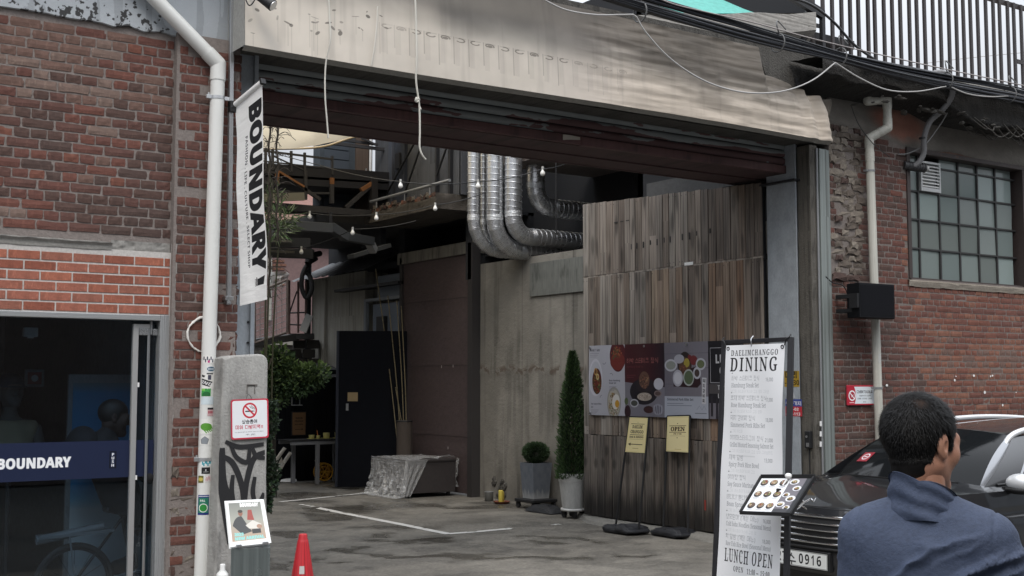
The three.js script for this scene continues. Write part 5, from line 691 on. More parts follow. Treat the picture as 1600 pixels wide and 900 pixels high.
{ // brown sliding door
  const base = V(9.68, 0, -8), t = thing('sliding_door', 'large dull brown sheet metal sliding door behind the plastic covered box', 'door', base), m = std([0.088, 0.066, 0.066], 0.62, { map: rep(TX.streak, 0.6, 0.6), bumpMap: rep(TX.grainB, 1, 1), bumpScale: 0.003 });
  const ys = [0.03, 0.86, 1.93, 2.95, 3.6]; for (let i = 0; i < 4; i++) part('sheet_panel', clean(grid((u, v) => V(9.665 - 0.004 * (i % 2) + 0.006 * (fbm(u * 3 + i, v * 2, 3) - 0.5) - 0.006 * (v > 0.98 ? 1 : 0), lerp(ys[i] + 0.004, ys[i + 1] - 0.002, v), lerp(-9.05, -6.97, u)), 20, 14)), new THREE.MeshStandardMaterial({ color: lin(0.085, 0.06, 0.06), roughness: 0.75, side: THREE.DoubleSide, map: rep(TX.grain, 1.3, 0.9), bumpMap: rep(TX.grainB, 2, 1), bumpScale: 0.003 }), t);
  part('door_core', box(9.672, 9.72, 0.03, 3.6, -9.05, -6.97), M.black, t);
  part('edge_post', [uvm(box(9.6, 9.75, 0, 3.75, -6.99, -6.87)), uvm(box(9.62, 9.76, 0, 3.7, -9.12, -9.05))], std([0.03, 0.027, 0.027], 0.7), t);
  part('top_rail', [uvm(box(9.62, 9.9, 3.6, 3.78, -9.2, -6.88))], std([0.2, 0.19, 0.17], 0.9, { map: rep(TX.streak, 1, 1) }), t);
  part('scuff', [[690, 573], [708, 572], [700, 700]].map(([x, y]) => { const q = atX(x, y, 9.655); return box(9.652, 9.656, q.y - 0.02, q.y + 0.02, q.z - 0.006, q.z + 0.006); }), std([0.3, 0.27, 0.26], 0.8), t);
}
{ // dark doorway with a metal cabinet and an open black door leaf, and the pale wall behind
  const base = V(9.9, 0, -11.5), t = thing('pale_wall', 'pale whitewashed concrete building wall beyond the open black door', 'building wall', base);
  part('wall', [clean(grid((u, v) => { const z = lerp(-12.75, -10.6, u), y = lerp(0, 3.62, v); return V(9.75 + 0.014 * (fbm(z * 3, y * 2, 3) - 0.5), y, z); }, 30, 30)), uvm(box(9.76, 11.5, 0, 3.62, -12.75, -12.6)), uvm(box(9.76, 11.5, 0, 3.62, -10.7, -10.6))].map((g) => uvm(g)), new THREE.MeshStandardMaterial({ color: lin(0.46, 0.45, 0.41), roughness: 0.93, map: rep(TX.streak, 0.9, 0.35), side: THREE.DoubleSide, bumpMap: rep(TX.grainB, 1, 1), bumpScale: 0.005 }), t);
  part('pilaster', uvm(box(9.7, 9.76, 0, 3.55, -12.22, -12.1)), M.paleConcrete, t); part('corner_pipe', cyl(V(9.68, 0, -12.78), V(9.68, 4.3, -12.78), 0.06), M.black, t);
  part('ledge', [uvm(box(9.55, 9.8, 3.28, 3.33, -11.4, -9.05))], M.darkSteel, t);
  part('tin_roof', [grid((u, v) => V(lerp(9.35, 10.2, v), lerp(3.56, 3.95, v) + 0.012 * Math.sin(u * 60), lerp(-12.9, -9.9, u)), 60, 3)].map((g) => uvm(g)), std([0.085, 0.09, 0.095], 0.6, { side: THREE.DoubleSide }), t);
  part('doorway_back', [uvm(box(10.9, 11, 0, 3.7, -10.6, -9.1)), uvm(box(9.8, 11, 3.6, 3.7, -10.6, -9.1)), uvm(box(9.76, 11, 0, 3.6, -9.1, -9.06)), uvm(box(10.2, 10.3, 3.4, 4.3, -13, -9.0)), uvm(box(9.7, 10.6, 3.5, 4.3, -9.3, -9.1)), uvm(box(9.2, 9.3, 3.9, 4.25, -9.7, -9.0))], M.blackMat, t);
  const a = atX(570, 468, 9.7), b = atX(628, 520, 9.7), c = thing('metal_cabinet', 'grey metal frame with dark square panel in the dark doorway', 'cabinet', V(9.7, b.y, -9.9)), gm = std([0.2, 0.22, 0.25], 0.5);
  part('frame', [box(9.68, 9.75, a.y - 0.05, a.y, a.z, b.z, 0.003), box(9.68, 9.75, 1.6, a.y - 0.05, a.z, a.z + 0.07, 0.003), box(9.68, 9.75, 1.6, a.y - 0.05, b.z - 0.05, b.z, 0.003)], gm, c); part('panel', box(9.73, 9.75, b.y - 0.1, a.y - 0.1, -10.25, b.z - 0.06, 0.003), std([0.15, 0.18, 0.23], 0.6), c); part('meter', box(9.66, 9.73, b.y + 0.05, b.y + 0.3, -10.0, -9.72, 0.006), M.black, c);
  const d = atX(592, 432, 9.72), e = atX(630, 466, 9.72); part('upper_panel', box(9.7, 9.73, e.y, d.y, d.z, e.z, 0.003), std([0.14, 0.165, 0.2], 0.6), c);
  const l = thing('black_door', 'open black door leaf with a small paper notice standing before the doorway', 'door', V(9.25, 0, -9.1)), P = V(8.66, 0, -9.38), Q = V(9.62, 0, -8.86);
  part('leaf', uvm(bar(P.clone().setY(1.26), Q.clone().setY(1.26), 0.045, 2.48, 0.004)), phys([0.004, 0.005, 0.0085], 0.85, { specularIntensity: 0.35, bumpMap: rep(TX.wrinkle, 1, 0.3), bumpScale: 0.002 }), l); const n = V(-(Q.z - P.z), 0, Q.x - P.x).normalize(); if (n.z < 0) n.negate();
  const dr = Q.clone().sub(P).normalize(), plate = (px, py, w, h, m, nm) => { const k = ((px - 533) / 102) * 1.09, y = atD(px, py, 19.4).y, o = P.clone().addScaledVector(dr, k).addScaledVector(n, 0.0245).setY(y); part(nm, bar(o.clone().addScaledVector(dr, -w / 2), o.clone().addScaledVector(dr, w / 2), 0.004, h), m, l); };
  plate(555, 620, 0.16, 0.14, std([0.32, 0.24, 0.13], 0.8), 'paper_notice'); plate(547, 636, 0.04, 0.11, M.aluDull, 'handle'); part('edge_strip', bar(P.clone().setY(0.02), P.clone().setY(2.5), 0.05, 0.05), std([0.03, 0.035, 0.05], 0.4), l);
  // bamboo poles in a tall pot
  const bp = atX(632, 655, 9.3), pot = thing('tall_pot', 'narrow dark brown pot holding bamboo poles beside the sliding door', 'pot', V(9.3, 0, bp.z)); part('pot', [lathe([[0.0, 0], [0.1, 0], [0.12, 0.1], [0.125, bp.y - 0.05], [0.11, bp.y - 0.02], [0.1, bp.y - 0.05], [0, bp.y - 0.08]], 9.3, 0, bp.z, 20)], std([0.07, 0.055, 0.045], 0.8, { map: rep(TX.grain, 2, 2) }), pot); part('rim', [new THREE.TorusGeometry(0.118, 0.012, 8, 24).rotateX(Math.PI / 2).translate(9.3, bp.y - 0.03, bp.z)], M.darkSteel, pot);
  const bm = std([0.2, 0.17, 0.1], 0.6, { map: rep(TX.streak, 4, 1) }), Bs = [[587, 420, 'tallest leaning bamboo pole in the tall pot'], [606, 462, 'second leaning bamboo pole, right of the tallest one'], [620, 470, 'thin nearly upright bamboo pole at the doorway edge'], [627, 478, 'straight bamboo pole close to the sliding door edge'], [618, 605, 'short broken bamboo stick standing low in the tall pot']];
  Bs.forEach(([x, y, lb], i) => { const q = atX(x, y, 9.42 - i * 0.02), s = V(9.28 + 0.02 * i, 0.12, bp.z + 0.02 * (i - 2)), o = thing('bamboo_pole', lb, 'bamboo pole', s.clone()), nodes = []; const mid = s.clone().lerp(q, 0.5).add(V(0.015, 0.0, 0.02)); const cv = new THREE.CatmullRomCurve3([s, mid, q]); part('stem', new THREE.TubeGeometry(cv, 24, i === 4 ? 0.007 : 0.0085, 8), bm, o); for (let k = 1; k < 11; k++) { const u = cv.getPoint(k / 11); nodes.push(new THREE.SphereGeometry(0.0105, 8, 6).scale(1, 0.45, 1).translate(u.x, u.y, u.z)); } part('node', nodes, bm, o); });
}
{ // upper floor over the side wall, its slab edge broken
  const base = V(9.4, 4.2, -8), t = thing('upper_floor', 'dark grey upper storey with broken slab edge above the brown sliding door', 'building', base);
  const sm = std([0.13, 0.115, 0.1], 0.95, { map: rep(TX.streak, 0.8, 1.2), bumpMap: rep(TX.grainB, 2, 2), bumpScale: 0.02, side: THREE.DoubleSide });
  part('slab_edge', [grid((u, v) => { const z = lerp(-9.0, -6.75, u), y = lerp(4.19, 4.42, v); return V(8.9 + 0.07 * (fbm(z * 6, y * 9, 4) - 0.5) + 0.03 * smooth(0.6, 0.9, v), y + (v > 0.9 ? 0.04 * (fbm(z * 7, 2, 3) - 0.5) : 0.0), z); }, 90, 12), grid((u, v) => V(lerp(8.9, 9.85, v), 4.19 + 0.02 * (fbm(u * 9, v * 5, 3) - 0.5), lerp(-9.0, -6.75, u)), 40, 8), grid((u, v) => V(lerp(8.9, 9.5, u), lerp(4.19, 4.42, v), -6.75 + 0.05 * (fbm(u * 8, v * 4, 3) - 0.5)), 12, 4), box(8.93, 9.85, 4.22, 4.41, -9.0, -6.78)].map((g) => uvm(g)), sm, t);
  const r = rng(23); for (let i = 0; i < 26; i++) { const o = part('brick', RUBBLE[i % 6], brickMat[[6, 9, 4, 10, 8][i % 5]], null); o.position.set(8.885 - base.x + 0.02 * r(), 0.17 + 0.06 * r(), -9 - base.z + 0.1 + i * 0.082); o.rotation.set((r() - 0.5) * 0.6, -Math.PI / 2, (r() - 0.5) * 0.5); t.add(o); }
  part('void_back', [uvm(box(10.5, 10.6, 3.6, 4.25, -9.2, -6.7)), uvm(box(9.84, 10.6, 3.55, 3.6, -9.2, -6.7)), uvm(box(9.84, 10.6, 4.2, 4.25, -9.2, -6.7))], M.blackMat, t);  // black backing: shade of the unlit interior put into the colour
  part('edge_pipe', [cyl(V(8.86, 4.52, -8.7), V(8.86, 4.53, -6.3), 0.022), ...[-8.5, -7.6, -6.85].map((z) => cyl(V(8.86, 4.4, z), V(8.86, 4.52, z), 0.01))], M.aluDull, t);
  const wm = std([0.095, 0.1, 0.112], 0.85, { map: rep(TX.streak, 0.8, 0.4), bumpMap: rep(TX.grainB, 2, 2), bumpScale: 0.004 });
  part('wall', [uvm(box(9.3, 9.6, 4.42, 8.5, -9.4, -6.72)), uvm(box(9.3, 9.6, 4.42, 8.5, -6.75, -6.7))], wm, t);
  const vp = (x, w, m, nm) => { const z = atX(x, 250, 9.27).z; part(nm, box(9.24, 9.3, 4.42, 8.5, z - w / 2, z + w / 2, 0.004), m, t); };
  vp(612, 0.12, std([0.06, 0.066, 0.08], 0.6), 'post'); vp(627, 0.3, std([0.03, 0.034, 0.045], 0.6), 'post'); vp(704, 0.06, M.darkSteel, 'post'); vp(683, 0.04, M.darkSteel, 'post');
  for (const [a, b] of [[[652, 215], [599, 312]], [[662, 215], [633, 300]], [[703, 215], [682, 275]]]) part('brace', cyl(atX(a[0], a[1], 9.2), atX(b[0], b[1], 9.2), 0.017, 0.017, 10), M.black, t);
  part('small_box', box(9.2, 9.3, 5.05, 5.3, -8.55, -8.4, 0.004), M.darkSteel, t);
  // front with a brown door, seen over the footbridge
  part('front_wall', [uvm(box(8.35, 9.3, 4.42, 8.5, -9.75, -9.5))], std([0.06, 0.075, 0.09], 0.8, { map: rep(TX.grain, 1, 1) }), t);
  for (let i = 0; i < 9; i++) part('siding_board', box(8.42, 8.86, 4.5 + i * 0.16, 4.645 + i * 0.16, -9.5, -9.482, 0.003), std([0.05, 0.062, 0.078], 0.7), t);
  const dr = part('door', box(8.98, 9.22, 4.45, 6.3, -9.5, -9.47, 0.004), std([0.12, 0.085, 0.066], 0.6, { map: rep(TX.streak, 2, 0.5) }), t); part('handle', [cyl(V(9.15, 5.12, -9.47), V(9.15, 5.12, -9.43), 0.012), cyl(V(9.15, 5.05, -9.43), V(9.15, 5.19, -9.43), 0.01)], M.alu, dr);
  const pipe = (x, r2, m) => { const q = atZ(x, 250, -9.42); part('riser_pipe', cyl(V(q.x, 4.42, -9.42), V(q.x, 8.3, -9.42), r2, r2, 14), m, t); }; pipe(579, 0.022, M.white); pipe(590, 0.03, M.darkSteel); pipe(597, 0.075, std([0.13, 0.145, 0.165], 0.5)); pipe(603, 0.03, M.black);
  part('rear_slab', uvm(box(8.35, 10.5, 4.2, 4.42, -12.6, -9.02)), M.soffit, t);
}
{ // ducts
  const partW = part;
  const gal = std([0.6, 0.605, 0.615], 0.42, { metalness: 0.85, roughnessMap: rep(TX.rough, 2, 2), bumpMap: rep(TX.grainB, 1, 1), bumpScale: 0.002, side: THREE.DoubleSide }), seam = std([0.78, 0.79, 0.8], 0.3, { metalness: 0.9 });
  const D = [['round_duct', 'nearest wide round metal duct, third of the low bends from the left', 802, 374, -5.5, 0.121, 0.27], ['round_duct', 'wide round metal duct just left of the nearest one with its bend under it', 773, 396, -5.68, 0.121, 0.4], ['round_duct', 'leftmost round metal duct lit along its edge, bending lowest', 740, 400, -5.9, 0.086, 0.42], ['round_duct', 'rightmost round metal duct that turns higher than the others', 837, 326, -5.66, 0.13, 0.27], ['thin_duct', 'thin metal pipe between the leftmost duct and its neighbour', 755, 392, -6.0, 0.04, 0.3]];
  D.forEach(([nm, lb, px, py, z0, r, R]) => {
    const X = atZ(px, 300, z0).x, yh = atZ(870, py, z0).y, part = (n, gs, m, t) => partW(n, (Array.isArray(gs) ? gs : [gs]).map((g) => g.translate(-X, 0, -z0).rotateY(Math.PI / 2).translate(X, 0, z0)), m, t), t = thing(nm, lb, 'duct', V(X, yh, z0), 'round ducts turning along the side wall');
    delete t.userData.group;
    part('riser', cyl(V(X, yh + R, z0), V(X, 7.4, z0), r, r, 28, true), gal, t); part('run', cyl(V(X, yh, z0 + R), V(X, yh, z0 + 2.1), r, r, 28, true), gal, t);
    const c = V(X, yh + R, z0 + R), ring = (a) => { const d = V(0, -Math.sin(a), -Math.cos(a)); return [c.clone().addScaledVector(d, R), d]; };
    const N = 5, gore = []; for (let i = 0; i < N; i++) gore.push(grid((u, v) => { const p = lerp(i, i + 1, v) / N * Math.PI / 2, aa = i / N * Math.PI / 2, bb = (i + 1) / N * Math.PI / 2, mk = (a) => { const d = V(0, -Math.sin(a), -Math.cos(a)), th = u * 6.28318; return c.clone().addScaledVector(d, R + r * Math.cos(th)).add(V(Math.sin(th) * r, 0, 0)); }; return mk(aa).lerp(mk(bb), v); }, 28, 1));
    gore.forEach((g) => part('elbow_gore', g, gal, t));
    const rings = []; for (let i = 1; i < N; i++) { const a = i / N * Math.PI / 2, [p] = ring(a); rings.push(new THREE.TorusGeometry(r + 0.003, 0.004, 6, 28).rotateX(Math.PI / 2 + a).translate(p.x, p.y, p.z)); }
    for (let y = yh + R + 0.03; y < 6; y += 0.085) rings.push(new THREE.TorusGeometry(r + 0.002, 0.006, 6, 28).rotateX(Math.PI / 2 + 0.12).translate(X, y, z0));
    for (let z = z0 + R + 0.04; z < z0 + 2; z += 0.085) rings.push(new THREE.TorusGeometry(r + 0.001, 0.0035, 6, 28).rotateY(0.12).translate(X, yh, z));
    part('seam', rings, seam, t); for (const jg of [cyl(V(X, yh + R - 0.01, z0), V(X, yh + R + 0.07, z0), r + 0.004, r + 0.004, 28, true), cyl(V(X, yh, z0 + R - 0.01), V(X, yh, z0 + R + 0.07), r + 0.004, r + 0.004, 28, true)]) part('joint_tape', jg, std([0.6, 0.61, 0.62], 0.36, { metalness: 0.9, bumpMap: rep(TX.wrinkle, 2, 1), bumpScale: 0.006 }), t);
  });
  const q = atX(869, 330, 9.3); single('hanger_rod', 'thin vertical steel rod hanging beside the ducts', 'rod', [cyl(V(9.3, 3.5, q.z), V(9.3, 5.3, q.z), 0.007, 0.007, 8)], M.darkSteel, V(9.3, 3.5, q.z));
}
// ---------- wooden screen ----------
{
  const base = V(9.2, 0, -2.1), t = thing('wooden_screen', 'tall screen of weathered grey brown boards beside the steel column', 'wooden screen', base), r = rng(55);
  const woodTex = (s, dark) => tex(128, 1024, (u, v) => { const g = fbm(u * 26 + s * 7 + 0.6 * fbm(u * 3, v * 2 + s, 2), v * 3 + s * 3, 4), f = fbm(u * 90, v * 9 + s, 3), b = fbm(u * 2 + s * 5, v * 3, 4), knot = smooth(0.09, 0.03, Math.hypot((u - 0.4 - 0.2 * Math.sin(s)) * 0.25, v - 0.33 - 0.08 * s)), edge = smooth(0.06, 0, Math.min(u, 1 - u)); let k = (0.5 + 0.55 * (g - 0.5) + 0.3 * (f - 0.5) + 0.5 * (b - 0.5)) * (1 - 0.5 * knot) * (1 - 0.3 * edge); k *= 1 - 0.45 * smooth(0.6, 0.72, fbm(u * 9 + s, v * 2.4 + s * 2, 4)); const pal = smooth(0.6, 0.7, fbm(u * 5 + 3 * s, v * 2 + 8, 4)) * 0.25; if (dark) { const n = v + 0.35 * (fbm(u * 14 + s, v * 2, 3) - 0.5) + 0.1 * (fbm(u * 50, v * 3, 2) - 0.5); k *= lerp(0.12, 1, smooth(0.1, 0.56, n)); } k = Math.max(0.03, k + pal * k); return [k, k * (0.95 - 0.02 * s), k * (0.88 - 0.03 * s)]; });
  const W = [0, 1, 2, 3].map((s) => woodTex(s, false)), Dk = [0, 1, 2].map((s) => woodTex(s + 4, true));
  const tones = [[0.4, 0.37, 0.345], [0.5, 0.475, 0.45], [0.33, 0.29, 0.26], [0.52, 0.44, 0.36], [0.25, 0.225, 0.21], [0.38, 0.3, 0.245], [0.36, 0.25, 0.185]];
  const mats = []; for (const m of W) for (const c of tones) mats.push(std(c, 0.85, { map: m, bumpMap: m, bumpScale: 0.004 }));
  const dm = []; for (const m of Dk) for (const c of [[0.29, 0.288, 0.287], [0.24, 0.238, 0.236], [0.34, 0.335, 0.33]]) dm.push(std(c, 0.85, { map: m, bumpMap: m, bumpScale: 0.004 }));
  const rows = [[0.065, 1.035, 0, 0.12, 0.16], [1.04, 2.955, 1, 0.09, 0.125], [2.975, 3.8, 2, 0.09, 0.13]];
  for (const [y0, y1, k, w0, w1] of rows) {
    let z = -3.64;
    while (z < -0.62) {
      const w = Math.min(w0 + r() * (w1 - w0), -0.6 - z), zc = z + w / 2; z += w; if (w < 0.03) break;
      const top = k === 2 ? lerp(3.885, 3.74, (zc + 3.64) / 3.04) + (r() - 0.5) * 0.012 : y1 + (r() - 0.5) * 0.012, H = top - y0, s = (zc + 3.64) / 3.04;
      const g = new RoundedBoxGeometry(0.022, H, w - 0.007, 1, 0.004), uv = g.attributes.uv, p = g.attributes.position, off = r(), mir = r() < 0.5 ? -1 : 1;
      for (let i = 0; i < uv.count; i++) uv.setXY(i, 0.5 + mir * p.getZ(i) / w * 0.92, k === 0 ? (p.getY(i) / H + 0.5) * 0.98 + 0.01 : off + p.getY(i) / 1.9);
      const ti = k === 1 ? (s > 0.72 && s < 0.95 ? pickFrom(r, [5, 6, 2, 6, 5]) : s > 0.42 && s < 0.6 ? pickFrom(r, [3, 3, 5, 0, 1]) : pickFrom(r, [0, 0, 1, 4, 1, 2])) : k === 2 ? (s > 0.7 ? pickFrom(r, [4, 2, 4, 2]) : pickFrom(r, [0, 0, 1, 4, 2, 1])) : 0;
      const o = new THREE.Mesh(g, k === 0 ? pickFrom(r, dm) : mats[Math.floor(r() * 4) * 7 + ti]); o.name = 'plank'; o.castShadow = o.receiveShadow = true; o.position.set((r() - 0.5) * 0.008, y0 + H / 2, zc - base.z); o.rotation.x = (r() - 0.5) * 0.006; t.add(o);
      if (r() < 0.6) { const nl = []; for (const dz of [-0.3, 0.3]) for (const yy of [y0 + 0.04, top - 0.04]) if (r() < 0.7) nl.push(cyl(V(9.1885, yy, zc + dz * w), V(9.1865, yy, zc + dz * w), 0.005, 0.005, 8)); for (const q of nl) part('nail', q, M.black, t); }
      if (k === 2 && s > 0.3 && s < 0.78 && r() < 0.8) part('slot', box(9.184, 9.189, 3.2 + 0.1 * s + (r() - 0.5) * 0.03, 3.265 + 0.1 * s, zc - w * 0.32, zc - w * 0.18), M.black, t);
      if (k === 2 && s > 0.2 && s < 0.31) part('slot', box(9.184, 9.1885, 3.58, 3.59, zc - 0.02, zc + 0.04).translate(0, 0, 0), M.black, t);
    }
  }
  part('backing', [uvm(box(9.225, 9.27, 0.1, 3.7, -3.6, -0.62)), uvm(box(9.22, 9.26, 2.94, 3.0, -3.63, -0.6))], M.blackMat, t); part('joint_batten', [uvm(box(9.193, 9.21, 2.955, 2.976, -3.64, -0.6))], mats[0], t);
  part('white_hinge', [box(9.182, 9.188, 2.965, 3.0, -1.78, -1.64, 0.002)], M.white, t);
  const rp = atX(1102, 790, 9.186); part('red_mark', [box(9.1835, 9.1875, rp.y - 0.05, rp.y + 0.06, rp.z - 0.012, rp.z + 0.012)], std([0.25, 0.03, 0.02], 0.7), t);
  const kb = thing('concrete_kerb', 'low rough concrete kerb along the foot of the wooden screen', 'kerb', V(9.15, 0, -2)); part('kerb', [grid((u, v) => { const z = lerp(-3.85, -0.0, u), a = v * 2.2, n = 0.03 * (fbm(z * 5, v * 3, 4) - 0.5), bend = 0.25 * smooth(-3.2, -3.85, z); return a < 1 ? V(9.0 - 0.04 * (1 - a) + n + bend, -0.01 + (0.055 + n) * a, z) : V(9.0 + 0.28 * (a - 1) + bend, 0.05 + n * 0.6, z); }, 110, 12)].map((g) => uvm(g)), std([0.26, 0.25, 0.225], 0.95, { map: rep(TX.grain, 1.5, 1.5), side: THREE.DoubleSide, bumpMap: rep(TX.grainB, 2, 2), bumpScale: 0.008 }), kb);
}
// ---------- yard: poster, stands, planters, covered box ----------
{
  const X = 9.165, z0 = -3.5, z1 = -0.86, y0 = 1.275, y1 = 2.112, base = V(X, y0, -2.2), t = thing('menu_banner', 'wide food photo banner pinned across the wooden screen', 'banner', base);
  const W = 1800, H = 560, uz = (px) => (atX(px, 600, X).z - z0) / (z1 - z0) * W, uy = (py, px) => (1 - (atX(px, py, X).y - y0) / (y1 - y0)) * H;
  const pr = print(W, H, (x) => {
    const r = rng(6), el = (px, py, rx, ry, c, rot = 0) => { x.fillStyle = c; x.beginPath(); x.ellipse(uz(px), uy(py, px), rx, ry, rot, 0, 7); x.fill(); }, A = uz(976), B = uz(1038), C = uz(1107);
    const speck = (px, py, rx, ry, cols, n, s = 7) => { for (let i = 0; i < n; i++) { const a = r() * 6.3, q = Math.sqrt(r()); x.fillStyle = cols[Math.floor(r() * cols.length)]; x.beginPath(); x.ellipse(uz(px) + Math.cos(a) * q * rx, uy(py, px) + Math.sin(a) * q * ry, s * (0.5 + r()), s * (0.3 + 0.5 * r()), r() * 3, 0, 7); x.fill(); } };
    x.fillStyle = '#c9cad2'; x.fillRect(0, 0, A, H); let g = x.createLinearGradient(A, 0, B, 0); g.addColorStop(0, '#451418'); g.addColorStop(0.65, '#3a1016'); g.addColorStop(1, '#1c0c18'); x.fillStyle = g; x.fillRect(A, 0, B - A, H);
    // left sheet
    x.fillStyle = '#2a2a30'; hangul(x, '버섯불고기 덮밥', 14, 46, 20, 0.1); x.fillStyle = '#8a8b94'; for (let i = 0; i < 3; i++) x.fillRect(16, 62 + i * 14, 130 - i * 20, 3); x.save(); x.beginPath(); x.rect(0, 0, A, H); x.clip(); el(965, 556, 98, 128, '#5a1c1e'); el(965, 565, 92, 70, '#7a2a22'); speck(963, 552, 66, 50, ['#7e4a2c', '#4a5a34', '#8a3a24', '#b0603a'], 60, 9); x.restore();
    el(931, 590, 92, 150, '#e2e4ec'); el(931, 590, 78, 130, '#cfd2dc'); el(933, 596, 62, 104, '#5a1d16'); speck(933, 598, 56, 90, ['#7a2c1c', '#4a1812', '#8a4a2a', '#3c5a2c', '#6a8a3c'], 120, 8); el(931, 581, 22, 30, '#c79a52'); el(931, 581, 13, 19, '#6a3f22'); el(934, 589, 20, 26, '#d9c48a'); el(934, 589, 10, 14, '#a8803a');
    el(959, 630, 86, 128, '#a9a79c'); el(959, 630, 72, 110, '#c2bfb0'); speck(959, 632, 62, 92, ['#8a6a3c', '#5f7a3a', '#b08a4a', '#6a4a2a'], 130, 7); el(962, 628, 44, 60, '#f2efe6', 0.2); el(964, 631, 25, 30, '#d9a02c');
    x.fillStyle = '#45464e'; x.font = 'bold 19px sans-serif'; x.fillText('Rose Hamburg', uz(952), uy(596, 952)); x.fillText('Steak Set', uz(952), uy(600, 952)); x.fillText('Soy Sauce Rice', 30, uy(632, 926)); x.fillText('Set', 30, uy(637, 926)); for (let i = 0; i < 4; i++) { x.fillStyle = '#90919a'; x.fillRect(30, uy(640 + i * 2, 926), 100 - i * 12, 3); x.fillRect(uz(952), uy(604 + i * 2, 952), 90 - i * 9, 3); } x.strokeStyle = '#55565e'; x.lineWidth = 3; x.beginPath(); x.arc(uz(945), uy(565, 945), 22, 0.4, 2.4); x.stroke(); x.beginPath(); x.arc(uz(955), uy(588, 955), 22, 4.2, 6); x.stroke(); x.beginPath(); x.arc(uz(940), uy(622, 940), 22, 3.2, 4.8); x.stroke();
    // dark red sheet with a hot plate
    x.fillStyle = '#a8605a'; hangul(x, '함박 스테이크 정식', A + 26, 148, 46, 0.09); x.fillStyle = '#6d2c30'; x.font = '24px sans-serif'; x.fillText('Hamburg Steak Set', A + 28, 184); x.fillRect(A + 26, 240, 110, 4); x.fillRect(A + 26, 256, 90, 4);
    x.fillStyle = '#85838c'; x.beginPath(); x.moveTo(A, uy(597, 980)); x.lineTo(B, uy(605, 1030)); x.lineTo(B, H); x.lineTo(A, H); x.fill(); el(1006, 612, 170, 100, '#17131a'); el(1008, 602, 110, 62, '#241b20'); el(1007, 594, 66, 66, '#6b4a3a'); speck(1007, 597, 55, 52, ['#8a5a40', '#4a3026', '#a07a58', '#3a261e'], 90, 8); el(1007, 620, 88, 32, '#b7a99a'); speck(1007, 620, 76, 24, ['#d9cbb8', '#8e7d6e'], 40, 6); el(1029, 600, 52, 44, '#d6d8df'); el(1028, 615, 42, 24, '#8a7a78'); el(1028, 615, 30, 15, '#5a4742'); el(991, 630, 54, 32, '#c6c8d0'); el(991, 630, 42, 22, '#4a4e44'); el(978, 627, 24, 28, '#56663c'); el(1013, 640, 60, 28, '#3a1a1c'); el(1028, 640, 60, 44, '#9c9ca8'); el(1028, 640, 44, 30, '#73737f'); el(980, 643, 40, 50, '#2a1016'); x.strokeStyle = '#c9cad4'; x.lineWidth = 5; for (let i = 0; i < 4; i++) { x.beginPath(); x.moveTo(uz(1022 + i * 4), uy(634, 1028)); x.lineTo(uz(1024 + i * 3), uy(646, 1028)); x.stroke(); }
    // grey wood sheet with a round tray
    g = x.createLinearGradient(B, 0, C, 0); g.addColorStop(0, '#74717a'); g.addColorStop(1, '#8b8890'); x.fillStyle = g; x.fillRect(B, 0, C - B, H); x.fillStyle = '#5f5c66'; for (const y of [552, 575, 600]) x.fillRect(B, uy(y, 1070), C - B, 3);
    x.fillStyle = '#2c1319'; x.beginPath(); x.moveTo(uz(1054), uy(582, 1054)); x.lineTo(uz(1093), uy(572, 1093)); x.lineTo(uz(1096), uy(600, 1096)); x.lineTo(uz(1090), uy(606, 1090)); x.lineTo(uz(1052), uy(604, 1052)); x.fill(); el(1070, 569, 80, 92, '#251a16'); el(1070, 573, 66, 70, '#5a3d2c'); el(1073, 567, 34, 34, '#b6a33a'); speck(1069, 580, 56, 40, ['#6a3526', '#4a2a1e', '#8a5a34'], 60, 8); el(1048, 571, 72, 46, '#d0d2da'); el(1048, 571, 56, 32, '#9aa096'); el(1061, 561, 56, 34, '#b9bac4'); el(1085, 563, 44, 36, '#7a2a2c'); el(1096, 569, 52, 44, '#d0d2da'); el(1096, 569, 38, 30, '#6e7a52'); el(1078, 558, 22, 18, '#7a2224'); el(1059, 591, 58, 62, '#c2c4ce'); el(1059, 591, 44, 46, '#e2e4ea'); el(1076, 590, 62, 62, '#b9c2bc'); el(1076, 590, 50, 50, '#5c6e4c'); el(1090, 583, 44, 44, '#d0d2da'); el(1090, 583, 28, 28, '#4a3a34');
    x.fillStyle = '#c4cad6'; x.fillRect(B, uy(619, 1040), C - B, H); x.fillStyle = '#4b5058'; x.font = 'bold 26px sans-serif'; x.fillText('Simmered Pork Ribs Set', B + 26, uy(626, 1050)); x.fillStyle = '#7d828c'; x.fillRect(B + 26, uy(630, 1050), 190, 4); x.fillRect(B + 26, uy(633, 1050), 280, 4); x.strokeStyle = '#9aa0aa'; x.lineWidth = 3; x.beginPath(); x.moveTo(C - 130, H - 62); x.lineTo(C - 100, H - 92); x.lineTo(C - 70, H - 62); x.lineTo(C - 46, H - 92); x.lineTo(C - 24, H - 62); x.stroke(); x.fillStyle = '#6d727a'; x.fillRect(C - 150, H - 40, 130, 5);
    x.save(); x.translate(uz(1098), uy(590, 1098)); x.rotate(0.05); x.fillStyle = '#e6e7ea'; x.fillRect(0, 0, 44, 190); x.fillStyle = '#1e1e22'; for (let i = 0; i < 5; i++) hangul(x, '돼지갈비찜'[i], 9, 34 + i * 36, 27, 0.13); x.restore();
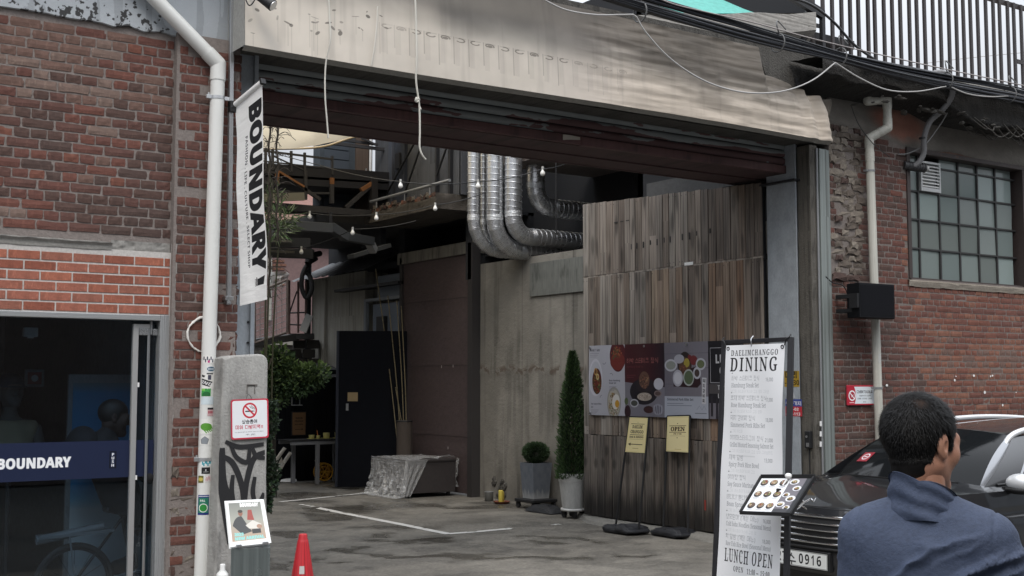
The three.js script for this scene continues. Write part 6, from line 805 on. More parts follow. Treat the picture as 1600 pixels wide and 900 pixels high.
    // dark sheet at the right
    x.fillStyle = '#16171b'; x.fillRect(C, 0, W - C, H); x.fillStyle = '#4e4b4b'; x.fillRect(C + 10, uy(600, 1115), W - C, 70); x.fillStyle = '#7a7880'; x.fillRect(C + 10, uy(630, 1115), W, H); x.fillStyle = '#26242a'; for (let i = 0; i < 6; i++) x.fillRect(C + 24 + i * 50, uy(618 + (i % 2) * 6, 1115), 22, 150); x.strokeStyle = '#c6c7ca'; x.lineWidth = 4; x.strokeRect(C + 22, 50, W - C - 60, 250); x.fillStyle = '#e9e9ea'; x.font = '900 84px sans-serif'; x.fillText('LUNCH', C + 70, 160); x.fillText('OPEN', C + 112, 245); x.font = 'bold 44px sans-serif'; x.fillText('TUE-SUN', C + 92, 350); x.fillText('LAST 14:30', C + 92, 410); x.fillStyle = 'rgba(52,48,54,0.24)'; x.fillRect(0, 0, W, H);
  });
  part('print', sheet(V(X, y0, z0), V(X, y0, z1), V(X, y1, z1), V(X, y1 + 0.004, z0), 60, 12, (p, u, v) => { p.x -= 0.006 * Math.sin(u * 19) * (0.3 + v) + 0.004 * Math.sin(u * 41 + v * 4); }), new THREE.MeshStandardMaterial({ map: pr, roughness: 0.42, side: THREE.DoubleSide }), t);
  for (const px of [922, 1007, 1073]) for (const yy of px === 922 ? [2.09, 1.3] : [2.085]) { const z = atX(px, 600, X).z; part('pin', [cyl(V(X - 0.006, yy, z + 0.01), V(X - 0.016, yy, z + 0.01), 0.016, 0.014, 12)], M.steel, t); }
}
function signStand(px, py, TL, TR, BL, BR, label, draw, turn) {
  const f = atY(px, py, 0), X = f.x, t = thing('sign_stand', label, 'sign stand', V(X, 0, f.z)), top = 0.14, P = [TL, TR, BR, BL].map(([x, y], i) => atX(x, y, i < 2 ? X + top : X + top * 0.72));
  const m = M.black, [a, b, c, d] = P, ext = (p, q) => q.clone().addScaledVector(q.clone().sub(p), (q.y - 0.06) / (p.y - q.y));
  const g1 = ext(a, d), g2 = ext(b, c);
  part('pole', cyl(a, g1, 0.012, 0.012, 10), m, t); part('pole', cyl(b, g2, 0.012, 0.012, 10), m, t);
  part('frame', [bar(a.clone().add(V(0, 0.005, 0)), b.clone().add(V(0, 0.005, 0)), 0.016), bar(d, c, 0.014), bar(g1, g2, 0.014)], m, t);
  const pr = print(384, 640, draw), off = V(-0.009, 0, 0);
  part('plate', sheet(d.clone().add(off), c.clone().add(off), b.clone().add(off), a.clone().add(off)), new THREE.MeshStandardMaterial({ map: pr, roughness: 0.4, side: THREE.DoubleSide }), t); part('back_plate', sheet(c.clone(), d.clone(), a.clone(), b.clone()), M.black, t);
  const cx = (g1.x + g2.x) / 2, cz = (g1.z + g2.z) / 2, w = g1.distanceTo(g2), sb = thing('sandbag', label.includes('arrow') ? 'black sandbag weighting the feet of the stand with the arrow' : 'black sandbag weighting the feet of the stand reading OPEN', 'sandbag', V(cx, 0, cz));
  const bag = new THREE.SphereGeometry(1, 40, 20), p = bag.attributes.position; for (let i = 0; i < p.count; i++) { let x = p.getX(i), y = p.getY(i), z = p.getZ(i); const q = (v, e) => Math.sign(v) * Math.pow(Math.abs(v), e); x = q(x, 0.45); z = q(z, 0.45); y = q(y, 0.75); const n = fbm(x * 2 + cx * 9, z * 2 + y, 3) - 0.5, flap = Math.abs(z) > 0.75 ? 0.45 : 1; p.setXYZ(i, cx - 0.02 + x * 0.17 * (1 + n * 0.15), Math.max(0.003, 0.034 + y * 0.05 * flap * (1 + n)), cz + z * (w * 0.5 + 0.07) * (1 + n * 0.1)); } bag.rotateY(0); bag.computeVertexNormals();
  part('bag', bag, std([0.011, 0.012, 0.016], 0.55, { bumpMap: rep(TX.wrinkle, 1.5, 1.5), bumpScale: 0.006 }), sb); part('strap', [box(cx - 0.16, cx + 0.12, 0.076, 0.088, cz - 0.02, cz + 0.02, 0.004)], M.blackMat, sb);
}
signStand(985, 833, [984, 652], [1014, 653], [977, 706], [1009, 708], 'thin stand with cream sign showing an arrow', (x, w, h) => { x.fillStyle = '#e0d29e'; x.fillRect(0, 0, w, h); x.strokeStyle = '#b9a565'; x.lineWidth = 4; x.strokeRect(14, 14, w - 28, h - 28); x.fillStyle = '#2a1f16'; x.fillRect(60, 112, w - 120, 9); fit(x, 'DAELIM', 92, w - 92, 196, 76, 'bold', 'serif', 3); fit(x, 'CHANGGO', 66, w - 66, 286, 76, 'bold', 'serif', 3); x.fillRect(60, 312, w - 120, 9); fit(x, 'BAR & DINING', 58, w - 58, 372, 46, 'bold', 'serif', 2); x.fillRect(60, 396, w - 120, 3); x.fillRect(74, 484, w - 140, 13); x.beginPath(); x.moveTo(50, 490); x.lineTo(98, 462); x.lineTo(98, 520); x.fill(); x.fillStyle = '#8c7d50'; x.fillRect(140, 560, 110, 8); x.fillRect(186, 80, 12, 12); });
signStand(1058, 838, [1043, 651], [1078, 650], [1041, 705], [1077, 707], 'thin stand with cream sign reading OPEN', (x, w, h) => { x.fillStyle = '#e0d3a2'; x.fillRect(0, 0, w, h); x.strokeStyle = '#b9a565'; x.lineWidth = 4; x.strokeRect(14, 20, w - 28, h - 36); x.fillStyle = '#301410'; x.fillRect(50, 168, w - 100, 9); fit(x, 'OPEN', 72, w - 72, 268, 104, 'bold', 'serif', 5); x.fillRect(50, 286, w - 100, 9); fit(x, 'PM 17:00', 124, w - 124, 336, 44, 'bold', 'serif'); x.fillRect(66, 356, w - 132, 3); x.fillRect(182, 126, 14, 14); x.fillRect(182, 384, 14, 14); x.fillStyle = '#b6a468'; x.fillRect(150, 590, 110, 8); });
// plants
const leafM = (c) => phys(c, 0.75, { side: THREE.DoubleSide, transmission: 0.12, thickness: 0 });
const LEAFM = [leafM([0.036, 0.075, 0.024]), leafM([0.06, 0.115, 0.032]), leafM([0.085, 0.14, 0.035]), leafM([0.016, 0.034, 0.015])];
function leaves(n, seed, place, w, l, needle) { // place(r) -> {p, d}: a leaf of length l at p along d
  const r = rng(seed), P = [], U = [], s = V(), up = V();
  for (let i = 0; i < n; i++) {
    const { p, d, k = 1 } = place(r, i); s.set(r() - 0.5, r() - 0.5, r() - 0.5).cross(d).normalize(); const L = l * k * (0.6 + 0.7 * r()), Wd = w * k * (0.7 + 0.6 * r()); up.copy(s).cross(d).normalize().multiplyScalar(L * 0.12 * (r() - 0.3));
    const a = p, b = p.clone().addScaledVector(d, L * 0.45).addScaledVector(s, Wd / 2).add(up), c = p.clone().addScaledVector(d, L), e = p.clone().addScaledVector(d, L * 0.45).addScaledVector(s, -Wd / 2).add(up);
    for (const v of [a, b, c, a, c, e]) P.push(v.x, v.y, v.z); U.push(0, 0, 0.5, 0.5, 1, 1, 0, 0, 1, 1, 0.5, 0.5);
  }
  const g = new THREE.BufferGeometry(); g.setAttribute('position', new THREE.Float32BufferAttribute(P, 3)); g.setAttribute('uv', new THREE.Float32BufferAttribute(U, 2)); g.computeVertexNormals(); return g;
}
const dirIn = (r) => { const a = r() * 6.283, b = r() * 2 - 1, c = Math.sqrt(1 - b * b); return V(Math.cos(a) * c, b, Math.sin(a) * c); };
{ // conical evergreen in a white pot
  const b = V(9.2, 0, -3.88), t = thing('conical_evergreen', 'tall narrow conical evergreen standing in the white pot', 'evergreen', V(b.x, 0.5, b.z)), H0 = 0.5, H1 = 2.07, R = (y) => 0.235 * Math.pow(Math.max(0, (H1 - y) / (H1 - H0)), 0.62) * (y < 0.75 ? lerp(0.8, 1, (y - 0.5) / 0.25) : 1);
  part('trunk', cyl(V(b.x, 0.45, b.z), V(b.x, 1.9, b.z), 0.025, 0.008, 8), std([0.07, 0.05, 0.035], 0.9), t);
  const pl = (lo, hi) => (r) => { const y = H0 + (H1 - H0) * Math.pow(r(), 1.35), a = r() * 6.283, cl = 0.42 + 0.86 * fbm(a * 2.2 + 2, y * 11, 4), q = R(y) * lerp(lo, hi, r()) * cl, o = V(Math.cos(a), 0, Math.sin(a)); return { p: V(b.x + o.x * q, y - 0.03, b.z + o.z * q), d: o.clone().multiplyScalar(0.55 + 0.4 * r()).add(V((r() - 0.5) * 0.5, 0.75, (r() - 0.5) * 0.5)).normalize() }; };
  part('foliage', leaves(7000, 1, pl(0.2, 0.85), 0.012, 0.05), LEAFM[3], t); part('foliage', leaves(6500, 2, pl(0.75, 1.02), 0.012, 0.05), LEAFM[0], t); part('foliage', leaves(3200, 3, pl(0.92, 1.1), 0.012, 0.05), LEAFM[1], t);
  const p = thing('plant_pot', 'tall round white plastic pot holding the conical evergreen', 'plant pot', V(b.x, 0.1, b.z)); part('pot', [lathe([[0, 0.12], [0.125, 0.12], [0.135, 0.13], [0.17, 0.44], [0.178, 0.445], [0.187, 0.54], [0.182, 0.548], [0.172, 0.54], [0.165, 0.5], [0, 0.49]], b.x, 0, b.z, 40)], std([0.62, 0.62, 0.6], 0.55, { map: rep(TX.grain, 0.4, 0.4) }), p);
  const d = thing('plant_dolly', 'white and black round dolly under the tall white pot', 'dolly', V(b.x, 0, b.z)); part('tray', lathe([[0, 0.085], [0.15, 0.085], [0.155, 0.1], [0.15, 0.12], [0.14, 0.11], [0, 0.105]], b.x, 0, b.z, 32), std([0.6, 0.6, 0.58], 0.5), d); for (let i = 0; i < 4; i++) { const a = i * 1.571 + 0.5; part('caster', [cyl(V(b.x + Math.cos(a) * 0.11 - 0.015, 0.04, b.z + Math.sin(a) * 0.11), V(b.x + Math.cos(a) * 0.11 + 0.015, 0.04, b.z + Math.sin(a) * 0.11), 0.038, 0.038, 14), box(b.x + Math.cos(a) * 0.11 - 0.02, b.x + Math.cos(a) * 0.11 + 0.02, 0.06, 0.088, b.z + Math.sin(a) * 0.11 - 0.03, b.z + Math.sin(a) * 0.11 + 0.03)], M.rubber, d); }
}
{ // round bush in a square grey planter on a dolly
  const c = V(9.5, 0, -5.1), t = thing('square_planter', 'weathered blue grey square planter holding the round clipped bush', 'planter', V(c.x, 0.12, c.z)), tap = (w0, w1, y0, y1) => { const P = (w, y, i) => V(c.x + w * [-1, 1, 1, -1][i], y, c.z + w * [1, 1, -1, -1][i]), o = []; for (let i = 0; i < 4; i++) { const j = (i + 1) % 4; o.push(sheet(P(w0, y0, i), P(w0, y0, j), P(w1, y1, j), P(w1, y1, i), 4, 8)); } return o; };
  const pm = tex(256, 256, (u, v) => { const b = fbm(u * 6, v * 6, 4), w = smooth(0.28, 0.05, v + 0.25 * (fbm(u * 9, v * 4 + 3, 3) - 0.5)); return [lerp(0.115 + 0.06 * (b - 0.5), 0.33, w * 0.8), lerp(0.13 + 0.06 * (b - 0.5), 0.34, w * 0.8), lerp(0.155 + 0.06 * (b - 0.5), 0.34, w * 0.8)]; });
  part('box', [...tap(0.125, 0.155, 0.13, 0.6), ...tap(0.155, 0.14, 0.6, 0.6).slice(0, 4), ...tap(0.14, 0.135, 0.6, 0.55)], new THREE.MeshStandardMaterial({ map: pm, roughness: 0.8, side: THREE.DoubleSide }), t); part('soil', box(c.x - 0.138, c.x + 0.138, 0.54, 0.56, c.z - 0.138, c.z + 0.138), std([0.03, 0.024, 0.018], 1), t); part('bottom', box(c.x - 0.125, c.x + 0.125, 0.125, 0.135, c.z - 0.125, c.z + 0.125), M.darkSteel, t);
  const d = thing('plant_dolly', 'flat black wheeled dolly under the blue grey square planter', 'dolly', V(c.x, 0, c.z)); part('board', box(c.x - 0.2, c.x + 0.2, 0.085, 0.125, c.z - 0.22, c.z + 0.22, 0.01), M.black, d); for (const [a, b] of [[-1, -1], [1, -1], [1, 1], [-1, 1]]) part('caster', [cyl(V(c.x + a * 0.16 - 0.014, 0.042, c.z + b * 0.18), V(c.x + a * 0.16 + 0.014, 0.042, c.z + b * 0.18), 0.042, 0.042, 14), box(c.x + a * 0.16 - 0.02, c.x + a * 0.16 + 0.02, 0.06, 0.088, c.z + b * 0.18 - 0.025, c.z + b * 0.18 + 0.025)], M.rubber, d);
  const bsh = thing('round_bush', 'small dark round clipped bush growing in the square planter', 'bush', V(c.x, 0.56, c.z)), cc = V(c.x, 0.735, c.z); part('stem', cyl(V(c.x, 0.54, c.z), V(c.x, 0.72, c.z), 0.02, 0.02, 8), std([0.06, 0.045, 0.03], 0.9), bsh);
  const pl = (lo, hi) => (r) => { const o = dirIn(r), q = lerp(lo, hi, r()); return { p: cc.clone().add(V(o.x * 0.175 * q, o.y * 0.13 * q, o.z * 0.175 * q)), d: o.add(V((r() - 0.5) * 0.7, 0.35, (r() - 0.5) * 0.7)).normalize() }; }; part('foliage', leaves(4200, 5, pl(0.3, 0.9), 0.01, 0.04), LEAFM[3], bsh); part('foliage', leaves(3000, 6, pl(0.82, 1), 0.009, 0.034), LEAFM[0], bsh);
  const sb = atY(852, 800, 0), s = thing('sandbag', 'flat black sandbag lying loose on the concrete between the two planters', 'sandbag', V(sb.x, 0, sb.z)); part('bag', grid((u, v) => { const a = (u - 0.5) * 2, b = (v - 0.5) * 2, e = (1 - Math.pow(Math.abs(a), 4)) * (1 - Math.pow(Math.abs(b), 4)); return V(sb.x + b * 0.14, 0.006 + e * (0.07 + 0.03 * fbm(u * 4, v * 4, 3)), sb.z + a * 0.3); }, 24, 14), std([0.012, 0.013, 0.016], 0.6, { side: THREE.DoubleSide, bumpMap: rep(TX.wrinkle, 1, 1), bumpScale: 0.006 }), s); part('flap', [box(sb.x - 0.03, sb.x + 0.02, 0.085, 0.095, sb.z - 0.1, sb.z + 0.12, 0.004)], M.blackMat, s);
}
{ // yellow candles on a plate, grey can
  const p = atY(784, 787, 0), t = thing('candle_plate', 'reddish plate on the ground by the concrete wall, carrying yellow candles', 'plate', V(p.x, 0, p.z)); part('plate', lathe([[0, 0.012], [0.09, 0.012], [0.115, 0.035], [0.12, 0.034], [0.095, 0.004], [0, 0.004]], p.x, 0, p.z, 28), std([0.16, 0.05, 0.03], 0.6), t); part('wax', [lathe([[0, 0.018], [0.06, 0.018], [0.07, 0.012]], p.x, 0, p.z, 20)], std([0.5, 0.4, 0.06], 0.5), t);
  const cm = std([0.62, 0.5, 0.09], 0.5); [[-0.04, 0.03, 0.145, 'shorter yellow candle at the left of the reddish plate'], [0.01, -0.01, 0.17, 'yellow candle in the middle of the reddish plate'], [0.05, -0.05, 0.19, 'taller yellow candle at the right of the reddish plate']].forEach(([a, b, h, l]) => { const o = thing('candle', l, 'candle', V(p.x + b, 0.02, p.z + a)); part('wax', lathe([[0, 0.02], [0.032, 0.02], [0.033, h - 0.01], [0.028, h], [0.02, h - 0.004], [0, h - 0.01]], p.x + b, 0, p.z + a, 20), cm, o); part('wick', cyl(V(p.x + b, h - 0.01, p.z + a), V(p.x + b, h + 0.015, p.z + a), 0.002, 0.002, 5), M.black, o); });
  const q = atY(764, 783, 0), c = thing('paint_can', 'small dull grey can standing left of the yellow candles', 'can', V(q.x, 0, q.z)); part('body', lathe([[0, 0.005], [0.06, 0.005], [0.062, 0.13], [0.058, 0.13], [0.055, 0.1], [0, 0.09]], q.x, 0, q.z, 24), std([0.15, 0.15, 0.14], 0.6, { map: rep(TX.grain, 2, 2) }), c); part('rim', new THREE.TorusGeometry(0.061, 0.005, 6, 24).rotateX(Math.PI / 2).translate(q.x, 0.13, q.z), M.aluDull, c);
}
{ // dark box under a clear plastic sheet
  const x0 = 8.72, x1 = 9.56, zb = -8.25, zf = -7.25, h = 0.54, t = thing('dark_box', 'low dark brown cabinet lying by the sliding door under clear plastic', 'cabinet', V(9.1, 0, -7.7)), bm = std([0.05, 0.043, 0.043], 0.55, { map: rep(TX.grain, 1.5, 1.5) });
  part('carcass', uvm(box(x0, x1, 0.06, h - 0.03, zb, zf, 0.006)), bm, t); part('lid', uvm(box(x0 - 0.01, x1 + 0.01, h - 0.03, h, zb - 0.01, zf + 0.01, 0.006)), bm, t); for (const [a, b] of [[x0 + 0.08, zf - 0.08], [x1 - 0.08, zf - 0.08], [x0 + 0.08, zb + 0.08], [x1 - 0.08, zb + 0.08]]) part('foot', cyl(V(a, 0, b), V(a, 0.06, b), 0.03, 0.03, 12), M.black, t);
  const s = thing('plastic_sheet', 'crumpled clear plastic sheet draped over the dark cabinet', 'plastic sheet', V(9.0, 0, -7.7)), pl = phys([0.97, 0.98, 0.985], 0.2, { transmission: 0.78, thickness: 0, ior: 1.45, side: THREE.DoubleSide, bumpMap: rep(TX.wrinkle, 1.6, 1.2), bumpScale: 0.025 });
  const w = (a, b) => (fbm(a * 5, b * 5, 4) - 0.5), drape = (u, v) => { // u along z, v from the far top edge over the top, down the near side, onto the ground
    const z = lerp(zb - 0.05, zf + 0.09, u), L = v * 1.62, fold = Math.sin(u * 26 + 3 * w(u * 3, v * 2) * 4) * 0.03 + Math.sin(u * 61 + v * 3) * 0.012; let x, y;
    if (L < 0.86) { x = x1 - 0.02 - L; y = h + 0.012 + 0.02 * Math.abs(w(u * 3, v * 5)) * 2 + 0.05 * smooth(0.7, 1, u) * smooth(0.8, 0.2, L) * Math.abs(Math.sin(L * 9)); } else if (L < 1.4) { const q = (L - 0.86) / 0.54; x = x0 - 0.014 - 0.05 * q + fold * q - 0.05 * q * q; y = h + 0.01 - q * (h - 0.02); } else { const q = (L - 1.4) / 0.22; x = x0 - 0.11 - q * 0.12 + fold * 1.2; y = 0.014 + 0.05 * Math.abs(w(u * 6, v * 9)) * (1 - q); }
    return V(x + 0.012 * w(u * 9, v * 9), y, z + 0.03 * w(u * 4 + 9, v * 6)); };
  part('sheet', grid(drape, 130, 90), pl, s);
  const side = (u, v) => { const L = v, x = lerp(x0 - 0.13 * L - 0.02, lerp(x0 + 0.36, x0 + 0.05, L), u), fold = Math.sin(u * 19 + v * 2) * 0.03 * L; return V(x, h + 0.012 - L * (h - 0.015), zf + 0.016 + 0.08 * L * (1 - u) + fold + 0.015 * w(u * 5, v * 5) + 0.01); };
  part('corner_fold', grid(side, 46, 40), pl, s);
  part('side_fold', grid((u, v) => V(x1 + 0.02 + 0.07 * u - 0.1 * v * u + 0.02 * Math.sin(v * 14 + u * 4), h + 0.01 - v * 0.42, zf + 0.015 + 0.02 * Math.sin(u * 9 + v * 7) - 0.1 * u), 14, 26), pl, s);
}
// ---------- far end of the yard ----------
{ // black kiosk, table with cups, cable reel
  const k = thing('black_kiosk', 'low black wooden booth at the back left of the yard', 'booth', V(9, 0, -11.5)), bm = phys([0.005, 0.006, 0.0095], 0.85, { specularIntensity: 0.35, map: rep(TX.streak, 1, 0.6) });
  const pl = (a, b, nm) => part(nm, uvm(a), b || bm, k); pl(box(7.9, 9.68, 0, 1.9, -12.0, -11.1), bm, 'body'); for (let i = 0; i < 9; i++) pl(box(7.92 + i * 0.195, 8.105 + i * 0.195, 0.02, 1.86, -11.1, -11.085, 0.003), bm, 'front_board'); part('lean_to_roof', [uvm(grid((u, v) => V(lerp(8.7, 9.66, u), lerp(1.74, 1.98, v) + 0.05 * u, lerp(-10.9, -11.9, v)), 4, 4))], std([0.05, 0.052, 0.055], 0.7, { side: THREE.DoubleSide }), k);
  part('side_panel', uvm(box(9.66, 9.68, 0, 1.9, -11.1, -10.7)), bm, k);
  const n = atZ(467, 662, -11.06), w = thing('notice_board', 'small tan notice with dark lettering and arrow hung on the black booth', 'notice', n); const pr = print(256, 384, (x, W, H) => { x.fillStyle = '#6e5337'; x.fillRect(0, 0, W, H); x.fillStyle = '#20140c'; fit(x, 'DAELIM', 60, 196, 112, 44, 'bold', 'serif', 2); fit(x, 'CHANGGO', 40, 216, 164, 44, 'bold', 'serif', 2); fit(x, 'BAR & DINING', 44, 212, 214, 30, 'bold', 'serif', 1); x.fillRect(50, 284, 140, 8); x.beginPath(); x.moveTo(214, 288); x.lineTo(180, 272); x.lineTo(180, 304); x.fill(); });
  part('plate', sheet(V(n.x - 0.12, n.y - 0.19, -11.055), V(n.x + 0.12, n.y - 0.19, -11.055), V(n.x + 0.12, n.y + 0.19, -11.055), V(n.x - 0.12, n.y + 0.19, -11.055)), new THREE.MeshStandardMaterial({ map: pr, roughness: 0.7 }), w); part('frame', box(n.x - 0.135, n.x + 0.135, n.y - 0.205, n.y + 0.205, -11.083, -11.06, 0.004), M.black, w);
  const q = atZ(464, 625, -11.0), l = thing('wall_lantern', 'small pale lantern frame on the booth above the tan notice', 'lantern', q); part('frame', [box(q.x - 0.09, q.x + 0.09, q.y + 0.07, q.y + 0.085, -11.06, -10.94), box(q.x - 0.08, q.x - 0.065, q.y - 0.08, q.y + 0.07, -11.06, -11.04), box(q.x + 0.065, q.x + 0.08, q.y - 0.08, q.y + 0.07, -11.06, -11.04), box(q.x - 0.085, q.x + 0.085, q.y - 0.095, q.y - 0.08, -11.06, -10.96)], M.aluDull, l); part('glass', box(q.x - 0.062, q.x + 0.062, q.y - 0.07, q.y + 0.06, -11.03, -11.02), M.clearGlass, l);
  const tb = thing('serving_table', 'grey metal table with black top in front of the black booth', 'table', V(8.7, 0, -10.4)), ty = 0.735, lg = std([0.3, 0.31, 0.33], 0.5, { metalness: 0.4 }); part('top', box(8.22, 9.3, ty - 0.02, ty, -10.75, -10.2, 0.005), M.black, tb); part('apron', [box(8.24, 9.28, ty - 0.08, ty - 0.02, -10.26, -10.22), box(8.24, 9.28, ty - 0.08, ty - 0.02, -10.73, -10.69)], lg, tb); for (const [a, b] of [[8.72, -10.24], [9.26, -10.24], [8.5, -10.71], [9.26, -10.71]]) part('leg', box(a - 0.03, a + 0.03, 0, ty - 0.02, b - 0.03, b + 0.03, 0.004), lg, tb);
  const cups = [[487, 'pale yellow cup at the left end of the serving table'], [497, 'pale yellow cup with an orange pen, second from the left on the table'], [510, 'wide pale yellow pot in the middle of the serving table'], [527, 'tall pale yellow cup at the right end of the serving table']], cm = std([0.5, 0.47, 0.2], 0.5);
  cups.forEach(([px, lb], i) => { const c = atZ(px, 683, -10.42), R = [0.05, 0.035, 0.06, 0.045][i], h = [0.07, 0.06, 0.1, 0.1][i], o = thing('cup', lb, i === 2 ? 'pot' : 'cup', V(c.x, ty, -10.42)); part('bowl', lathe([[0, 0.004], [R * 0.8, 0.004], [R, h], [R - 0.006, h], [R * 0.74, 0.012], [0, 0.012]], c.x, ty, -10.42, 20), cm, o); part('saucer', lathe([[0, 0.0005], [R * 1.3, 0.0005], [R * 1.7, 0.012], [R * 1.25, 0.006], [0, 0.006]], c.x, ty, -10.42, 20), cm, o); if (i === 1) part('pen', cyl(V(c.x, ty + 0.02, -10.42), V(c.x - 0.02, ty + 0.14, -10.42), 0.006), std([0.6, 0.2, 0.05], 0.5), o); });
  const rl = atY(507, 753, 0), R = 0.155, z = -10.6, c = V(9.0, R + 0.02, z), rt = thing('cable_reel', 'yellow cable reel standing under the serving table', 'cable reel', V(c.x, 0, z)), ym = std([0.5, 0.26, 0.02], 0.5), ax = V(-0.12, 0, 0.99); for (const s of [-1, 1]) { const a = c.clone().addScaledVector(ax, s * 0.07), g = new THREE.TorusGeometry(R - 0.014, 0.014, 8, 36); g.rotateY(Math.atan2(ax.x, ax.z)); g.translate(a.x, a.y, a.z); part('flange', [g, ...[0, 1, 2].map((i) => { const th = i * Math.PI / 3, d = V(0, Math.sin(th), 0).addScaledVector(V(-ax.z, 0, ax.x), Math.cos(th)).multiplyScalar(R - 0.014); return cyl(a.clone().add(d), a.clone().sub(d), 0.01, 0.01, 8); })], ym, rt); }
  part('cable_winding', Array.from({ length: 6 }, (_, i) => { const a = c.clone().addScaledVector(ax, -0.05 + i * 0.02), g = new THREE.TorusGeometry(0.085, 0.014, 8, 30); g.rotateY(Math.atan2(ax.x, ax.z)); return g.translate(a.x, a.y, a.z); }), std([0.42, 0.2, 0.03], 0.6), rt); part('handle', tube([c.clone().addScaledVector(ax, -0.09), c.clone().add(V(-0.12, 0.12, 0.02)), c.clone().add(V(-0.16, 0.2, 0.0))], 0.008, 12, 6), M.alu, rt);
}
{ // white garden chair tipped on its side, white base, post
  const a = atD(425, 755, 18.6), c = thing('plastic_chair', 'white plastic chair tipped on its side in the ivy', 'chair', V(a.x, 0, a.z)), wm = std([0.62, 0.6, 0.55], 0.6, { map: rep(TX.grain, 1, 1) }), P = (x, y, d = 18.6) => atD(x, y, d);
  part('leg', tube([P(426, 735), P(434, 716), P(445, 700)], 0.028, 12, 8), wm, c); part('leg', tube([P(430, 742, 18.7), P(444, 722, 18.7), P(454, 707, 18.7)], 0.03, 12, 8), wm, c); part('seat', grid((u, v) => P(lerp(lerp(424, 428, v), lerp(444, 440, v), u), lerp(lerp(757, 738, v), lerp(728, 714, v), u), 18.65 + 0.1 * Math.sin(u * 3)), 8, 6), std([0.55, 0.53, 0.48], 0.6, { side: THREE.DoubleSide }), c); part('slat', [0.2, 0.5, 0.8].map((k) => cyl(P(lerp(425, 444, k), lerp(752, 728, k), 18.62), P(lerp(430, 448, k), lerp(740, 718, k), 18.6), 0.012, 0.012, 8)), wm, c);
  const b = atY(450, 752, 0), s = thing('parasol_base', 'round white parasol base standing on the ground behind the chair', 'parasol base', V(b.x, 0, b.z)); part('base', lathe([[0, 0.05], [0.05, 0.05], [0.14, 0.035], [0.15, 0.0]], b.x, 0, b.z, 28), M.white, s); part('post', cyl(V(b.x - 0.05, 0.04, b.z), V(b.x - 0.05, 0.55, b.z), 0.02), M.darkSteel, s);
}
{ // shrub, ivy, bamboo leaves
  const mk = (nm, lb, cat, base, parts) => { const t = thing(nm, lb, cat, base); for (const [n, g, m] of parts) part(n, g, m, t); return t; };
  const clump = (cs, rad, sq = 0.75) => (r) => { const c = cs[Math.floor(r() * cs.length)], o = dirIn(r), q = Math.cbrt(r()); return { p: c.clone().add(V(o.x * rad * q, o.y * rad * sq * q, o.z * rad * q)), d: o.add(V(0, 0.1, 0)).normalize() }; };
  const C = [[418, 585], [426, 570], [436, 560], [440, 578], [452, 585], [446, 600], [465, 592], [475, 600], [484, 590], [494, 588], [430, 600], [420, 610], [460, 605], [428, 622]].map(([x, y]) => atD(x, y, 17.6));
  const root = atD(432, 760, 17.8); root.y = 0;
  mk('leafy_shrub', 'bushy light green shrub leaning over the black booth', 'shrub', root, [['foliage', leaves(1600, 11, clump(C, 0.2), 0.05, 0.075), LEAFM[0]], ['foliage', leaves(1300, 12, clump(C.map((c) => c.clone().add(V(-0.02, 0.08, 0.03))), 0.17), 0.05, 0.07), LEAFM[2]], ['foliage', leaves(900, 13, clump(C, 0.14), 0.05, 0.07), LEAFM[3]], ['stem', C.slice(0, 6).map((c, i) => tube([root, root.clone().lerp(c, 0.5).add(V(-0.1, 0.2, 0)), c], 0.012, 10, 5)), std([0.022, 0.02, 0.016], 0.9)]]);
  const I = []; for (let y = 560; y < 800; y += 11) I.push(atD(418 + 6 * Math.sin(y * 0.07), y, 9.15)); const ir = atD(420, 830, 9.15); ir.y = 0; mk('ivy', 'dark ivy climbing up the edge of the concrete block', 'ivy', ir, [['foliage', leaves(900, 14, clump(I.slice(6), 0.055), 0.026, 0.036), LEAFM[3]], ['foliage', leaves(420, 15, clump(I.slice(7), 0.055), 0.026, 0.034), LEAFM[0]], ['stem', tube([ir, ...I.filter((_, i) => i % 4 === 0).reverse()], 0.006, 60, 5), std([0.06, 0.045, 0.03], 0.9)]]);
  const B = [[425, 330], [432, 345], [440, 335], [428, 360], [420, 300], [450, 338], [446, 352], [424, 350], [436, 360], [440, 350], [424, 310]].map(([x, y]) => atD(x, y, 15.5)), br = atD(408, 700, 15.5); br.y = 0;
  mk('bamboo_plant', 'thin bamboo with long pale leaves growing behind the flag', 'bamboo', br, [['foliage', leaves(200, 16, clump(B, 0.14, 0.6), 0.018, 0.15), leafM([0.13, 0.16, 0.075])], ['foliage', leaves(140, 17, clump(B, 0.16, 0.6), 0.018, 0.14), LEAFM[1]], ['stem', [0, 4, 9].map((i) => tube([br.clone().add(V(0.05 * i / 3, 0, 0)), br.clone().lerp(B[i], 0.6).setY(B[i].y * 0.6), B[i].clone().add(V(0, 0.4, 0))], 0.012, 20, 6)), std([0.04, 0.04, 0.02], 0.8)]]);
  const vr = rng(88), vine = []; for (const [x, n] of [[421, 26], [433, 18]]) { const pts = []; for (let i = 0; i < n; i++) pts.push(atD(x + 1.5 * Math.sin(i * 1.3), 190 + i * 11, 13)); vine.push(tube(pts, 0.012, 80, 5)); for (let i = 0; i < n * 4; i++) { const p = pts[Math.floor(vr() * n)], o = dirIn(vr).multiplyScalar(0.1 + 0.15 * vr()); o.y *= 0.4; vine.push(tube([p, p.clone().addScaledVector(o, 0.6).add(V(0, 0.04, 0)), p.clone().add(o)], 0.003, 6, 4)); } } const vb = atD(421, 470, 13); single('dry_vine', 'bare dry vine with curling twigs hanging in front of the cream awning', 'vine', vine, std([0.055, 0.045, 0.035], 0.9), vb);
}
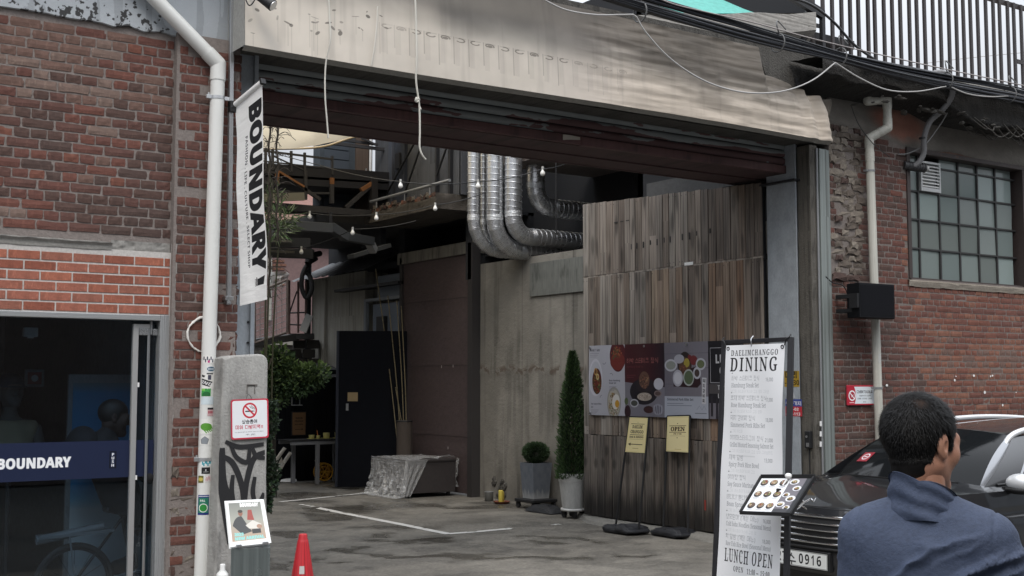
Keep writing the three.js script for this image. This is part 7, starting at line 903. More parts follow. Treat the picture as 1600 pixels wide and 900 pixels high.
{ // footbridge with railing
  const z = -8.8, t = thing('steel_footbridge', 'rusty dark steel footbridge with railing crossing high over the yard', 'footbridge', V(7.5, 4.34, z)), sm = std([0.045, 0.043, 0.045], 0.7, { map: rep(TX.grain, 2, 2) }), Z = (x, y, d = 0) => atZ(x, y, z + d), L = 400;
  const run = (x0, ya, x1, yb, w, h, m = sm, d = 0, nm = 'beam') => part(nm, uvm(bar(Z(x0, ya, d), Z(x1, yb, d), w, h)), m, t);
  run(300, 312, 582, 334, 0.1, 0.1); run(300, 318, 582, 338, 0.08, 0.1, sm, -0.9); run(300, 263, 590, 283, 0.9, 0.16, std([0.014, 0.014, 0.018], 0.8), -0.45, 'deck'); run(300, 282, 590, 298, 0.9, 0.1, std([0.014, 0.014, 0.018], 0.8), -0.45, 'deck');
  run(300, 222, 520, 249, 0.03, 0.03, sm, 0, 'handrail'); run(300, 240, 505, 262, 0.02, 0.02, sm, 0, 'handrail'); run(300, 300, 515, 302, 0.03, 0.03, sm, 0, 'handrail'); for (const x of [415, 426, 455, 476, 519]) run(x, 236 + (x - 455) * 0.12, x, 268 + (x - 455) * 0.07, 0.035, 0.035, sm, 0, 'rail_post'); run(425, 243, 480, 268, 0.02, 0.02, sm, 0, 'brace'); run(430, 264, 500, 312, 0.05, 0.05, sm, 0, 'brace'); run(435, 268, 475, 292, 0.052, 0.03, M.rust, 0.03, 'brace'); run(540, 325, 580, 289, 0.06, 0.06, sm, 0, 'brace'); run(564, 297, 580, 287, 0.063, 0.063, M.rust, 0.01, 'brace'); run(477, 268, 477, 312, 0.05, 0.05, sm, 0, 'hanger'); run(518, 278, 518, 318, 0.06, 0.06, sm, 0, 'hanger'); run(518, 278, 518, 288, 0.064, 0.064, M.rust, 0.0, 'hanger'); run(583, 276, 583, 336, 0.14, 0.1, std([0.02, 0.018, 0.02], 0.7), 0, 'end_post'); run(300, 245, 430, 270, 0.03, 0.03, sm, 0.2, 'handrail'); run(433, 268, 433, 288, 0.05, 0.05, M.rust, 0.1, 'hanger'); run(400, 310, 475, 307, 0.04, 0.12, std([0.2, 0.19, 0.15], 0.8), 0.15, 'board');
  run(505, 222, 604, 234, 0.05, 0.05, sm, -0.3, 'beam'); run(540, 219, 590, 226, 0.04, 0.04, sm, -0.3, 'beam'); run(565, 216, 587, 226, 0.03, 0.03, sm, -0.25, 'brace');
  const ar = thing('fabric_awning', 'cream fabric awning stretched over the far end of the yard', 'awning', V(7, 5.4, -8)); const A = atZ(330, 150, -6.2), pts = [[330, 100], [330, 238], [505, 228], [555, 212], [625, 213], [640, 150]];
  part('sheet', grid((u, v) => { const n = atZ(lerp(330, 660, u), 150, -5.6), fy = u < 0.53 ? lerp(236, 229, u / 0.53) : u < 0.7 ? lerp(229, 213, (u - 0.53) / 0.17) : lerp(213, 214, (u - 0.7) / 0.3), f = atZ(lerp(330, 640, u), fy, lerp(-9.2, -8.4, u)), p = n.lerp(f, v); p.y -= 0.1 * Math.sin(v * 3.14) * (1 - u * 0.6) + 0.015 * Math.sin(u * 23 + v * 5); return p; }, 40, 26), phys([0.93, 0.8, 0.58], 0.9, { transmission: 0.7, thickness: 0, side: THREE.DoubleSide }), ar); part('hem', [tube([330, 420, 505, 555, 600].map((x, i) => atZ(x, [236, 233, 229, 214, 213.5][i], [-9.2, -9, -8.78, -8.64, -8.5][i])), 0.018, 40, 6)], std([0.5, 0.4, 0.26], 0.9), ar);
}
{ // grey duct under the bridge, hoses, clutter beams, retaining blocks, mesh fence
  const P = (x, y, d) => atD(x, y, d), t = thing('square_duct', 'grey square duct running under the footbridge and bending down to the right', 'duct', P(520, 355, 17)), gm = std([0.065, 0.068, 0.07], 0.6, { map: rep(TX.grain, 2, 2) });
  part('duct_run', bar(P(300, 343, 17), P(522, 357, 17), 0.13, 0.13, 0.006), gm, t); part('duct_bend', bar(P(516, 354, 17), P(542, 371, 17.2), 0.12, 0.12, 0.006), gm, t); part('duct_run', bar(P(536, 369, 17.2), P(580, 377, 18), 0.12, 0.12, 0.006), gm, t); part('duct_bend', bar(P(575, 374, 18), P(584, 392, 18.2), 0.11, 0.11, 0.006), std([0.25, 0.25, 0.245], 0.5), t); part('bracket', bar(P(517, 332, 17), P(517, 364, 17), 0.04), M.darkSteel, t); part('tray', bar(P(548, 401, 18.4), P(606, 384, 18.8), 0.2, 0.06), gm, t);
  const h = thing('black_hose', 'thick black looping hoses at the corner of the pale wall', 'hose', P(480, 430, 20.5)); part('hose', tube([P(494, 404, 20.8), P(482, 412, 20.6), P(473, 428, 20.5), P(472, 452, 20.5), P(480, 466, 20.5), P(487, 452, 20.5), P(483, 430, 20.6), P(474, 422, 20.6)], 0.04, 60, 10), M.rubber, h); part('hose', tube([P(500, 396, 20.8), P(488, 400, 20.6), P(480, 412, 20.5)], 0.05, 20, 10), M.rubber, h);
  [['black beam under the square duct, upper one', 300, 378, 486, 380, 18], ['black beam under the square duct, lower one', 300, 391, 490, 397, 18.4]].forEach(([l, a, b, c, d, D]) => { const o = thing('canopy_beam', l, 'beam', P(450, 385, D)); part('beam', bar(P(a, b, D), P(c, d, D), 0.12, 0.14), M.black, o); part('batten', bar(P(a, b - 3, D - 0.15), P(c - 30, d - 3, D - 0.15), 0.03), std([0.1, 0.095, 0.08], 0.8), o); });
  const rw = thing('block_wall', 'low dark retaining wall of grey concrete blocks beyond the shrub', 'retaining wall', P(460, 640, 21.5)), bx = P(438, 600, 22).x; const a = P(300, 540, 21.8), cm = std([0.085, 0.08, 0.072], 0.9, { map: rep(TX.grain, 1, 1) }); part('coping', [bar(P(300, 548, 20.5), P(455, 527, 22.3), 0.4, 0.12), bar(P(452, 526, 22.3), P(490, 526, 22.4), 0.4, 0.1)], std([0.05, 0.05, 0.05], 0.9), rw); part('dark_core', [bar(P(300, 660, 22.6), P(490, 660, 22.9), 0.3, 2.6)], std([0.03, 0.03, 0.03], 0.9), rw); for (let j = 0; j < 4; j++) for (let i = 0; i < 2; i++) { const l = P(458 + i * 21 - (j % 2) * 6, 538 + j * 14.5, 22.5), q = P(477 + i * 21 - (j % 2) * 6, 538 + j * 14.5, 22.55); part('block', bar(l, q, 0.2, 0.155, 0.008), cm, rw); }
  const f = thing('mesh_fence', 'thin metal mesh fence panel above the block wall', 'mesh fence', P(430, 520, 21)), F = [[398, 458], [449, 437], [449, 519], [398, 536]].map(([x, y]) => P(x, y, 21)); part('frame', [0, 1, 2, 3].map((i) => cyl(F[i], F[(i + 1) % 4], 0.022, 0.022, 8)), std([0.16, 0.13, 0.12], 0.7), f); const ms = []; for (let i = 1; i < 6; i++) ms.push(cyl(F[0].clone().lerp(F[1], i / 6), F[3].clone().lerp(F[2], i / 6), 0.005, 0.005, 5)); for (let i = 1; i < 9; i++) ms.push(cyl(F[0].clone().lerp(F[3], i / 9), F[1].clone().lerp(F[2], i / 9), 0.005, 0.005, 5)); part('mesh', ms, M.aluDull, f); const pv = [[420, 425], [450, 424], [450, 440], [420, 455]].map(([x, y]) => P(x, y, 21.2)); part('plastic_cover', grid((u, v) => { const p = pv[3].clone().lerp(pv[2], u).lerp(pv[0].clone().lerp(pv[1], u), v); p.z += 0.06 * (fbm(u * 4, v * 5, 3) - 0.5) * 4; return p; }, 16, 8), phys([0.6, 0.62, 0.62], 0.4, { transmission: 0.5, thickness: 0, side: THREE.DoubleSide }), f);
  const g = thing('stair_railing', 'rusty railing and leaning white plank beyond the mesh fence', 'railing', P(465, 520, 22)); part('post', [[452, 438, 452, 522], [466, 440, 466, 520], [478, 440, 478, 520]].map(([x, y, u, v]) => cyl(P(x, y, 22.2), P(u, v, 22.2), 0.02, 0.02, 8)), std([0.14, 0.09, 0.08], 0.8), g); part('brace', [[452, 490, 464, 455], [452, 489, 480, 488], [450, 507, 480, 508]].map(([x, y, u, v]) => cyl(P(x, y, 22.2), P(u, v, 22.2), 0.014, 0.014, 8)), M.darkSteel, g); part('white_plank', bar(P(473, 518, 21.9), P(484, 492, 21.9), 0.03, 0.14, 0.004), std([0.4, 0.4, 0.39], 0.7), g);
}
{ // string lights
  const bm = phys([0.85, 0.84, 0.8], 0.25, {}), mkBulb = (t, p) => { part('bulb', lathe([[0, -0.085], [0.013, -0.082], [0.026, -0.07], [0.03, -0.055], [0.025, -0.036], [0.016, -0.02], [0.014, -0.008]], p.x, p.y, p.z, 18), bm, t); part('socket', cyl(p.clone().add(V(0, -0.012, 0)), p.clone().add(V(0, 0.03, 0)), 0.014, 0.014, 12), std([0.5, 0.5, 0.47], 0.6), t); };
  const S = [['front row of unlit white bulbs strung across the yard before the ducts', [[330, 205, 17], [499, 258, 17], [626, 284, 15], [747, 284, 14], [848, 264, 14], [905, 245, 13.5]], [2, 3, 4]], ['rear row of unlit white bulbs strung under the broken slab', [[350, 330, 17], [484, 333, 17], [588, 335, 16.5], [680, 320, 16.5], [760, 300, 16.6]], [1, 2, 3]], ['lowest row of unlit white bulbs under the square duct', [[330, 395, 16.5], [471, 388, 17.5], [551, 358, 16.8], [650, 345, 16.8]], [1, 2]]];
  S.forEach(([l, pts, id]) => { const v = pts.map(([x, y, d]) => atD(x, y, d)), t = thing('string_lights', l, 'string lights', v[2].clone(), undefined), w = []; for (let i = 0; i + 1 < v.length; i++) w.push(tube(sag(v[i], v[i + 1], 0.03), 0.006, 20, 5)); part('wire', w, M.black, t); for (const i of id) mkBulb(t, v[i]); });
}
{ // houses beyond
  const pink = std([0.23, 0.15, 0.145], 0.9, { map: rep(TX.grain, 1, 1) });
  const h = thing('pink_house', 'faded pink house wall with brown tiled roof far behind the yard', 'house', V(10.5, 0, -20)); part('wall', uvm(box(8.6, 16, 0, 5.1, -25, -18)), pink, h); part('brick_patch', [0, 1, 2, 3, 4, 5, 6].flatMap((j) => [0, 1, 2].map((i) => { const q = atZ(424 + i * 8 + (j % 2) * 3, 408 + j * 6, -17.98); return box(q.x - 0.07, q.x + 0.07, q.y - 0.025, q.y + 0.025, -18, -17.975); })), std([0.27, 0.13, 0.09], 0.9, { map: TX.brick }), h); part('window', [box(9.4, 9.9, 3.2, 4.2, -18, -17.96)], std([0.05, 0.06, 0.08], 0.3), h); part('drain', [cyl(atZ(422, 395, -17.9), atZ(421, 500, -17.9), 0.05)], M.paleConcrete, h);
  const rt = std([0.23, 0.115, 0.09], 0.85, { map: rep(TX.grain, 2, 2) }); for (let j = 0; j < 9; j++) part('roof_tile', grid((u, v) => V(lerp(8.2, 16.3, u), 5.05 + j * 0.2 + v * 0.22 + 0.035 * Math.abs(Math.sin(u * 90)), -17.7 - j * 0.36 - v * 0.4), 140, 2), rt, h).material.side = THREE.DoubleSide; part('ridge', cyl(V(8.2, 6.9, -20.95), V(16.3, 6.9, -20.95), 0.12, 0.12, 10), std([0.3, 0.25, 0.24], 0.9), h); part('gable', box(8.5, 8.6, 5, 6.6, -24, -18.2), M.paleConcrete, h);
  const b = thing('far_building', 'pale grey building seen small under the awning behind the tiled roof', 'building', V(8, 0, -34)); part('wall', uvm(box(4, 12, 0, 7.6, -38, -32)), M.paleConcrete, b); for (let i = 0; i < 4; i++) part('window', box(5 + i * 1.7, 6 + i * 1.7, 5.4, 6.8, -32, -31.95), std([0.06, 0.07, 0.09], 0.3), b); part('parapet', box(3.9, 12.1, 7.6, 7.9, -38, -31.8), M.concrete, b);
  const lw = thing('unseen_side_building', 'plain grey unseen wall left of the yard, raised to shade it', 'building', V(3, 0, -9)); part('wall', uvm(box(-4, 3.24, 0, 8.4, -30, -6)), M.darkConcrete, lw); part('roof', uvm(box(-4, 3.4, 8.4, 8.55, -30, -6)), M.soffit, lw);  // unseen wall, made tall to cut skylight in the yard
  const bw = thing('back_wall', 'dark back wall of the yard beneath the far houses', 'wall', V(8, 0, -16.5)); part('wall', uvm(box(3, 12, 0, 2.5, -17.5, -16.5)), M.darkConcrete, bw); part('coping', uvm(box(3, 12, 2.5, 2.6, -17.55, -16.4)), M.concrete, bw);
}
// ---------- dining menu board, tray, car ----------
{
  const lean = (y) => 5.72 + (y - 0.4) * 0.09, at = (x, y, Y) => { let p = atX(x, y, 5.8); for (let i = 0; i < 6; i++) p = atX(x, y, lean(p.y)); return p; };
  const TL = at(1132, 532), TR = at(1236, 527), BL = at(1117, 900), BR = at(1229, 900), dn = (t, b) => t.clone().addScaledVector(b.clone().sub(t), t.y / (t.y - b.y)), GL = dn(TL, BL), GR = dn(TR, BR);
  const base = GL.clone().lerp(GR, 0.5).setY(0), t = thing('menu_board', 'tall white dining menu sheet tied in a black frame beside the car', 'menu board', base), bm = std([0.014, 0.014, 0.017], 0.5);
  part('frame_post', bar(TL, GL, 0.03, 0.03, 0.003), bm, t); part('frame_post', bar(TR, GR, 0.034, 0.034, 0.003), bm, t); part('frame_rail', bar(TL.clone().add(V(0, -0.012, -0.015)), TR.clone().add(V(0, -0.012, 0.015)), 0.028, 0.028, 0.003), bm, t); part('frame_rail', bar(GL.clone().lerp(TL, 0.04), GR.clone().lerp(TR, 0.04), 0.028, 0.028, 0.003), bm, t);
  for (const g of [GL, GR]) part('foot', bar(g.clone().add(V(-0.25, 0.015, 0)), g.clone().add(V(0.3, 0.015, 0)), 0.04, 0.03, 0.003), bm, t);
  const sTL = at(1138.5, 540), sTR = at(1230, 536.5), sBL = at(1123.5, 900), sBR = at(1221, 900), kk = (a, b) => a.clone().addScaledVector(b.clone().sub(a), (a.y - 0.1) / (a.y - b.y)), eBL = kk(sTL, sBL), eBR = kk(sTR, sBR);
  const W = 768, H = 2048;
  const vy = (py) => { const p = at(lerp(1138.5, 1123.5, (py - 540) / 360), py); return (sTL.y - p.y) / (sTL.y - 0.1) * H; };
  const pr = print(W, H, (x) => {
    x.fillStyle = '#e4e5e7'; x.fillRect(0, 0, W, H); x.fillStyle = '#1d1c20'; const cap = (s, x0, x1, y, hgt) => { x.save(); const size = hgt / 0.72; x.font = `bold ${size}px serif`; const ws = [...s].map((c) => x.measureText(c).width), tot = ws.reduce((a, b) => a + b, 0), sx = (x1 - x0) / tot * 0.86, gap = (x1 - x0) * 0.14 / (s.length - 1); let X = x0; [...s].forEach((c, i) => { x.save(); x.translate(X, y); x.scale(sx, 1); x.fillText(c, 0, 0); x.restore(); X += ws[i] * sx + gap; }); x.restore(); };
    cap('DAELIMCHANGGO', 70, 690, vy(556.5), 42); cap('DINING', 64, 690, vy(580.5), 104);
    const items = [['함박 스테이크 정식', 'Hamburg Steak Set', '16,000', 0.62], ['로제 함박 스테이크 정식', 'Rose Hamburg Steak Set', '17,000', 0.52], ['돼지 갈비찜 정식', 'Simmered Pork Ribs Set', '18,000', 0.2], ['연어머스타드구이 정식', 'Grilled Mustard Seasoning Salmon Set', '21,000', 0.7], ['제육 덮밥', 'Spicy Pork Rice Bowl', '13,000', 0.42], ['연어장 정식', 'Soy Sauce Marinated Salmon Set', '20,000', 0.6], ['바나나 돌나물 비빔밥', 'Bean Sprout Bibimbap', '14,000', 0.5], ['냉모밀면 (계절 메뉴)', 'Cold Soba Noodles (Seasonal Menu)', '16,000', 0.46], ['회 덮밥 (계절 메뉴)', 'Raw Fish Rice Bowl (Seasonal Menu)', '18,000', 0.46]];
    items.forEach(([k, e, p, w], i) => {
      const y = vy(595 + 30.45 * i), x0 = 92; x.fillStyle = '#5b5c60'; x.fillRect(x0, y - 60, 16, 5); x.fillStyle = '#8f9195'; hangul(x, k, x0, y, 44, 0.06); x.fillStyle = '#7e8085'; x.font = '46px serif'; const ew = Math.min(x.measureText(e).width * 0.86, 560); fit(x, e, x0 + 2, x0 + ew, y + 50, 46, '', 'serif');
      x.fillStyle = '#bfc1c4'; hangul(x, '시금치 아스파라거스와 구운 양파 그린샐러드'.slice(0, Math.round(24 * w / 0.7)), x0, y + 92, 28, 0.06); x.fillStyle = '#cdcfd1'; for (let q = 0; q < w * 44; q++) x.fillRect(x0 + q * 11, y + 110, 8, 9); x.fillStyle = '#707277'; fit(x, p, 545, 645, y + 6 - i * 0.6, 38, '', 'sans-serif');
    });
    x.fillStyle = '#1d1c20'; cap('LUNCH OPEN', 84, 680, vy(874), 96); cap('OPEN', 205, 338, vy(887.5), 38); cap('11:00', 385, 485, vy(888), 38); cap('15:00', 545, 650, vy(888), 38); x.fillRect(500, vy(888) - 16, 24, 5); x.strokeStyle = '#55565a'; x.lineWidth = 5; x.beginPath(); const yb = vy(905); x.moveTo(250, yb + 40); x.lineTo(320, yb - 40); x.lineTo(400, yb + 30); x.lineTo(455, yb - 30); x.lineTo(520, yb + 40); x.stroke();
  });
  const off = V(-0.02, 0, 0); part('menu_sheet', sheet(eBL.add(off), eBR.add(off), sTR.clone().add(off), sTL.clone().add(off), 10, 40, (p, u, v) => { p.x -= 0.008 * Math.sin(v * 7 + u * 2) * u + 0.004 * Math.sin(u * 9 + v * 15); }), new THREE.MeshStandardMaterial({ map: pr, roughness: 0.5, side: THREE.DoubleSide }), t, 'white menu sheet with grey and black print');
  const ty = [[sTL, TL], [sTR, TR], [sTL.clone().lerp(sTR, 0.45), TL.clone().lerp(TR, 0.45)]]; ty.forEach(([a, b], i) => { part('tie', [tube([a.clone().add(V(-0.024, -0.012, 0)), a.clone().lerp(b, 0.5).add(V(-0.03, 0.01, 0.004)), b.clone().add(V(-0.022, 0, 0)), b.clone().add(V(0.0, 0.02, 0))], 0.0045, 14, 6)], i === 2 ? M.alu : M.black, t); if (i < 2) part('eyelet', new THREE.TorusGeometry(0.011, 0.0035, 6, 16).rotateY(Math.PI / 2).translate(a.x - 0.024, a.y - 0.022, a.z + (i ? -0.02 : 0.02)), M.black, t); });
  // slanted tray with food pictures
  const bl = atX(1157, 801, 5.46), br = atX(1236, 804, 5.46), tl = atX(1190, 745, 5.64), tr = atX(1273, 745, 5.64), tb = bl.clone().lerp(br, 0.5), s = thing('menu_tray', 'black slanted tray with food picture sheets in front of the menu board', 'menu tray', tb);
  const tp = print(700, 512, (x, w, h) => { x.fillStyle = '#15161a'; x.fillRect(0, 0, w, h); x.fillStyle = '#e9ebee'; x.fillRect(16, 14, 400, h - 32); x.fillStyle = '#77747a'; x.fillRect(416, 14, 200, h - 32); x.fillStyle = '#3a3c40'; x.fillRect(616, 0, 84, h);
    const r = rng(3), dish = (cx, cy, rx, ry, c) => { x.fillStyle = '#2c2a2c'; x.beginPath(); x.ellipse(cx, cy + 6, rx, ry, 0, 0, 7); x.fill(); x.fillStyle = c; x.beginPath(); x.ellipse(cx, cy - 4, rx * 0.85, ry * 0.75, 0, 0, 7); x.fill(); for (let i = 0; i < 14; i++) { x.fillStyle = ['#a8865a', '#5f4a38', '#8a3a28', '#7a8a4a', '#d0c4a8'][Math.floor(r() * 5)]; x.beginPath(); x.ellipse(cx + (r() - 0.5) * rx * 1.3, cy - 6 + (r() - 0.5) * ry, 9, 6, r() * 3, 0, 7); x.fill(); } };
    for (let j = 0; j < 3; j++) for (let i = 0; i < 3; i++) { dish(88 + i * 128, 80 + j * 160, 50, 42, ['#8a7a6c', '#9a8a78', '#6a5a50'][(i + j) % 3]); x.fillStyle = '#a5a7ab'; x.fillRect(48 + i * 128, 134 + j * 160, 84, 7); x.fillRect(58 + i * 128, 147 + j * 160, 60, 5); }
    for (const [a, b, c] of [[480, 70, 62], [560, 160, 56], [470, 250, 50], [560, 300, 64], [470, 380, 60], [575, 420, 46]]) { x.fillStyle = '#e2e3e6'; x.beginPath(); x.ellipse(a, b, c, c * 0.62, 0, 0, 7); x.fill(); dish(a, b, c * 0.62, c * 0.36, '#9a7a5a'); } x.fillStyle = '#4a4a4e'; x.fillRect(416, 440, 200, 54); });
  part('tray_top', sheet(bl, br, tr, tl), new THREE.MeshStandardMaterial({ map: tp, roughness: 0.35, side: THREE.DoubleSide }), s); const n = br.clone().sub(bl).cross(tl.clone().sub(bl)).normalize().multiplyScalar(0.012); if (n.y > 0) n.negate(); part('tray_back', sheet(br.clone().add(n), bl.clone().add(n), tl.clone().add(n), tr.clone().add(n)), M.black, s); part('tray_rim', [bar(bl, br, 0.016, 0.022), bar(br, tr, 0.014, 0.02), bar(tl, tr, 0.016, 0.03), bar(bl, tl, 0.014, 0.02)], M.black, s); const cl = tl.clone().lerp(tr, 0.56); part('clip', [new THREE.SphereGeometry(0.022, 14, 10).scale(1, 0.8, 1).translate(cl.x - 0.02, cl.y + 0.006, cl.z), cyl(cl.clone().add(V(-0.02, 0, 0)), cl.clone().add(V(-0.06, -0.05, -0.01)), 0.005)], M.white, s); const pp = tl.clone().lerp(tr, 0.5).lerp(bl.clone().lerp(br, 0.5), 0.4); part('arm', bar(pp, GR.clone().lerp(TR, 0.52), 0.03), M.black, s);
}
{ // dark estate car parked along the wall, front towards the gateway
  const X0 = 6.81, ZC = 2.05, base = V(X0 + 2.3, 0, ZC), t = thing('estate_car', 'dark grey estate car with silver roof rails parked before the brick wall', 'car', base);
  const P = (s, w, y) => V(X0 + s, y, ZC + w), ab = Math.abs, paint = phys([0.018, 0.019, 0.022], 0.32, { metalness: 0.35, clearcoat: 1, clearcoatRoughness: 0.03, side: THREE.DoubleSide }), silver = phys([0.27, 0.28, 0.3], 0.35, { metalness: 0.5, clearcoat: 1, clearcoatRoughness: 0.05, side: THREE.DoubleSide }), trim = std([0.012, 0.012, 0.013], 0.5, { side: THREE.DoubleSide }), chrome = std([0.75, 0.76, 0.77], 0.12, { metalness: 1, side: THREE.DoubleSide }), glass = phys([0.008, 0.009, 0.01], 0.06, { ior: 1.2, side: THREE.DoubleSide });  // silver: sky reflection put into the pillar and roof edge colour
  const sf = (w, y) => 0.4 * Math.pow(ab(w) / 0.92, 2.7) + (y < 0.35 ? 0.07 * (0.35 - y) / 0.15 : y > 0.58 ? 0.09 * Math.pow((y - 0.58) / 0.2, 1.6) : 0);
  const hw = (s) => 0.92 * (1 - 0.16 * smooth(3.9, 4.8, s)) - 0.02 * smooth(1.2, 0.4, s), hoodEdge = 0.76;
  const cowl = (w) => 1.16 - 0.11 * (1 - Math.pow(ab(w) / 0.68, 2)), hy = (s, w) => { const q = Math.min(1, Math.max(0, (s - 0.1) / 1.08)); return hoodEdge + 0.155 * Math.pow(q, 0.75) - 0.035 * Math.pow(ab(w) / 0.8, 4) + 0.012 * smooth(0.14, 0.0, ab(ab(w) - 0.5 + 0.12 * (1 - q))) * q; };
  const belt = (s) => 0.87 + 0.05 * smooth(0.6, 3.8, s);
  part('bumper', grid((u, v) => { const w = lerp(-0.915, 0.915, u), y = lerp(0.17, hoodEdge, v); return P(sf(w, y), w, y - 0.03 * Math.pow(ab(w) / 0.92, 4) * v); }, 60, 24), paint, t);
  part('hood', grid((u, v) => { const w = lerp(-0.8, 0.8, u), s = lerp(sf(w, hoodEdge), cowl(w * 0.92) + 0.04, v); return P(s, w * (1 + 0.04 * v), hy(s, w)); }, 60, 30), paint, t);
  part('bonnet_gap', [tube([-0.7, -0.4, 0, 0.4, 0.7].map((w) => P(sf(w, hoodEdge) - 0.004, w, hoodEdge - 0.012)), 0.006, 30, 6)], trim, t);
  for (const sd of [-1, 1]) {
    const side = (s, y) => { const arch = (c) => smooth(0.385, 0.36, Math.hypot(s - c, y - 0.33)); const k = (y - 0.5) / 0.42; return hw(s) * (1 - 0.045 * k * k) - 0.02 * smooth(0.02, 0, ab(y - 0.72)) - 0.05 * Math.max(arch(0.93), arch(3.75)); };
    part('body_side', grid((u, v) => { const s = lerp(0.37, 4.66, u), y = lerp(0.19, belt(s), v); return P(s, sd * side(s, y), y); }, 150, 26), paint, t);
    part('shoulder', grid((u, v) => { const s = lerp(0.37, 4.66, u), w0 = side(s, belt(s)), inn = s < 1.15 ? 0.8 + 0.03 * s : 0.76; const y1 = s < 1.15 ? hy(s, 0.8) : belt(s) + 0.02; return P(s, sd * lerp(w0, Math.min(inn, w0 - 0.01), v), lerp(belt(s), y1, Math.sin(v * 1.57))); }, 90, 5), paint, t);
    for (const c of [0.93, 3.75]) {
      const wz = sd * 0.83, wl = part('wheel', [new THREE.TorusGeometry(0.265, 0.075, 14, 40).scale(1, 1, 1.25).translate(X0 + c, 0.335, ZC + wz)], M.rubber, t); const rim = []; for (let i = 0; i < 10; i++) { const a = i * Math.PI / 5; rim.push(bar(P(c, wz + sd * 0.06, 0.335), P(c + Math.cos(a) * 0.21, wz + sd * 0.075, 0.335 + Math.sin(a) * 0.21), 0.035, 0.02)); } rim.push(new THREE.TorusGeometry(0.215, 0.014, 8, 36).translate(X0 + c, 0.335, ZC + wz + sd * 0.07)); part('rim', rim, std([0.45, 0.46, 0.47], 0.3, { metalness: 0.9 }), wl);
      part('wheel_arch', [new THREE.CylinderGeometry(0.375, 0.375, 0.2, 36, 1, true).rotateX(Math.PI / 2).translate(X0 + c, 0.335, ZC + wz - sd * 0.03), new THREE.CircleGeometry(0.37, 36).translate(X0 + c, 0.335, ZC + wz - sd * 0.12)], trim, t);
    }
    // headlamp, door lines, handle
    part('headlamp', grid((u, v) => { const w = sd * lerp(0.55, 0.86, u), y = lerp(0.61 + 0.03 * u, 0.7 + 0.03 * u - 0.03 * u * u, v); return P(sf(w, y) - 0.012 + 0.03 * u * u, w, y); }, 14, 6), phys([0.5, 0.52, 0.54], 0.08, { metalness: 0.4, clearcoat: 1 }), t);
    part('door_line', [1.5, 2.55, 3.45].map((s) => tube([P(s, sd * (side(s, 0.25) + 0.001), 0.25), P(s, sd * (side(s, 0.6) + 0.001), 0.6), P(s + 0.03, sd * (side(s, belt(s)) + 0.001), belt(s))], 0.004, 16, 5)), trim, t);
    part('door_handle', [bar(P(2.25, sd * (side(2.25, 0.76) + 0.02), 0.76), P(2.45, sd * (side(2.45, 0.76) + 0.02), 0.765), 0.02, 0.03, 0.006)], paint, t);
    part('sill_trim', grid((u, v) => P(lerp(1.35, 3.3, u), sd * (side(1.5, 0.2) + 0.012 * Math.sin(v * 3.14)), lerp(0.17, 0.27, v)), 10, 4), trim, t);
  }
  // greenhouse
  const roofY = (s) => 1.255 + 0.105 * Math.sin(Math.PI * Math.min(1, Math.max(0, (s - 1.55) / 2.6)) * 0.62 + 0.25) - 0.03 * smooth(3.2, 4.4, s), wTop = (s) => 0.575 + 0.03 * smooth(1.6, 2.3, s) - 0.05 * smooth(3.5, 4.4, s), wBot = (s) => 0.765 - 0.06 * smooth(3.6, 4.6, s);
  const A0 = (w) => P(cowl(w), w, hy(1.0, 0.5) - 0.012 - 0.03 * ab(w)), A1 = (w) => { const s = 1.76 - 0.06 * (1 - Math.pow(ab(w) / 0.6, 2)); return P(s, w, roofY(s) - 0.05 * Math.pow(ab(w) / 0.58, 2)); };
  part('windscreen', grid((u, v) => { const a = A0(lerp(-0.68, 0.68, u)), b = A1(lerp(-0.55, 0.55, u)), p = a.lerp(b, v); p.y += 0.035 * Math.sin(v * Math.PI); p.x -= 0.02 * Math.sin(v * Math.PI); return p; }, 40, 20), glass, t);
  part('roof', grid((u, v) => { const s = lerp(1.66, 4.35, u), w = lerp(-1, 1, v) * (wTop(s) + 0.01), q = 0; return P(Math.max(s, 1.76 - 0.06 * (1 - Math.pow(w / 0.6, 2))), w, roofY(s) - 0.05 * Math.pow(ab(w) / 0.58, 2)); }, 60, 24), paint, t);
  part('tailgate', grid((u, v) => { const w = lerp(-1, 1, u); return v < 0.5 ? P(lerp(4.35, 4.66, v * 2) , w * lerp(wTop(4.35), wBot(4.6) + 0.03, v * 2), lerp(roofY(4.35) - 0.05 * w * w, 0.92, v * 2)) : P(4.66 + 0.06 * Math.sin((v - 0.5) * 6.28) * (1 - w * w), w * 0.79, lerp(0.92, 0.2, (v - 0.5) * 2)); }, 24, 24), paint, t);
  for (const sd of [-1, 1]) {
    const top = (s) => P(s, sd * (wTop(Math.max(s, 1.6)) + 0.004), roofY(Math.max(s, 1.75)) - 0.055), lowY = (s) => P(s, sd * wBot(s), belt(s) + 0.02);
    const edge = (u) => { const s = lerp(1.1, 4.5, u); return s; };
    const wl = (s, v) => { const sT = lerp(1.75, 4.35, (s - 1.1) / 3.4), a = lowY(s), b = top(sT), p = a.lerp(b, v); p.z += sd * 0.02 * Math.sin(v * 3.14); return p; };
    part('upper_side', grid((u, v) => wl(edge(u), v), 90, 10), paint, t);
    const win = (s0, s1, v0, v1, inset = 0.004) => grid((u, v) => { const p = wl(lerp(s0, s1, u), lerp(v0, v1, v)); p.z += sd * inset; return p; }, 24, 8);
    part('quarter_window', grid((u, v) => { const p = wl(lerp(1.56, 1.72, u), lerp(0.05, lerp(0.3, 0.84, u), v)); p.z += sd * 0.004; return p; }, 12, 8), glass, t); part('side_window', win(1.76, 2.52, 0.05, 0.86), glass, t); part('side_window', win(2.58, 3.42, 0.05, 0.86), glass, t); part('side_window', win(3.5, 4.2, 0.08, 0.8), glass, t);
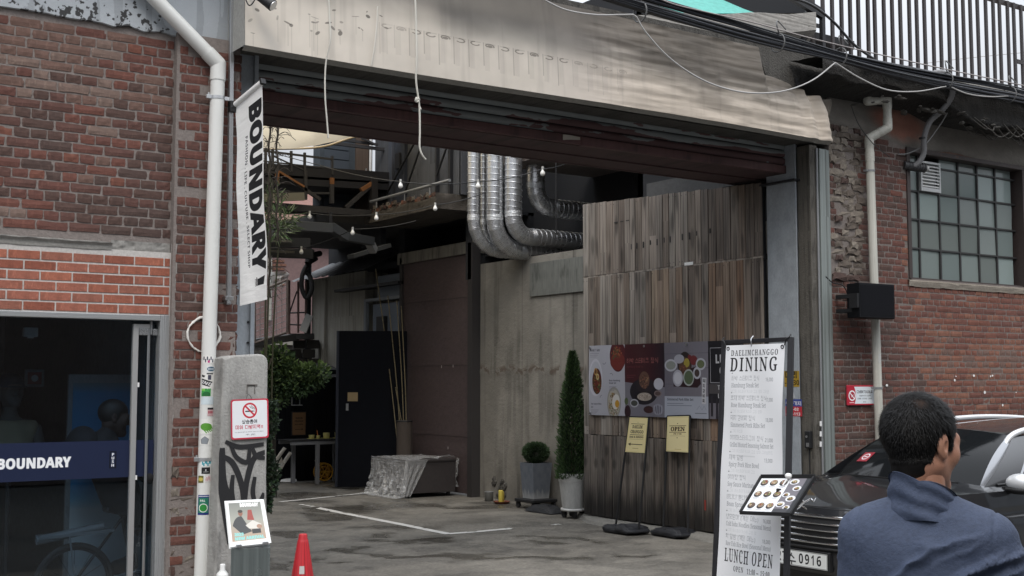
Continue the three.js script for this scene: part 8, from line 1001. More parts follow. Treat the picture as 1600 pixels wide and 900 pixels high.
    part('window_trim', [tube([1.24, 1.6, 2.4, 3.2, 4.2].map((s) => { const p = wl(s, 0.03); p.z += sd * 0.006; return p; }), 0.008, 40, 6)], trim, t);
    // A pillar: reflected sky painted in as a silver colour
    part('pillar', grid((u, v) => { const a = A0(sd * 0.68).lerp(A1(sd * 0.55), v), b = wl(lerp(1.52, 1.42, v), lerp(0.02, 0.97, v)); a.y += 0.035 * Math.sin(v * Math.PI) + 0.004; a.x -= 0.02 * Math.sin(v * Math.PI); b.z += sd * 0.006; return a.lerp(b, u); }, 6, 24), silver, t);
    part('roof_edge', grid((u, v) => { const p = wl(lerp(1.42, 4.45, u), lerp(0.9, 0.99, v)); p.z += sd * 0.006; return p; }, 60, 3), silver, t);  // same painted sky reflection carried along the roof edge
    const rl = [[1.66, -0.075], [1.72, -0.02], [1.85, 0.015], [2.3, 0.03], [3.2, 0.03], [3.9, 0.015], [4.1, -0.02]].map(([s, dy]) => P(s, sd * (wTop(s) - 0.005), roofY(Math.max(s, 1.7)) - 0.04 + dy)); part('roof_rail', new THREE.TubeGeometry(new THREE.CatmullRomCurve3(rl), 60, 0.024, 10), std([0.72, 0.73, 0.74], 0.3, { metalness: 0.4 }), t);
    if (sd < 0) continue;
    const m = P(1.24, sd * 0.98, 0.935), mm = part('mirror', [new THREE.SphereGeometry(1, 24, 16).scale(0.075, 0.068, 0.12).translate(m.x, m.y, m.z)], phys([0.66, 0.67, 0.68], 0.25, { metalness: 0.2, clearcoat: 1 }), t); part('mirror_base', [new THREE.SphereGeometry(1, 20, 12).scale(0.08, 0.035, 0.11).translate(m.x + 0.005, m.y - 0.05, m.z - sd * 0.02), bar(P(1.26, sd * 0.82, 0.885), P(1.24, sd * 0.92, 0.9), 0.05, 0.03, 0.01)], trim, mm); part('mirror_glass', [new THREE.SphereGeometry(1, 16, 10).scale(0.01, 0.055, 0.1).translate(m.x + 0.07, m.y, m.z)], chrome, mm);  // pale mirror housing: reflected sky put into its colour
  }
  part('wiper', [bar(P(1.12, -0.56, hy(1.1, 0.6) + 0.012), P(1.0, 0.0, hy(1, 0) + 0.022), 0.014, 0.012), bar(P(1.0, 0.02, hy(1, 0) + 0.02), P(1.1, 0.55, hy(1.1, 0.6) + 0.016), 0.014, 0.012)], trim, t);
  part('cowl_panel', grid((u, v) => { const w = lerp(-0.68, 0.68, u), a = A0(w); return V(a.x - 0.07 * (1 - v), a.y - 0.012 + 0.008 * v, a.z); }, 30, 3), trim, t);
  const ins = (x, y, d) => P(1.12 + 0.03 * d, x, y); part('windscreen_badge', grid((u, v) => { const w = lerp(-0.6, -0.46, u), q = lerp(0.28, 0.44, v), a = A0(w).lerp(A1(w * 0.76), q); a.y += 0.035 * Math.sin(q * Math.PI) + 0.004; a.x -= 0.02 * Math.sin(q * Math.PI) + 0.003; return a; }, 3, 3), new THREE.MeshStandardMaterial({ map: print(128, 128, (x) => { x.fillStyle = '#8a2430'; x.fillRect(0, 0, 128, 128); x.strokeStyle = '#d8d4d6'; x.lineWidth = 12; x.beginPath(); x.arc(64, 62, 36, 0, 7); x.moveTo(44, 62); x.lineTo(84, 62); x.stroke(); }), roughness: 0.3, side: THREE.DoubleSide }), t);
  // grille with horizontal bars, emblem, plate
  const onF = (w, y, d = 0) => P(sf(w, y) - d, w, y); part('grille_back', grid((u, v) => onF(lerp(-0.56, 0.56, u) * (1 - 0.06 * (1 - v)), lerp(0.475, 0.7, v), 0.004), 30, 8), std([0.006, 0.006, 0.007], 0.6, { side: THREE.DoubleSide }), t);
  [[0.695, 0.014, 0.555], [0.645, 0.008, 0.55], [0.6, 0.008, 0.54], [0.555, 0.008, 0.53], [0.51, 0.009, 0.52]].forEach(([y, r, w0]) => part('grille_bar', new THREE.TubeGeometry(new THREE.CatmullRomCurve3([-1, -0.6, -0.2, 0.2, 0.6, 1].map((k) => onF(k * w0, y, 0.012))), 40, r, 8), chrome, t)); part('grille_frame', [tube([-1, -0.5, 0, 0.5, 1].map((k) => onF(k * 0.58, 0.47, 0.008)), 0.012, 30, 8)], trim, t); part('lower_intake', grid((u, v) => onF(lerp(-0.6, 0.6, u), lerp(0.19, 0.28, v), 0.003), 20, 4), trim, t); part('bumper_groove', [tube([-1, -0.5, 0, 0.5, 1].map((k) => onF(k * 0.7, 0.45, 0.001)), 0.006, 24, 6)], trim, t);
  const em = (pts, r) => tube(pts.map(([a, b]) => P(sf(0, 0.72) - 0.035 + (b + 0.03) * 0.5, a * 1.5, 0.725 + (b + 0.03) * 0.95)), r * 1.4, 20, 6); part('emblem', [em([[-0.05, -0.03], [-0.02, 0.0], [0.0, 0.03], [0.03, 0.06]], 0.007), em([[-0.02, 0.0], [-0.06, 0.02]], 0.005), em([[0.0, 0.03], [-0.045, 0.06]], 0.005), em([[0.03, 0.06], [0.055, 0.045], [0.06, 0.07]], 0.006), em([[-0.005, 0.0], [0.03, -0.02]], 0.005)], chrome, t, 'chrome animal emblem on the bonnet edge');
  const pl = print(640, 140, (x, w, h) => { x.fillStyle = '#e6e8e6'; x.fillRect(0, 0, w, h); x.strokeStyle = '#2a2c2e'; x.lineWidth = 4; x.strokeRect(5, 5, w - 10, h - 10); x.fillStyle = '#15171a'; const f = (s, a, b) => fit(x, s, a, b, 112, 124, 'bold'); f('2', 44, 98); f('7', 108, 162); hangul(x, '수', 178, 116, 104, 0.12); f('0', 306, 362); f('9', 378, 434); f('1', 452, 496); f('6', 514, 572); });
  part('number_plate', [sheet(P(-0.02, -0.26, 0.325), P(-0.02, 0.26, 0.325), P(-0.018, 0.26, 0.437), P(-0.018, -0.26, 0.437))], new THREE.MeshStandardMaterial({ map: pl, roughness: 0.4, side: THREE.DoubleSide }), t, 'white number plate'); part('plate_holder', box(X0 - 0.015, X0 + 0.08, 0.312, 0.45, ZC - 0.275, ZC + 0.275, 0.006), M.black, t);
}
// ---------- people ----------
function nets(f, lo, hi, h) {              // smooth surface of f = 0 on a grid (surface nets)
  const n = [0, 1, 2].map((k) => Math.ceil((hi.getComponent(k) - lo.getComponent(k)) / h) + 1), [nx, ny, nz] = n, val = new Float32Array(nx * ny * nz), id = (i, j, k) => i + nx * (j + ny * k);
  for (let k = 0; k < nz; k++) for (let j = 0; j < ny; j++) for (let i = 0; i < nx; i++) val[id(i, j, k)] = f(lo.x + i * h, lo.y + j * h, lo.z + k * h);
  const map = new Int32Array(nx * ny * nz).fill(-1), pos = [], idx = [], C = [[0, 0, 0], [1, 0, 0], [0, 1, 0], [1, 1, 0], [0, 0, 1], [1, 0, 1], [0, 1, 1], [1, 1, 1]], E = [[0, 1], [2, 3], [4, 5], [6, 7], [0, 2], [1, 3], [4, 6], [5, 7], [0, 4], [1, 5], [2, 6], [3, 7]], v = new Float32Array(8);
  for (let k = 0; k < nz - 1; k++) for (let j = 0; j < ny - 1; j++) for (let i = 0; i < nx - 1; i++) {
    let m = 0; for (let c = 0; c < 8; c++) { v[c] = val[id(i + C[c][0], j + C[c][1], k + C[c][2])]; if (v[c] < 0) m |= 1 << c; } if (m === 0 || m === 255) continue;
    let x = 0, y = 0, z = 0, q = 0; for (const [a, b] of E) { if ((v[a] < 0) === (v[b] < 0)) continue; const t = v[a] / (v[a] - v[b]); x += C[a][0] + (C[b][0] - C[a][0]) * t; y += C[a][1] + (C[b][1] - C[a][1]) * t; z += C[a][2] + (C[b][2] - C[a][2]) * t; q++; }
    map[id(i, j, k)] = pos.length / 3; pos.push(lo.x + (i + x / q) * h, lo.y + (j + y / q) * h, lo.z + (k + z / q) * h);
  }
  const quad = (a, b, c, d, s) => { if (a < 0 || b < 0 || c < 0 || d < 0) return; if (s) idx.push(a, b, c, a, c, d); else idx.push(a, c, b, a, d, c); };
  for (let k = 1; k < nz - 1; k++) for (let j = 1; j < ny - 1; j++) for (let i = 1; i < nx - 1; i++) {
    const s = val[id(i, j, k)] < 0;
    if (s !== (val[id(i + 1, j, k)] < 0)) quad(map[id(i, j - 1, k - 1)], map[id(i, j, k - 1)], map[id(i, j, k)], map[id(i, j - 1, k)], s);
    if (s !== (val[id(i, j + 1, k)] < 0)) quad(map[id(i - 1, j, k - 1)], map[id(i - 1, j, k)], map[id(i, j, k)], map[id(i, j, k - 1)], s);
    if (s !== (val[id(i, j, k + 1)] < 0)) quad(map[id(i - 1, j - 1, k)], map[id(i, j - 1, k)], map[id(i, j, k)], map[id(i - 1, j, k)], s);
  }
  const g = new THREE.BufferGeometry(); g.setAttribute('position', new THREE.Float32BufferAttribute(pos, 3)); g.setIndex(idx); g.computeVertexNormals(); return g;
}
const smin = (a, b, k) => { const h = Math.max(k - Math.abs(a - b), 0) / k; return Math.min(a, b) - h * h * k * 0.25; };
const cap = (a, b, ra, rb, fl = 1) => { const dx = b[0] - a[0], dy = b[1] - a[1], dz = b[2] - a[2], L = dx * dx + dy * dy + dz * dz || 1e-9; return (x, y, z) => { const px = x - a[0], py = y - a[1], pz = z - a[2], t = Math.min(1, Math.max(0, (px * dx + py * dy + pz * dz) / L)); const ex = px - dx * t, ey = py - dy * t, ez = (pz - dz * t) / fl; return (Math.sqrt(ex * ex + ey * ey + ez * ez) - (ra + (rb - ra) * t)) * Math.min(1, fl * 1.1); }; };
const ell = (c, r) => (x, y, z) => { const a = (x - c[0]) / r[0], b = (y - c[1]) / r[1], d = (z - c[2]) / r[2], k0 = Math.sqrt(a * a + b * b + d * d), k1 = Math.sqrt(a * a / r[0] / r[0] + b * b / r[1] / r[1] + d * d / r[2] / r[2]); return k1 < 1e-9 ? -Math.min(...r) : k0 * (k0 - 1) / k1; };
const join = (ps, k) => (x, y, z) => { let d = 1e9; for (const p of ps) d = smin(d, p(x, y, z), k); return d; };
const mir = (fn) => [fn(-1), fn(1)];
// the head, in its own frame: x right, y up, z forward, origin between the ears
function headField() {
  const base = join([ell([0, 0.036, -0.012], [0.075, 0.086, 0.095]), ell([0, -0.03, 0.03], [0.06, 0.078, 0.06]), ...mir((s) => cap([s * 0.05, -0.045, 0.0], [s * 0.012, -0.098, 0.07], 0.024, 0.02)), ...mir((s) => ell([s * 0.046, -0.018, 0.058], [0.024, 0.026, 0.026])), ell([0, -0.098, 0.076], [0.02, 0.018, 0.018]), cap([-0.04, 0.024, 0.077], [0.04, 0.024, 0.077], 0.014, 0.014)], 0.03);
  const nose = join([cap([0, 0.012, 0.09], [0, -0.026, 0.11], 0.008, 0.012), ...mir((s) => ell([s * 0.011, -0.03, 0.098], [0.009, 0.008, 0.01]))], 0.008), lips = join([cap([-0.02, -0.056, 0.086], [0.02, -0.056, 0.086], 0.006, 0.006), cap([-0.017, -0.066, 0.085], [0.017, -0.066, 0.085], 0.007, 0.007)], 0.004), sock = mir((s) => ell([s * 0.032, 0.004, 0.098], [0.017, 0.011, 0.02])), eyes = mir((s) => ell([s * 0.032, 0.004, 0.079], [0.0125, 0.0115, 0.0125]));
  const ear = mir((s) => join([ell([s * 0.081, 0.004, -0.012], [0.009, 0.031, 0.019]), ell([s * 0.079, -0.022, -0.004], [0.008, 0.013, 0.009])], 0.01)), concha = mir((s) => ell([s * 0.092, 0.0, -0.006], [0.009, 0.016, 0.009])), neck = cap([0, -0.06, -0.02], [0, -0.19, -0.008], 0.051, 0.044);
  return (x, y, z) => { let d = smin(base(x, y, z), neck(x, y, z), 0.04); d = smin(d, nose(x, y, z), 0.012); for (const s of sock) d = -smin(-d, s(x, y, z) + 0, 0.006); for (const e of eyes) d = Math.min(d, e(x, y, z)); d = smin(d, lips(x, y, z), 0.005); for (let i = 0; i < 2; i++) d = smin(d, Math.max(ear[i](x, y, z), -concha[i](x, y, z)), 0.007); return d; };
}
const HEAD = headField();
const place = (g, yaw, pos, pitch = 0, roll = 0) => g.applyMatrix4(new THREE.Matrix4().compose(pos, new THREE.Quaternion().setFromEuler(new THREE.Euler(pitch, yaw, roll, 'YXZ')), V(1, 1, 1)));
// a hand with four fingers and a thumb, relaxed: palm at the origin, fingers along -y, palm facing z... s = -1 left, 1 right
function handField(s, curl = 0.5) {
  const ps = [ell([0, -0.045, 0], [0.04, 0.05, 0.015]), cap([0, 0.03, 0], [0, -0.02, 0], 0.027, 0.028)];
  const len = [0.068, 0.077, 0.072, 0.056]; for (let i = 0; i < 4; i++) { const x = s * (-0.03 + i * 0.02), y0 = -0.082 + Math.abs(i - 1.2) * 0.004; let p = [x, y0 + 0.02, 0], a = 0; for (let k = 0; k < 3; k++) { a += curl * [0.45, 0.7, 0.5][k]; const L = len[i] * [0.5, 0.3, 0.24][k] + (k ? 0 : 0.018), q = [p[0] + s * (i - 1.5) * 0.002, p[1] - Math.cos(a) * L, p[2] + Math.sin(a) * L]; ps.push(cap(p, q, 0.0095 - k * 0.001, 0.0085 - k * 0.001)); p = q; } }
  ps.push(cap([-s * 0.028, -0.02, 0.004], [-s * 0.05, -0.055, 0.02], 0.014, 0.011), cap([-s * 0.05, -0.055, 0.02], [-s * 0.047, -0.085, 0.033], 0.0105, 0.008)); return join(ps, 0.006);
}
const skinTex = tex(256, 256, (u, v) => { const k = 0.85 + 0.22 * (fbm(u * 9, v * 9, 4) - 0.5) + 0.1 * (vnoise(u * 120, v * 120) - 0.5); return [k, k * (0.97 + 0.05 * fbm(u * 5, v * 5, 2)), k]; });
const skin = phys([0.4, 0.2, 0.13], 0.5, { map: rep(skinTex, 4, 4), bumpMap: rep(TX.grainB, 12, 12), bumpScale: 0.0006, sheen: 0.2 });
{ // the man in the blue jacket, seen from behind
  const o = atD(1446, 760, 3.12); o.y = 0; const turn = -(52.5 + 7) * Math.PI / 180, headTurn = -(52.5 + 41) * Math.PI / 180;
  const t = thing('person', 'person with short black hair in a blue jacket standing with back to the viewer', 'person', o); t.rotation.y = 0;
  // local frame: x right, y up, -z forward before the turn; joints in that frame with forward = -z
  const put = (g) => { g.rotateY(turn); return g.translate(o.x, o.y, o.z); };
  const J = { pelvis: [0, 0.86, 0], chest: [0, 1.17, -0.005], sh: 0.172 };
  const legs = mir((s) => [cap([s * 0.09, 0.84, 0], [s * 0.1, 0.45, -0.01], 0.08, 0.052), cap([s * 0.1, 0.45, -0.01], [s * 0.11, 0.08, 0.02], 0.052, 0.036), cap([s * 0.11, 0.04, 0.03], [s * 0.125, 0.03, -0.13], 0.034, 0.03)]).flat();
  const arms = mir((s) => [cap([s * 0.135, 1.225, 0.0], [s * (s < 0 ? 0.175 : 0.25), 1.02, 0.02], 0.042, 0.036), cap([s * (s < 0 ? 0.175 : 0.25), 1.02, 0.02], [s * (s < 0 ? 0.185 : 0.235), 0.79, -0.08], 0.038, 0.026)]).flat();
  const bodyF = join([cap([0, 0.9, 0], [0, 1.15, 0], 0.13, 0.135, 0.62), cap([-0.09, 1.225, 0.005], [0.09, 1.225, 0.005], 0.05, 0.05), cap([0, 1.22, 0.005], [0, 1.42, 0.0], 0.055, 0.048), ell([0, 0.86, 0], [0.15, 0.1, 0.1]), ...legs, ...arms], 0.03);
  const parts = [put(nets(bodyF, V(-0.36, -0.02, -0.22), V(0.36, 1.46, 0.2), 0.013))];
  const hp = V(-0.012, 1.492, -0.015).applyAxisAngle(V(0, 1, 0), turn).add(o);
  parts.push(place(nets(HEAD, V(-0.105, -0.16, -0.13), V(0.105, 0.135, 0.135), 0.0033), headTurn + Math.PI, hp, 0.1, 0.0));
  for (const s of [-1, 1]) { const g = nets(handField(s), V(-0.075, -0.19, -0.04), V(0.075, 0.05, 0.09), 0.004); g.rotateY(s * 1.3).rotateX(0.25).translate(s * (s < 0 ? 0.185 : 0.235), 0.79, -0.085); parts.push(put(g)); }
  part('body', parts.map((g) => uvm(g)), skin, t);
  // trousers, shoes
  const tr = join([cap([0, 0.86, 0], [0, 0.92, 0], 0.165, 0.165, 0.68), ...mir((s) => [cap([s * 0.09, 0.82, 0], [s * 0.1, 0.45, -0.01], 0.096, 0.075), cap([s * 0.1, 0.45, -0.01], [s * 0.11, 0.07, 0.015], 0.075, 0.062)]).flat()], 0.04); part('trousers', uvm(put(nets((x, y, z) => Math.max(tr(x, y, z), y - 0.97, 0.05 - y), V(-0.26, 0, -0.18), V(0.26, 1.0, 0.18), 0.014))), std([0.03, 0.032, 0.04], 0.9, { bumpMap: rep(TX.wrinkle, 3, 2), bumpScale: 0.004 }), t);
  for (const s of [-1, 1]) part('shoe', uvm(put(nets(join([ell([s * 0.115, 0.045, 0.02], [0.046, 0.05, 0.06]), ell([s * 0.122, 0.035, -0.09], [0.047, 0.035, 0.1])], 0.03), V(s * 0.12 - 0.08, -0.02, -0.22), V(s * 0.12 + 0.08, 0.12, 0.12), 0.008))), M.black, t);
  // jacket
  const jf = join([cap([0, 0.84, 0], [0, 1.14, 0.008], 0.175, 0.182, 0.7), cap([-0.1, 1.235, 0.01], [0.1, 1.235, 0.01], 0.085, 0.085), ...mir((s) => cap([s * 0.03, 1.335, 0.008], [s * 0.14, 1.265, 0.004], 0.05, 0.06)), ...mir((s) => cap([s * 0.148, 1.245, 0.005], [s * (s < 0 ? 0.172 : 0.245), 1.02, 0.025], 0.07, 0.062)), ...mir((s) => cap([s * (s < 0 ? 0.172 : 0.245), 1.02, 0.025], [s * (s < 0 ? 0.18 : 0.24), 0.8, -0.075], 0.062, 0.05))], 0.045);
  const neckHole = cap([0, 1.34, 0.0], [0, 1.5, 0.0], 0.05, 0.066);
  const jg = nets((x, y, z) => Math.max(jf(x, y, z), -neckHole(x, y, z), 0.74 - y, (Math.abs(x) > 0.19 && y < 0.82) ? 0.81 - y : -1), V(-0.37, 0.72, -0.22), V(0.37, 1.46, 0.24), 0.0075);
  { // folds: diagonal pulls from the right shoulder blade and armpit, slack at the waist, ridges on the sleeves
    const p = jg.attributes.position, n = jg.attributes.normal;
    for (let i = 0; i < p.count; i++) {
      const x = p.getX(i), y = p.getY(i), z = p.getZ(i), back = smooth(-0.05, 0.08, z), wv = fbm(x * 7 + 3, y * 7, 3), a = (x * 0.62 + (y - 1.1) * -0.78), b = x * 0.78 + (y - 1.1) * 0.62;
      const ridge = (q) => Math.pow(1 - Math.abs(Math.sin(q)), 3), diag = (ridge((a * 9 + wv * 1.7) * 3.1) - 0.22) * smooth(-0.16, 0.05, x) * smooth(1.31, 1.2, y) * smooth(0.75, 1.0, y + 0.1), pit = (ridge((a * 17 + wv * 2) * 3.1) - 0.2) * smooth(0.17, 0.04, Math.hypot(x - 0.15, y - 1.12)), left = (ridge((b * 10 + wv * 2.2) * 3.1) - 0.22) * smooth(0.05, -0.15, x) * smooth(1.2, 0.95, y), up = (ridge((y * 30 + wv * 3 + x * 4)) - 0.22) * smooth(0.12, 0.03, Math.hypot(x + 0.0, y - 1.35)), sl = (ridge((y * 13 + x * 6 * Math.sign(x) + wv * 2.4) * 2.4) - 0.22) * smooth(0.2, 0.25, Math.abs(x)), seam = smooth(0.006, 0, Math.abs(Math.abs(x) - 0.165 + (1.3 - y) * 0.03)) * smooth(1.1, 1.16, y), soft = fbm(x * 12, y * 9 + z * 6, 4) - 0.5, fine = fbm(x * 38 + 5, y * 30, 3) - 0.5;
      const k = back * (diag * 0.026 + pit * 0.026 + left * 0.014 + up * 0.006) + sl * 0.011 - seam * 0.0035 + soft * 0.012 + fine * 0.0022;
      p.setXYZ(i, x + n.getX(i) * k, y + n.getY(i) * k, z + n.getZ(i) * k);
    }
    jg.computeVertexNormals();
  }
  const jm = phys([0.045, 0.063, 0.113], 0.8, { map: rep(TX.grain, 5, 5), bumpMap: rep(TX.grainB, 4, 4), bumpScale: 0.0016, sheen: 0.15, sheenRoughness: 0.5, sheenColor: lin(0.2, 0.28, 0.42) });
  const jk = part('jacket', uvm(put(jg)), jm, t, 'blue cotton jacket with turned up collar');
  // stand collar: a tilted band round the neck, open at the front
  const cg = (off) => grid((u, v) => { const th = lerp(-2.55, 2.55, u), sx = Math.sin(th), cz = Math.cos(th), r = lerp(0.089, 0.083, v) + off + 0.003 * Math.sin(th * 6 + v * 5) * (1 - v) + 0.0035 * Math.sin(v * 15 + sx * 3), yb = lerp(1.34, 1.245, (1 - cz) / 2) + 0.006 * Math.abs(sx), h = lerp(0.066, 0.052, (1 - cz) / 2) + 0.045 * Math.max(0, -sx); return V(sx * r - 0.006, yb - 0.03 + (h + 0.03) * v + 0.0008 * Math.sin(th * 5), cz * r * 0.92 + 0.01 - 0.012 * v); }, 90, 16);
  part('collar', [cg(0), cg(-0.005), grid((u, v) => { const th = lerp(-2.55, 2.55, u), r = 0.083 - 0.005 * v, cz = Math.cos(th), yb = lerp(1.34, 1.245, (1 - cz) / 2) + 0.006 * Math.abs(Math.sin(th)), h = lerp(0.066, 0.052, (1 - cz) / 2) + 0.045 * Math.max(0, -Math.sin(th)); return V(Math.sin(th) * r + 0.0035 * 0.65 * Math.sin(th) - 0.006, yb + h + 0.0012 * Math.sin(v * 3.14) + 0.0008 * Math.sin(th * 5), cz * r * 0.92 - 0.002); }, 90, 2)].map((g) => uvm(put(g))), (() => { const m = jm.clone(); m.side = THREE.DoubleSide; return m; })(), jk);
  part('collar_lining', [uvm(put(cg(-0.0075)))], std([0.02, 0.026, 0.05], 0.9, { side: THREE.DoubleSide }), jk);
  // hair: a cap over the skull that thins at the crown, and short strands
  const keep = (x, y, z) => { const ax = Math.abs(x), side = smooth(0.045, 0.065, ax), nape = -0.098 + 0.02 * (ax / 0.07), front = 0.055; const low = z < -0.035 ? nape : z < 0.012 ? lerp(nape, 0.028, smooth(-0.035, -0.012, z)) : 0.022 + Math.max(0, z - 0.045) * 2.2 - (z < 0.034 && z > 0.014 ? 0.035 : 0) * side; return Math.min(y - (z > 0.055 ? Math.max(low, front + (z - 0.055) * 1.1) : low), 0.088 - z); };
  const thin = (x, y, z) => Math.max(smooth(0.032, 0.01, Math.hypot(x + 0.034, (y - 0.093) * 1.2, (z + 0.052))), 0.6 * smooth(0.026, 0.008, Math.hypot(x - 0.0, y - 0.085, z + 0.075)));
  const skull = join([ell([0, 0.036, -0.012], [0.075, 0.086, 0.095]), ell([0, -0.03, 0.03], [0.06, 0.078, 0.06]), cap([0, -0.06, -0.02], [0, -0.19, -0.008], 0.051, 0.044)], 0.036);
  const hairF = (x, y, z) => { const k = keep(x, y, z), th = thin(x, y, z), n = noise3(x * 60 + 9, y * 60, z * 60 + 3) - 0.5, thick = lerp(0.003, 0.0095, smooth(-0.08, 0.0, y)) * (1 - 0.3 * th) + 0.004 * smooth(0.05, 0.11, y) + n * 0.006; return Math.max(skull(x, y, z) - thick * smooth(-0.002, 0.014, k) , -k); };
  const hairM = std([0.0085, 0.0075, 0.0075], 0.5, { side: THREE.DoubleSide });
  const hg = place(nets(hairF, V(-0.105, -0.1, -0.135), V(0.105, 0.15, 0.1), 0.0033), headTurn + Math.PI, hp, 0.1, 0.0);
  { const p = clean(hg).attributes.position, c = new Float32Array(p.count * 3), im = new THREE.Matrix4().compose(hp, new THREE.Quaternion().setFromEuler(new THREE.Euler(0.1, headTurn + Math.PI, 0, 'YXZ')), V(1, 1, 1)).invert(), q = V(); for (let i = 0; i < p.count; i++) { q.fromBufferAttribute(p, i).applyMatrix4(im); const k = 0.85 * thin(q.x, q.y, q.z) + 0.35 * smooth(-0.07, -0.095, q.y); c[i * 3] = lerp(0.006, 0.09, k * 0.8); c[i * 3 + 1] = lerp(0.0055, 0.055, k * 0.8); c[i * 3 + 2] = lerp(0.0055, 0.04, k * 0.8); } hg.userData = {}; var hgc = clean(hg); hgc.setAttribute('color', new THREE.BufferAttribute(c, 3)); }
  const hr = part('hair', uvm(hgc), phys([1, 1, 1], 0.85, { specularIntensity: 0.25, vertexColors: true, side: THREE.DoubleSide }), t);
  const r = rng(31), P = [], N = 30000, gr = (x, y, z) => { const e = 0.002, d = V(skull(x + e, y, z) - skull(x - e, y, z), skull(x, y + e, z) - skull(x, y - e, z), skull(x, y, z + e) - skull(x, y, z - e)); return d.normalize(); };
  const whorl = V(-0.012, 0.112, -0.055);
  for (let i = 0; i < N; i++) {
    const d = dirIn(r), q = V(0, 0.025, -0.015).addScaledVector(d, 0.06); for (let k = 0; k < 6; k++) { const s = skull(q.x, q.y, q.z); q.addScaledVector(gr(q.x, q.y, q.z), -s); }
    const kp = keep(q.x, q.y, q.z); if (kp < 0.002 || (thin(q.x, q.y, q.z) > 0.25 && r() < 0.6)) continue;
    const n = gr(q.x, q.y, q.z), fl = q.clone().sub(whorl); fl.y -= 0.05; fl.addScaledVector(n, -fl.dot(n)).normalize(); fl.add(V((r() - 0.5) * 0.55, (r() - 0.5) * 0.4, (r() - 0.5) * 0.55)).normalize();
    const L = (0.012 + 0.014 * r()) * lerp(0.55, 1.15, smooth(-0.07, 0.06, q.y)), th = lerp(0.002, 0.008, smooth(-0.08, 0.0, q.y)) * (1 - 0.5 * thin(q.x, q.y, q.z)) + 0.006 * smooth(0.02, 0.1, q.y), a = q.clone().addScaledVector(n, th * 0.7), b = a.clone().addScaledVector(fl, L * 0.55).addScaledVector(n, L * (0.12 + 0.12 * r())), c = a.clone().addScaledVector(fl, L).addScaledVector(n, L * (0.02 + 0.42 * r() * r())), s = n.clone().cross(fl).normalize().multiplyScalar(0.00065);
    if (keep(c.x, c.y, c.z) < -0.003 || keep(b.x, b.y, b.z) < 0) continue;
    for (const v of [a.clone().sub(s), a.clone().add(s), b.clone().add(s), a.clone().sub(s), b.clone().add(s), b.clone().sub(s), b.clone().sub(s), b.clone().add(s), c]) P.push(v.x, v.y, v.z);
  }
  const sg = new THREE.BufferGeometry(); sg.setAttribute('position', new THREE.Float32BufferAttribute(P, 3)); sg.computeVertexNormals(); place(sg, headTurn + Math.PI, hp, 0.1, 0.0); part('hair_strand', sg, phys([0.005, 0.0045, 0.0045], 0.6, { specularIntensity: 0.5, side: THREE.DoubleSide }), hr).userData.kind = 'stuff';
}
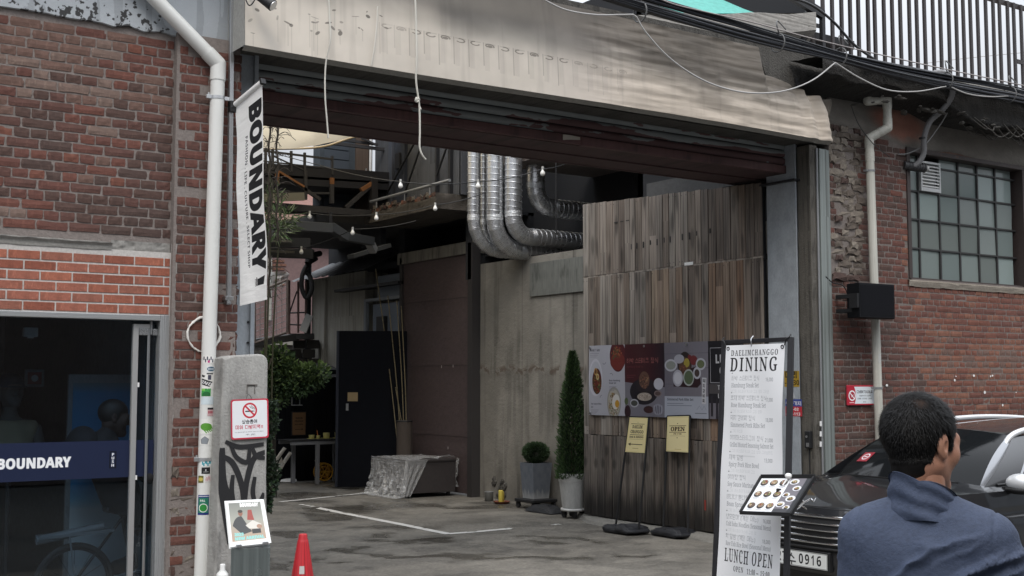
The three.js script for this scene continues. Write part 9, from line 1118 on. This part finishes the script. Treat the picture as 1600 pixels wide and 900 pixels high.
{ // bicycle and rider added in place of a street reflection, and a tailor's dummy
  const wp = atZ(118, 815, -0.34), R = 0.27, by = V(wp.x, 0.03 + R, -0.34), t = thing('bicycle', 'bicycle added inside the shop in place of a reflected motorbike', 'bicycle', V(by.x + 0.45, 0.03, -0.34)), dk = std([0.03, 0.03, 0.032], 0.4, { metalness: 0.4 });
  const wheel = (c) => { const w = part('wheel', [new THREE.TorusGeometry(R - 0.02, 0.02, 10, 48).translate(c.x, c.y, c.z)], M.rubber, t); part('rim', [new THREE.TorusGeometry(R - 0.045, 0.008, 6, 48).translate(c.x, c.y, c.z), ...Array.from({ length: 12 }, (_, i) => { const a = i * Math.PI / 6; return cyl(c, c.clone().add(V(Math.cos(a) * (R - 0.045), Math.sin(a) * (R - 0.045), 0)), 0.0015, 0.0015, 4); }), cyl(c.clone().add(V(0, 0, -0.04)), c.clone().add(V(0, 0, 0.04)), 0.02)], M.darkSteel, w); };
  const f = by.clone().add(V(0.95, 0, 0)); wheel(by); wheel(f); const bb = by.clone().add(V(0.42, -0.03, 0)), st = by.clone().add(V(0.32, 0.42, 0)), hd = by.clone().add(V(0.8, 0.42, 0));
  part('frame', [cyl(by, bb, 0.012), cyl(by, st, 0.01), cyl(bb, st, 0.016), cyl(bb, hd, 0.018), cyl(st.clone().lerp(bb, 0.2), hd, 0.016), cyl(hd.clone().add(V(-0.02, 0.08, 0)), f, 0.013)], dk, t); part('saddle', box(st.x - 0.13, st.x + 0.1, st.y + 0.04, st.y + 0.09, st.z - 0.06, st.z + 0.06, 0.02), M.black, t); part('handlebar', tube([hd.clone().add(V(-0.1, 0.2, -0.2)), hd.clone().add(V(0.02, 0.2, -0.15)), hd.clone().add(V(0, 0.12, 0)), hd.clone().add(V(0.02, 0.2, 0.15)), hd.clone().add(V(-0.1, 0.2, 0.2))], 0.012, 24, 8), M.alu, t); part('crank', [cyl(bb.clone().add(V(0, 0, 0.05)), bb.clone().add(V(0.1, -0.12, 0.06)), 0.01), new THREE.TorusGeometry(0.08, 0.006, 6, 28).translate(bb.x, bb.y, bb.z + 0.05), box(bb.x + 0.06, bb.x + 0.15, bb.y - 0.14, bb.y - 0.12, bb.z + 0.06, bb.z + 0.14)], M.alu, t); part('carrier', [bar(by.clone().add(V(-0.25, 0.32, 0)), by.clone().add(V(0.25, 0.34, 0)), 0.12, 0.02), cyl(by.clone().add(V(0, 0, 0.05)), by.clone().add(V(-0.05, 0.32, 0.05)), 0.007), tube([by.clone().add(V(-0.26, 0.3, 0.02)), by.clone().add(V(0.18, 0.37, 0.03))], 0.03, 8, 12)], std([0.16, 0.165, 0.17], 0.5), t);
  const hc = atZ(178, 653, -0.34), P = thing('person', 'person in dark clothes added on the bicycle in place of a reflected rider', 'person', V(st.x, st.y + 0.09, -0.34)), hip = V(st.x - 0.02, st.y + 0.16, -0.34), sh = V(hc.x - 0.08, hc.y - 0.22, -0.34), A = (v) => [v.x, v.y, v.z], o = (v, x, y, z) => [v.x + x, v.y + y, v.z + z], hb = hd.clone().add(V(-0.08, 0.2, 0));
  const limb = mir((s) => [cap(o(sh, 0, -0.02, s * 0.17), [lerp(sh.x, hb.x, 0.45), lerp(sh.y, hb.y, 0.65), -0.34 + s * 0.24], 0.05, 0.04), cap([lerp(sh.x, hb.x, 0.45), lerp(sh.y, hb.y, 0.65), -0.34 + s * 0.24], [hb.x, hb.y + 0.02, -0.34 + s * 0.16], 0.04, 0.028), cap(o(hip, 0, 0, s * 0.09), [bb.x + 0.22, bb.y + 0.28 - (s < 0 ? 0.1 : 0), -0.34 + s * 0.1], 0.085, 0.06), cap([bb.x + 0.22, bb.y + 0.28 - (s < 0 ? 0.1 : 0), -0.34 + s * 0.1], [bb.x + 0.1 * s, bb.y - 0.08 * s, -0.34 + s * 0.12], 0.06, 0.04), cap([bb.x + 0.1 * s, bb.y - 0.1 * s, -0.34 + s * 0.12], [bb.x + 0.1 * s + 0.14, bb.y - 0.13 * s, -0.34 + s * 0.12], 0.038, 0.032)]).flat();
  const bf = join([cap(A(hip), A(sh), 0.14, 0.13), cap(o(sh, 0, 0, -0.13), o(sh, 0, 0, 0.13), 0.07, 0.07), cap(A(sh), [hc.x - 0.02, hc.y - 0.06, -0.34], 0.06, 0.05), ...limb], 0.05), g1 = nets(bf, V(st.x - 0.4, 0.05, -0.7), V(st.x + 0.75, 1.5, 0.02), 0.016), g2 = place(nets(HEAD, V(-0.105, -0.14, -0.13), V(0.105, 0.135, 0.135), 0.006), 1.45, V(hc.x, hc.y, -0.34), 0.15);
  part('body', [uvm(g2), ...[-1, 1].map((s) => { const g = nets(handField(s, 1.6), V(-0.075, -0.19, -0.04), V(0.075, 0.05, 0.1), 0.005); g.rotateX(-1.2).rotateY(Math.PI / 2).translate(hb.x - 0.04, hb.y + 0.02, -0.34 + s * 0.16); return uvm(g); })], std([0.05, 0.03, 0.024], 0.8), P); part('clothing', uvm(g1), std([0.014, 0.014, 0.016], 0.9), P); part('hair', uvm(place(nets((x, y, z) => Math.max(ell([0, 0.036, -0.012], [0.083, 0.095, 0.104])(x, y, z), -Math.min(y + 0.05 + (z > 0.02 ? -0.09 : 0), 0.085 - z)), V(-0.1, -0.08, -0.13), V(0.1, 0.15, 0.1), 0.006), 1.45, V(hc.x, hc.y, -0.34), 0.15)), std([0.01, 0.009, 0.009], 0.6), P);  // skin darkened in colour to read as a silhouette
  const bg = thing('backpack', 'round black backpack of the added rider, standing in for a reflection', 'backpack', sh.clone()); part('bag', uvm(nets(ell(o(sh, -0.13, 0.0, 0), [0.12, 0.17, 0.15]), V(sh.x - 0.3, sh.y - 0.2, -0.55), V(sh.x + 0.02, sh.y + 0.2, -0.1), 0.015)), M.blackMat, bg); part('pocket', uvm(nets(ell(o(sh, -0.24, -0.04, 0), [0.03, 0.09, 0.1]), V(sh.x - 0.3, sh.y - 0.15, -0.5), V(sh.x - 0.18, sh.y + 0.08, -0.15), 0.012)), M.black, bg);
  const m = atZ(16, 640, -1.0), dm = thing('tailor_dummy', 'tailor dummy in beige top and dark cap inside the left shop window', 'dummy', V(m.x, 0.03, -1.0)), tf = join([cap([m.x, 0.95, -1], [m.x, 1.2, -1], 0.14, 0.15, 0.7), cap([m.x - 0.13, 1.34, -1], [m.x + 0.13, 1.34, -1], 0.055, 0.055), cap([m.x, 1.3, -1], [m.x, 1.5, -1], 0.06, 0.045)], 0.06);
  part('torso', uvm(nets((x, y, z) => Math.max(tf(x, y, z), 1.05 - y), V(m.x - 0.25, 0.78, -1.2), V(m.x + 0.25, 1.52, -0.8), 0.015)), std([0.1, 0.097, 0.09], 0.7), dm); part('top', uvm(nets((x, y, z) => Math.max(tf(x, y, z) - 0.012, y - 1.39, 1.04 - y), V(m.x - 0.27, 0.76, -1.22), V(m.x + 0.27, 1.45, -0.78), 0.015)), std([0.3, 0.26, 0.17], 0.85), dm); part('arm', uvm(nets(join([cap([m.x + 0.18, 1.32, -1], [m.x + 0.24, 1.05, -0.99], 0.045, 0.035), cap([m.x + 0.24, 1.08, -0.99], [m.x + 0.24, 1.06, -0.98], 0.035, 0.035)], 0.03), V(m.x + 0.1, 0.74, -1.1), V(m.x + 0.32, 1.4, -0.88), 0.012)), std([0.12, 0.115, 0.105], 0.6), dm); part('head', uvm(place(nets(HEAD, V(-0.09, -0.12, -0.13), V(0.09, 0.135, 0.135), 0.008), 0.2, V(m.x, 1.6, -1))), std([0.09, 0.085, 0.08], 0.7), dm); part('cap', [lathe([[0, 0.1], [0.06, 0.09], [0.092, 0.04], [0.098, 0]], m.x, 1.63, -1.01, 28), new THREE.CylinderGeometry(0.11, 0.11, 0.008, 28, 1, false, -0.9, 1.8).translate(m.x, 1.63, -0.95)], std([0.02, 0.035, 0.06], 0.9, { side: THREE.DoubleSide }), dm); part('stand', [cyl(V(m.x, 0.06, -1), V(m.x, 1.06, -1), 0.018), lathe([[0, 0.03], [0.16, 0.02], [0.17, 0]], m.x, 0.03, -1, 28)], M.black, dm);
}
{ // the other side of the street, behind the viewer: it closes the street and shows in the glass
  const b = thing('facing_building', 'red brick building across the street, seen only as a reflection in the shop glass', 'building', V(4, 0, 13)); part('wall', uvm(box(-20, 40, 0, 6.5, 12.6, 18)), std([0.16, 0.13, 0.115], 0.9, { map: rep(TX.brick, 0.6, 0.6) }), b); for (let i = 0; i < 12; i++) part('window', box(-14 + i * 4, -12 + i * 4, 3.4, 5, 12.55, 12.6), std([0.05, 0.06, 0.07], 0.2), b); part('shutter', [-10, 0, 10, 20].map((x) => box(x, x + 4, 0, 2.8, 12.54, 12.6)), M.greyPaint, b); part('coping', box(-20, 40, 6.5, 6.7, 12.4, 18), M.concrete, b);
}
const renderer = new THREE.WebGLRenderer({ antialias: true });
renderer.shadowMap.enabled = true; renderer.toneMapping = THREE.LinearToneMapping; renderer.toneMappingExposure = EXPOSURE;
renderer.render(scene, camera);
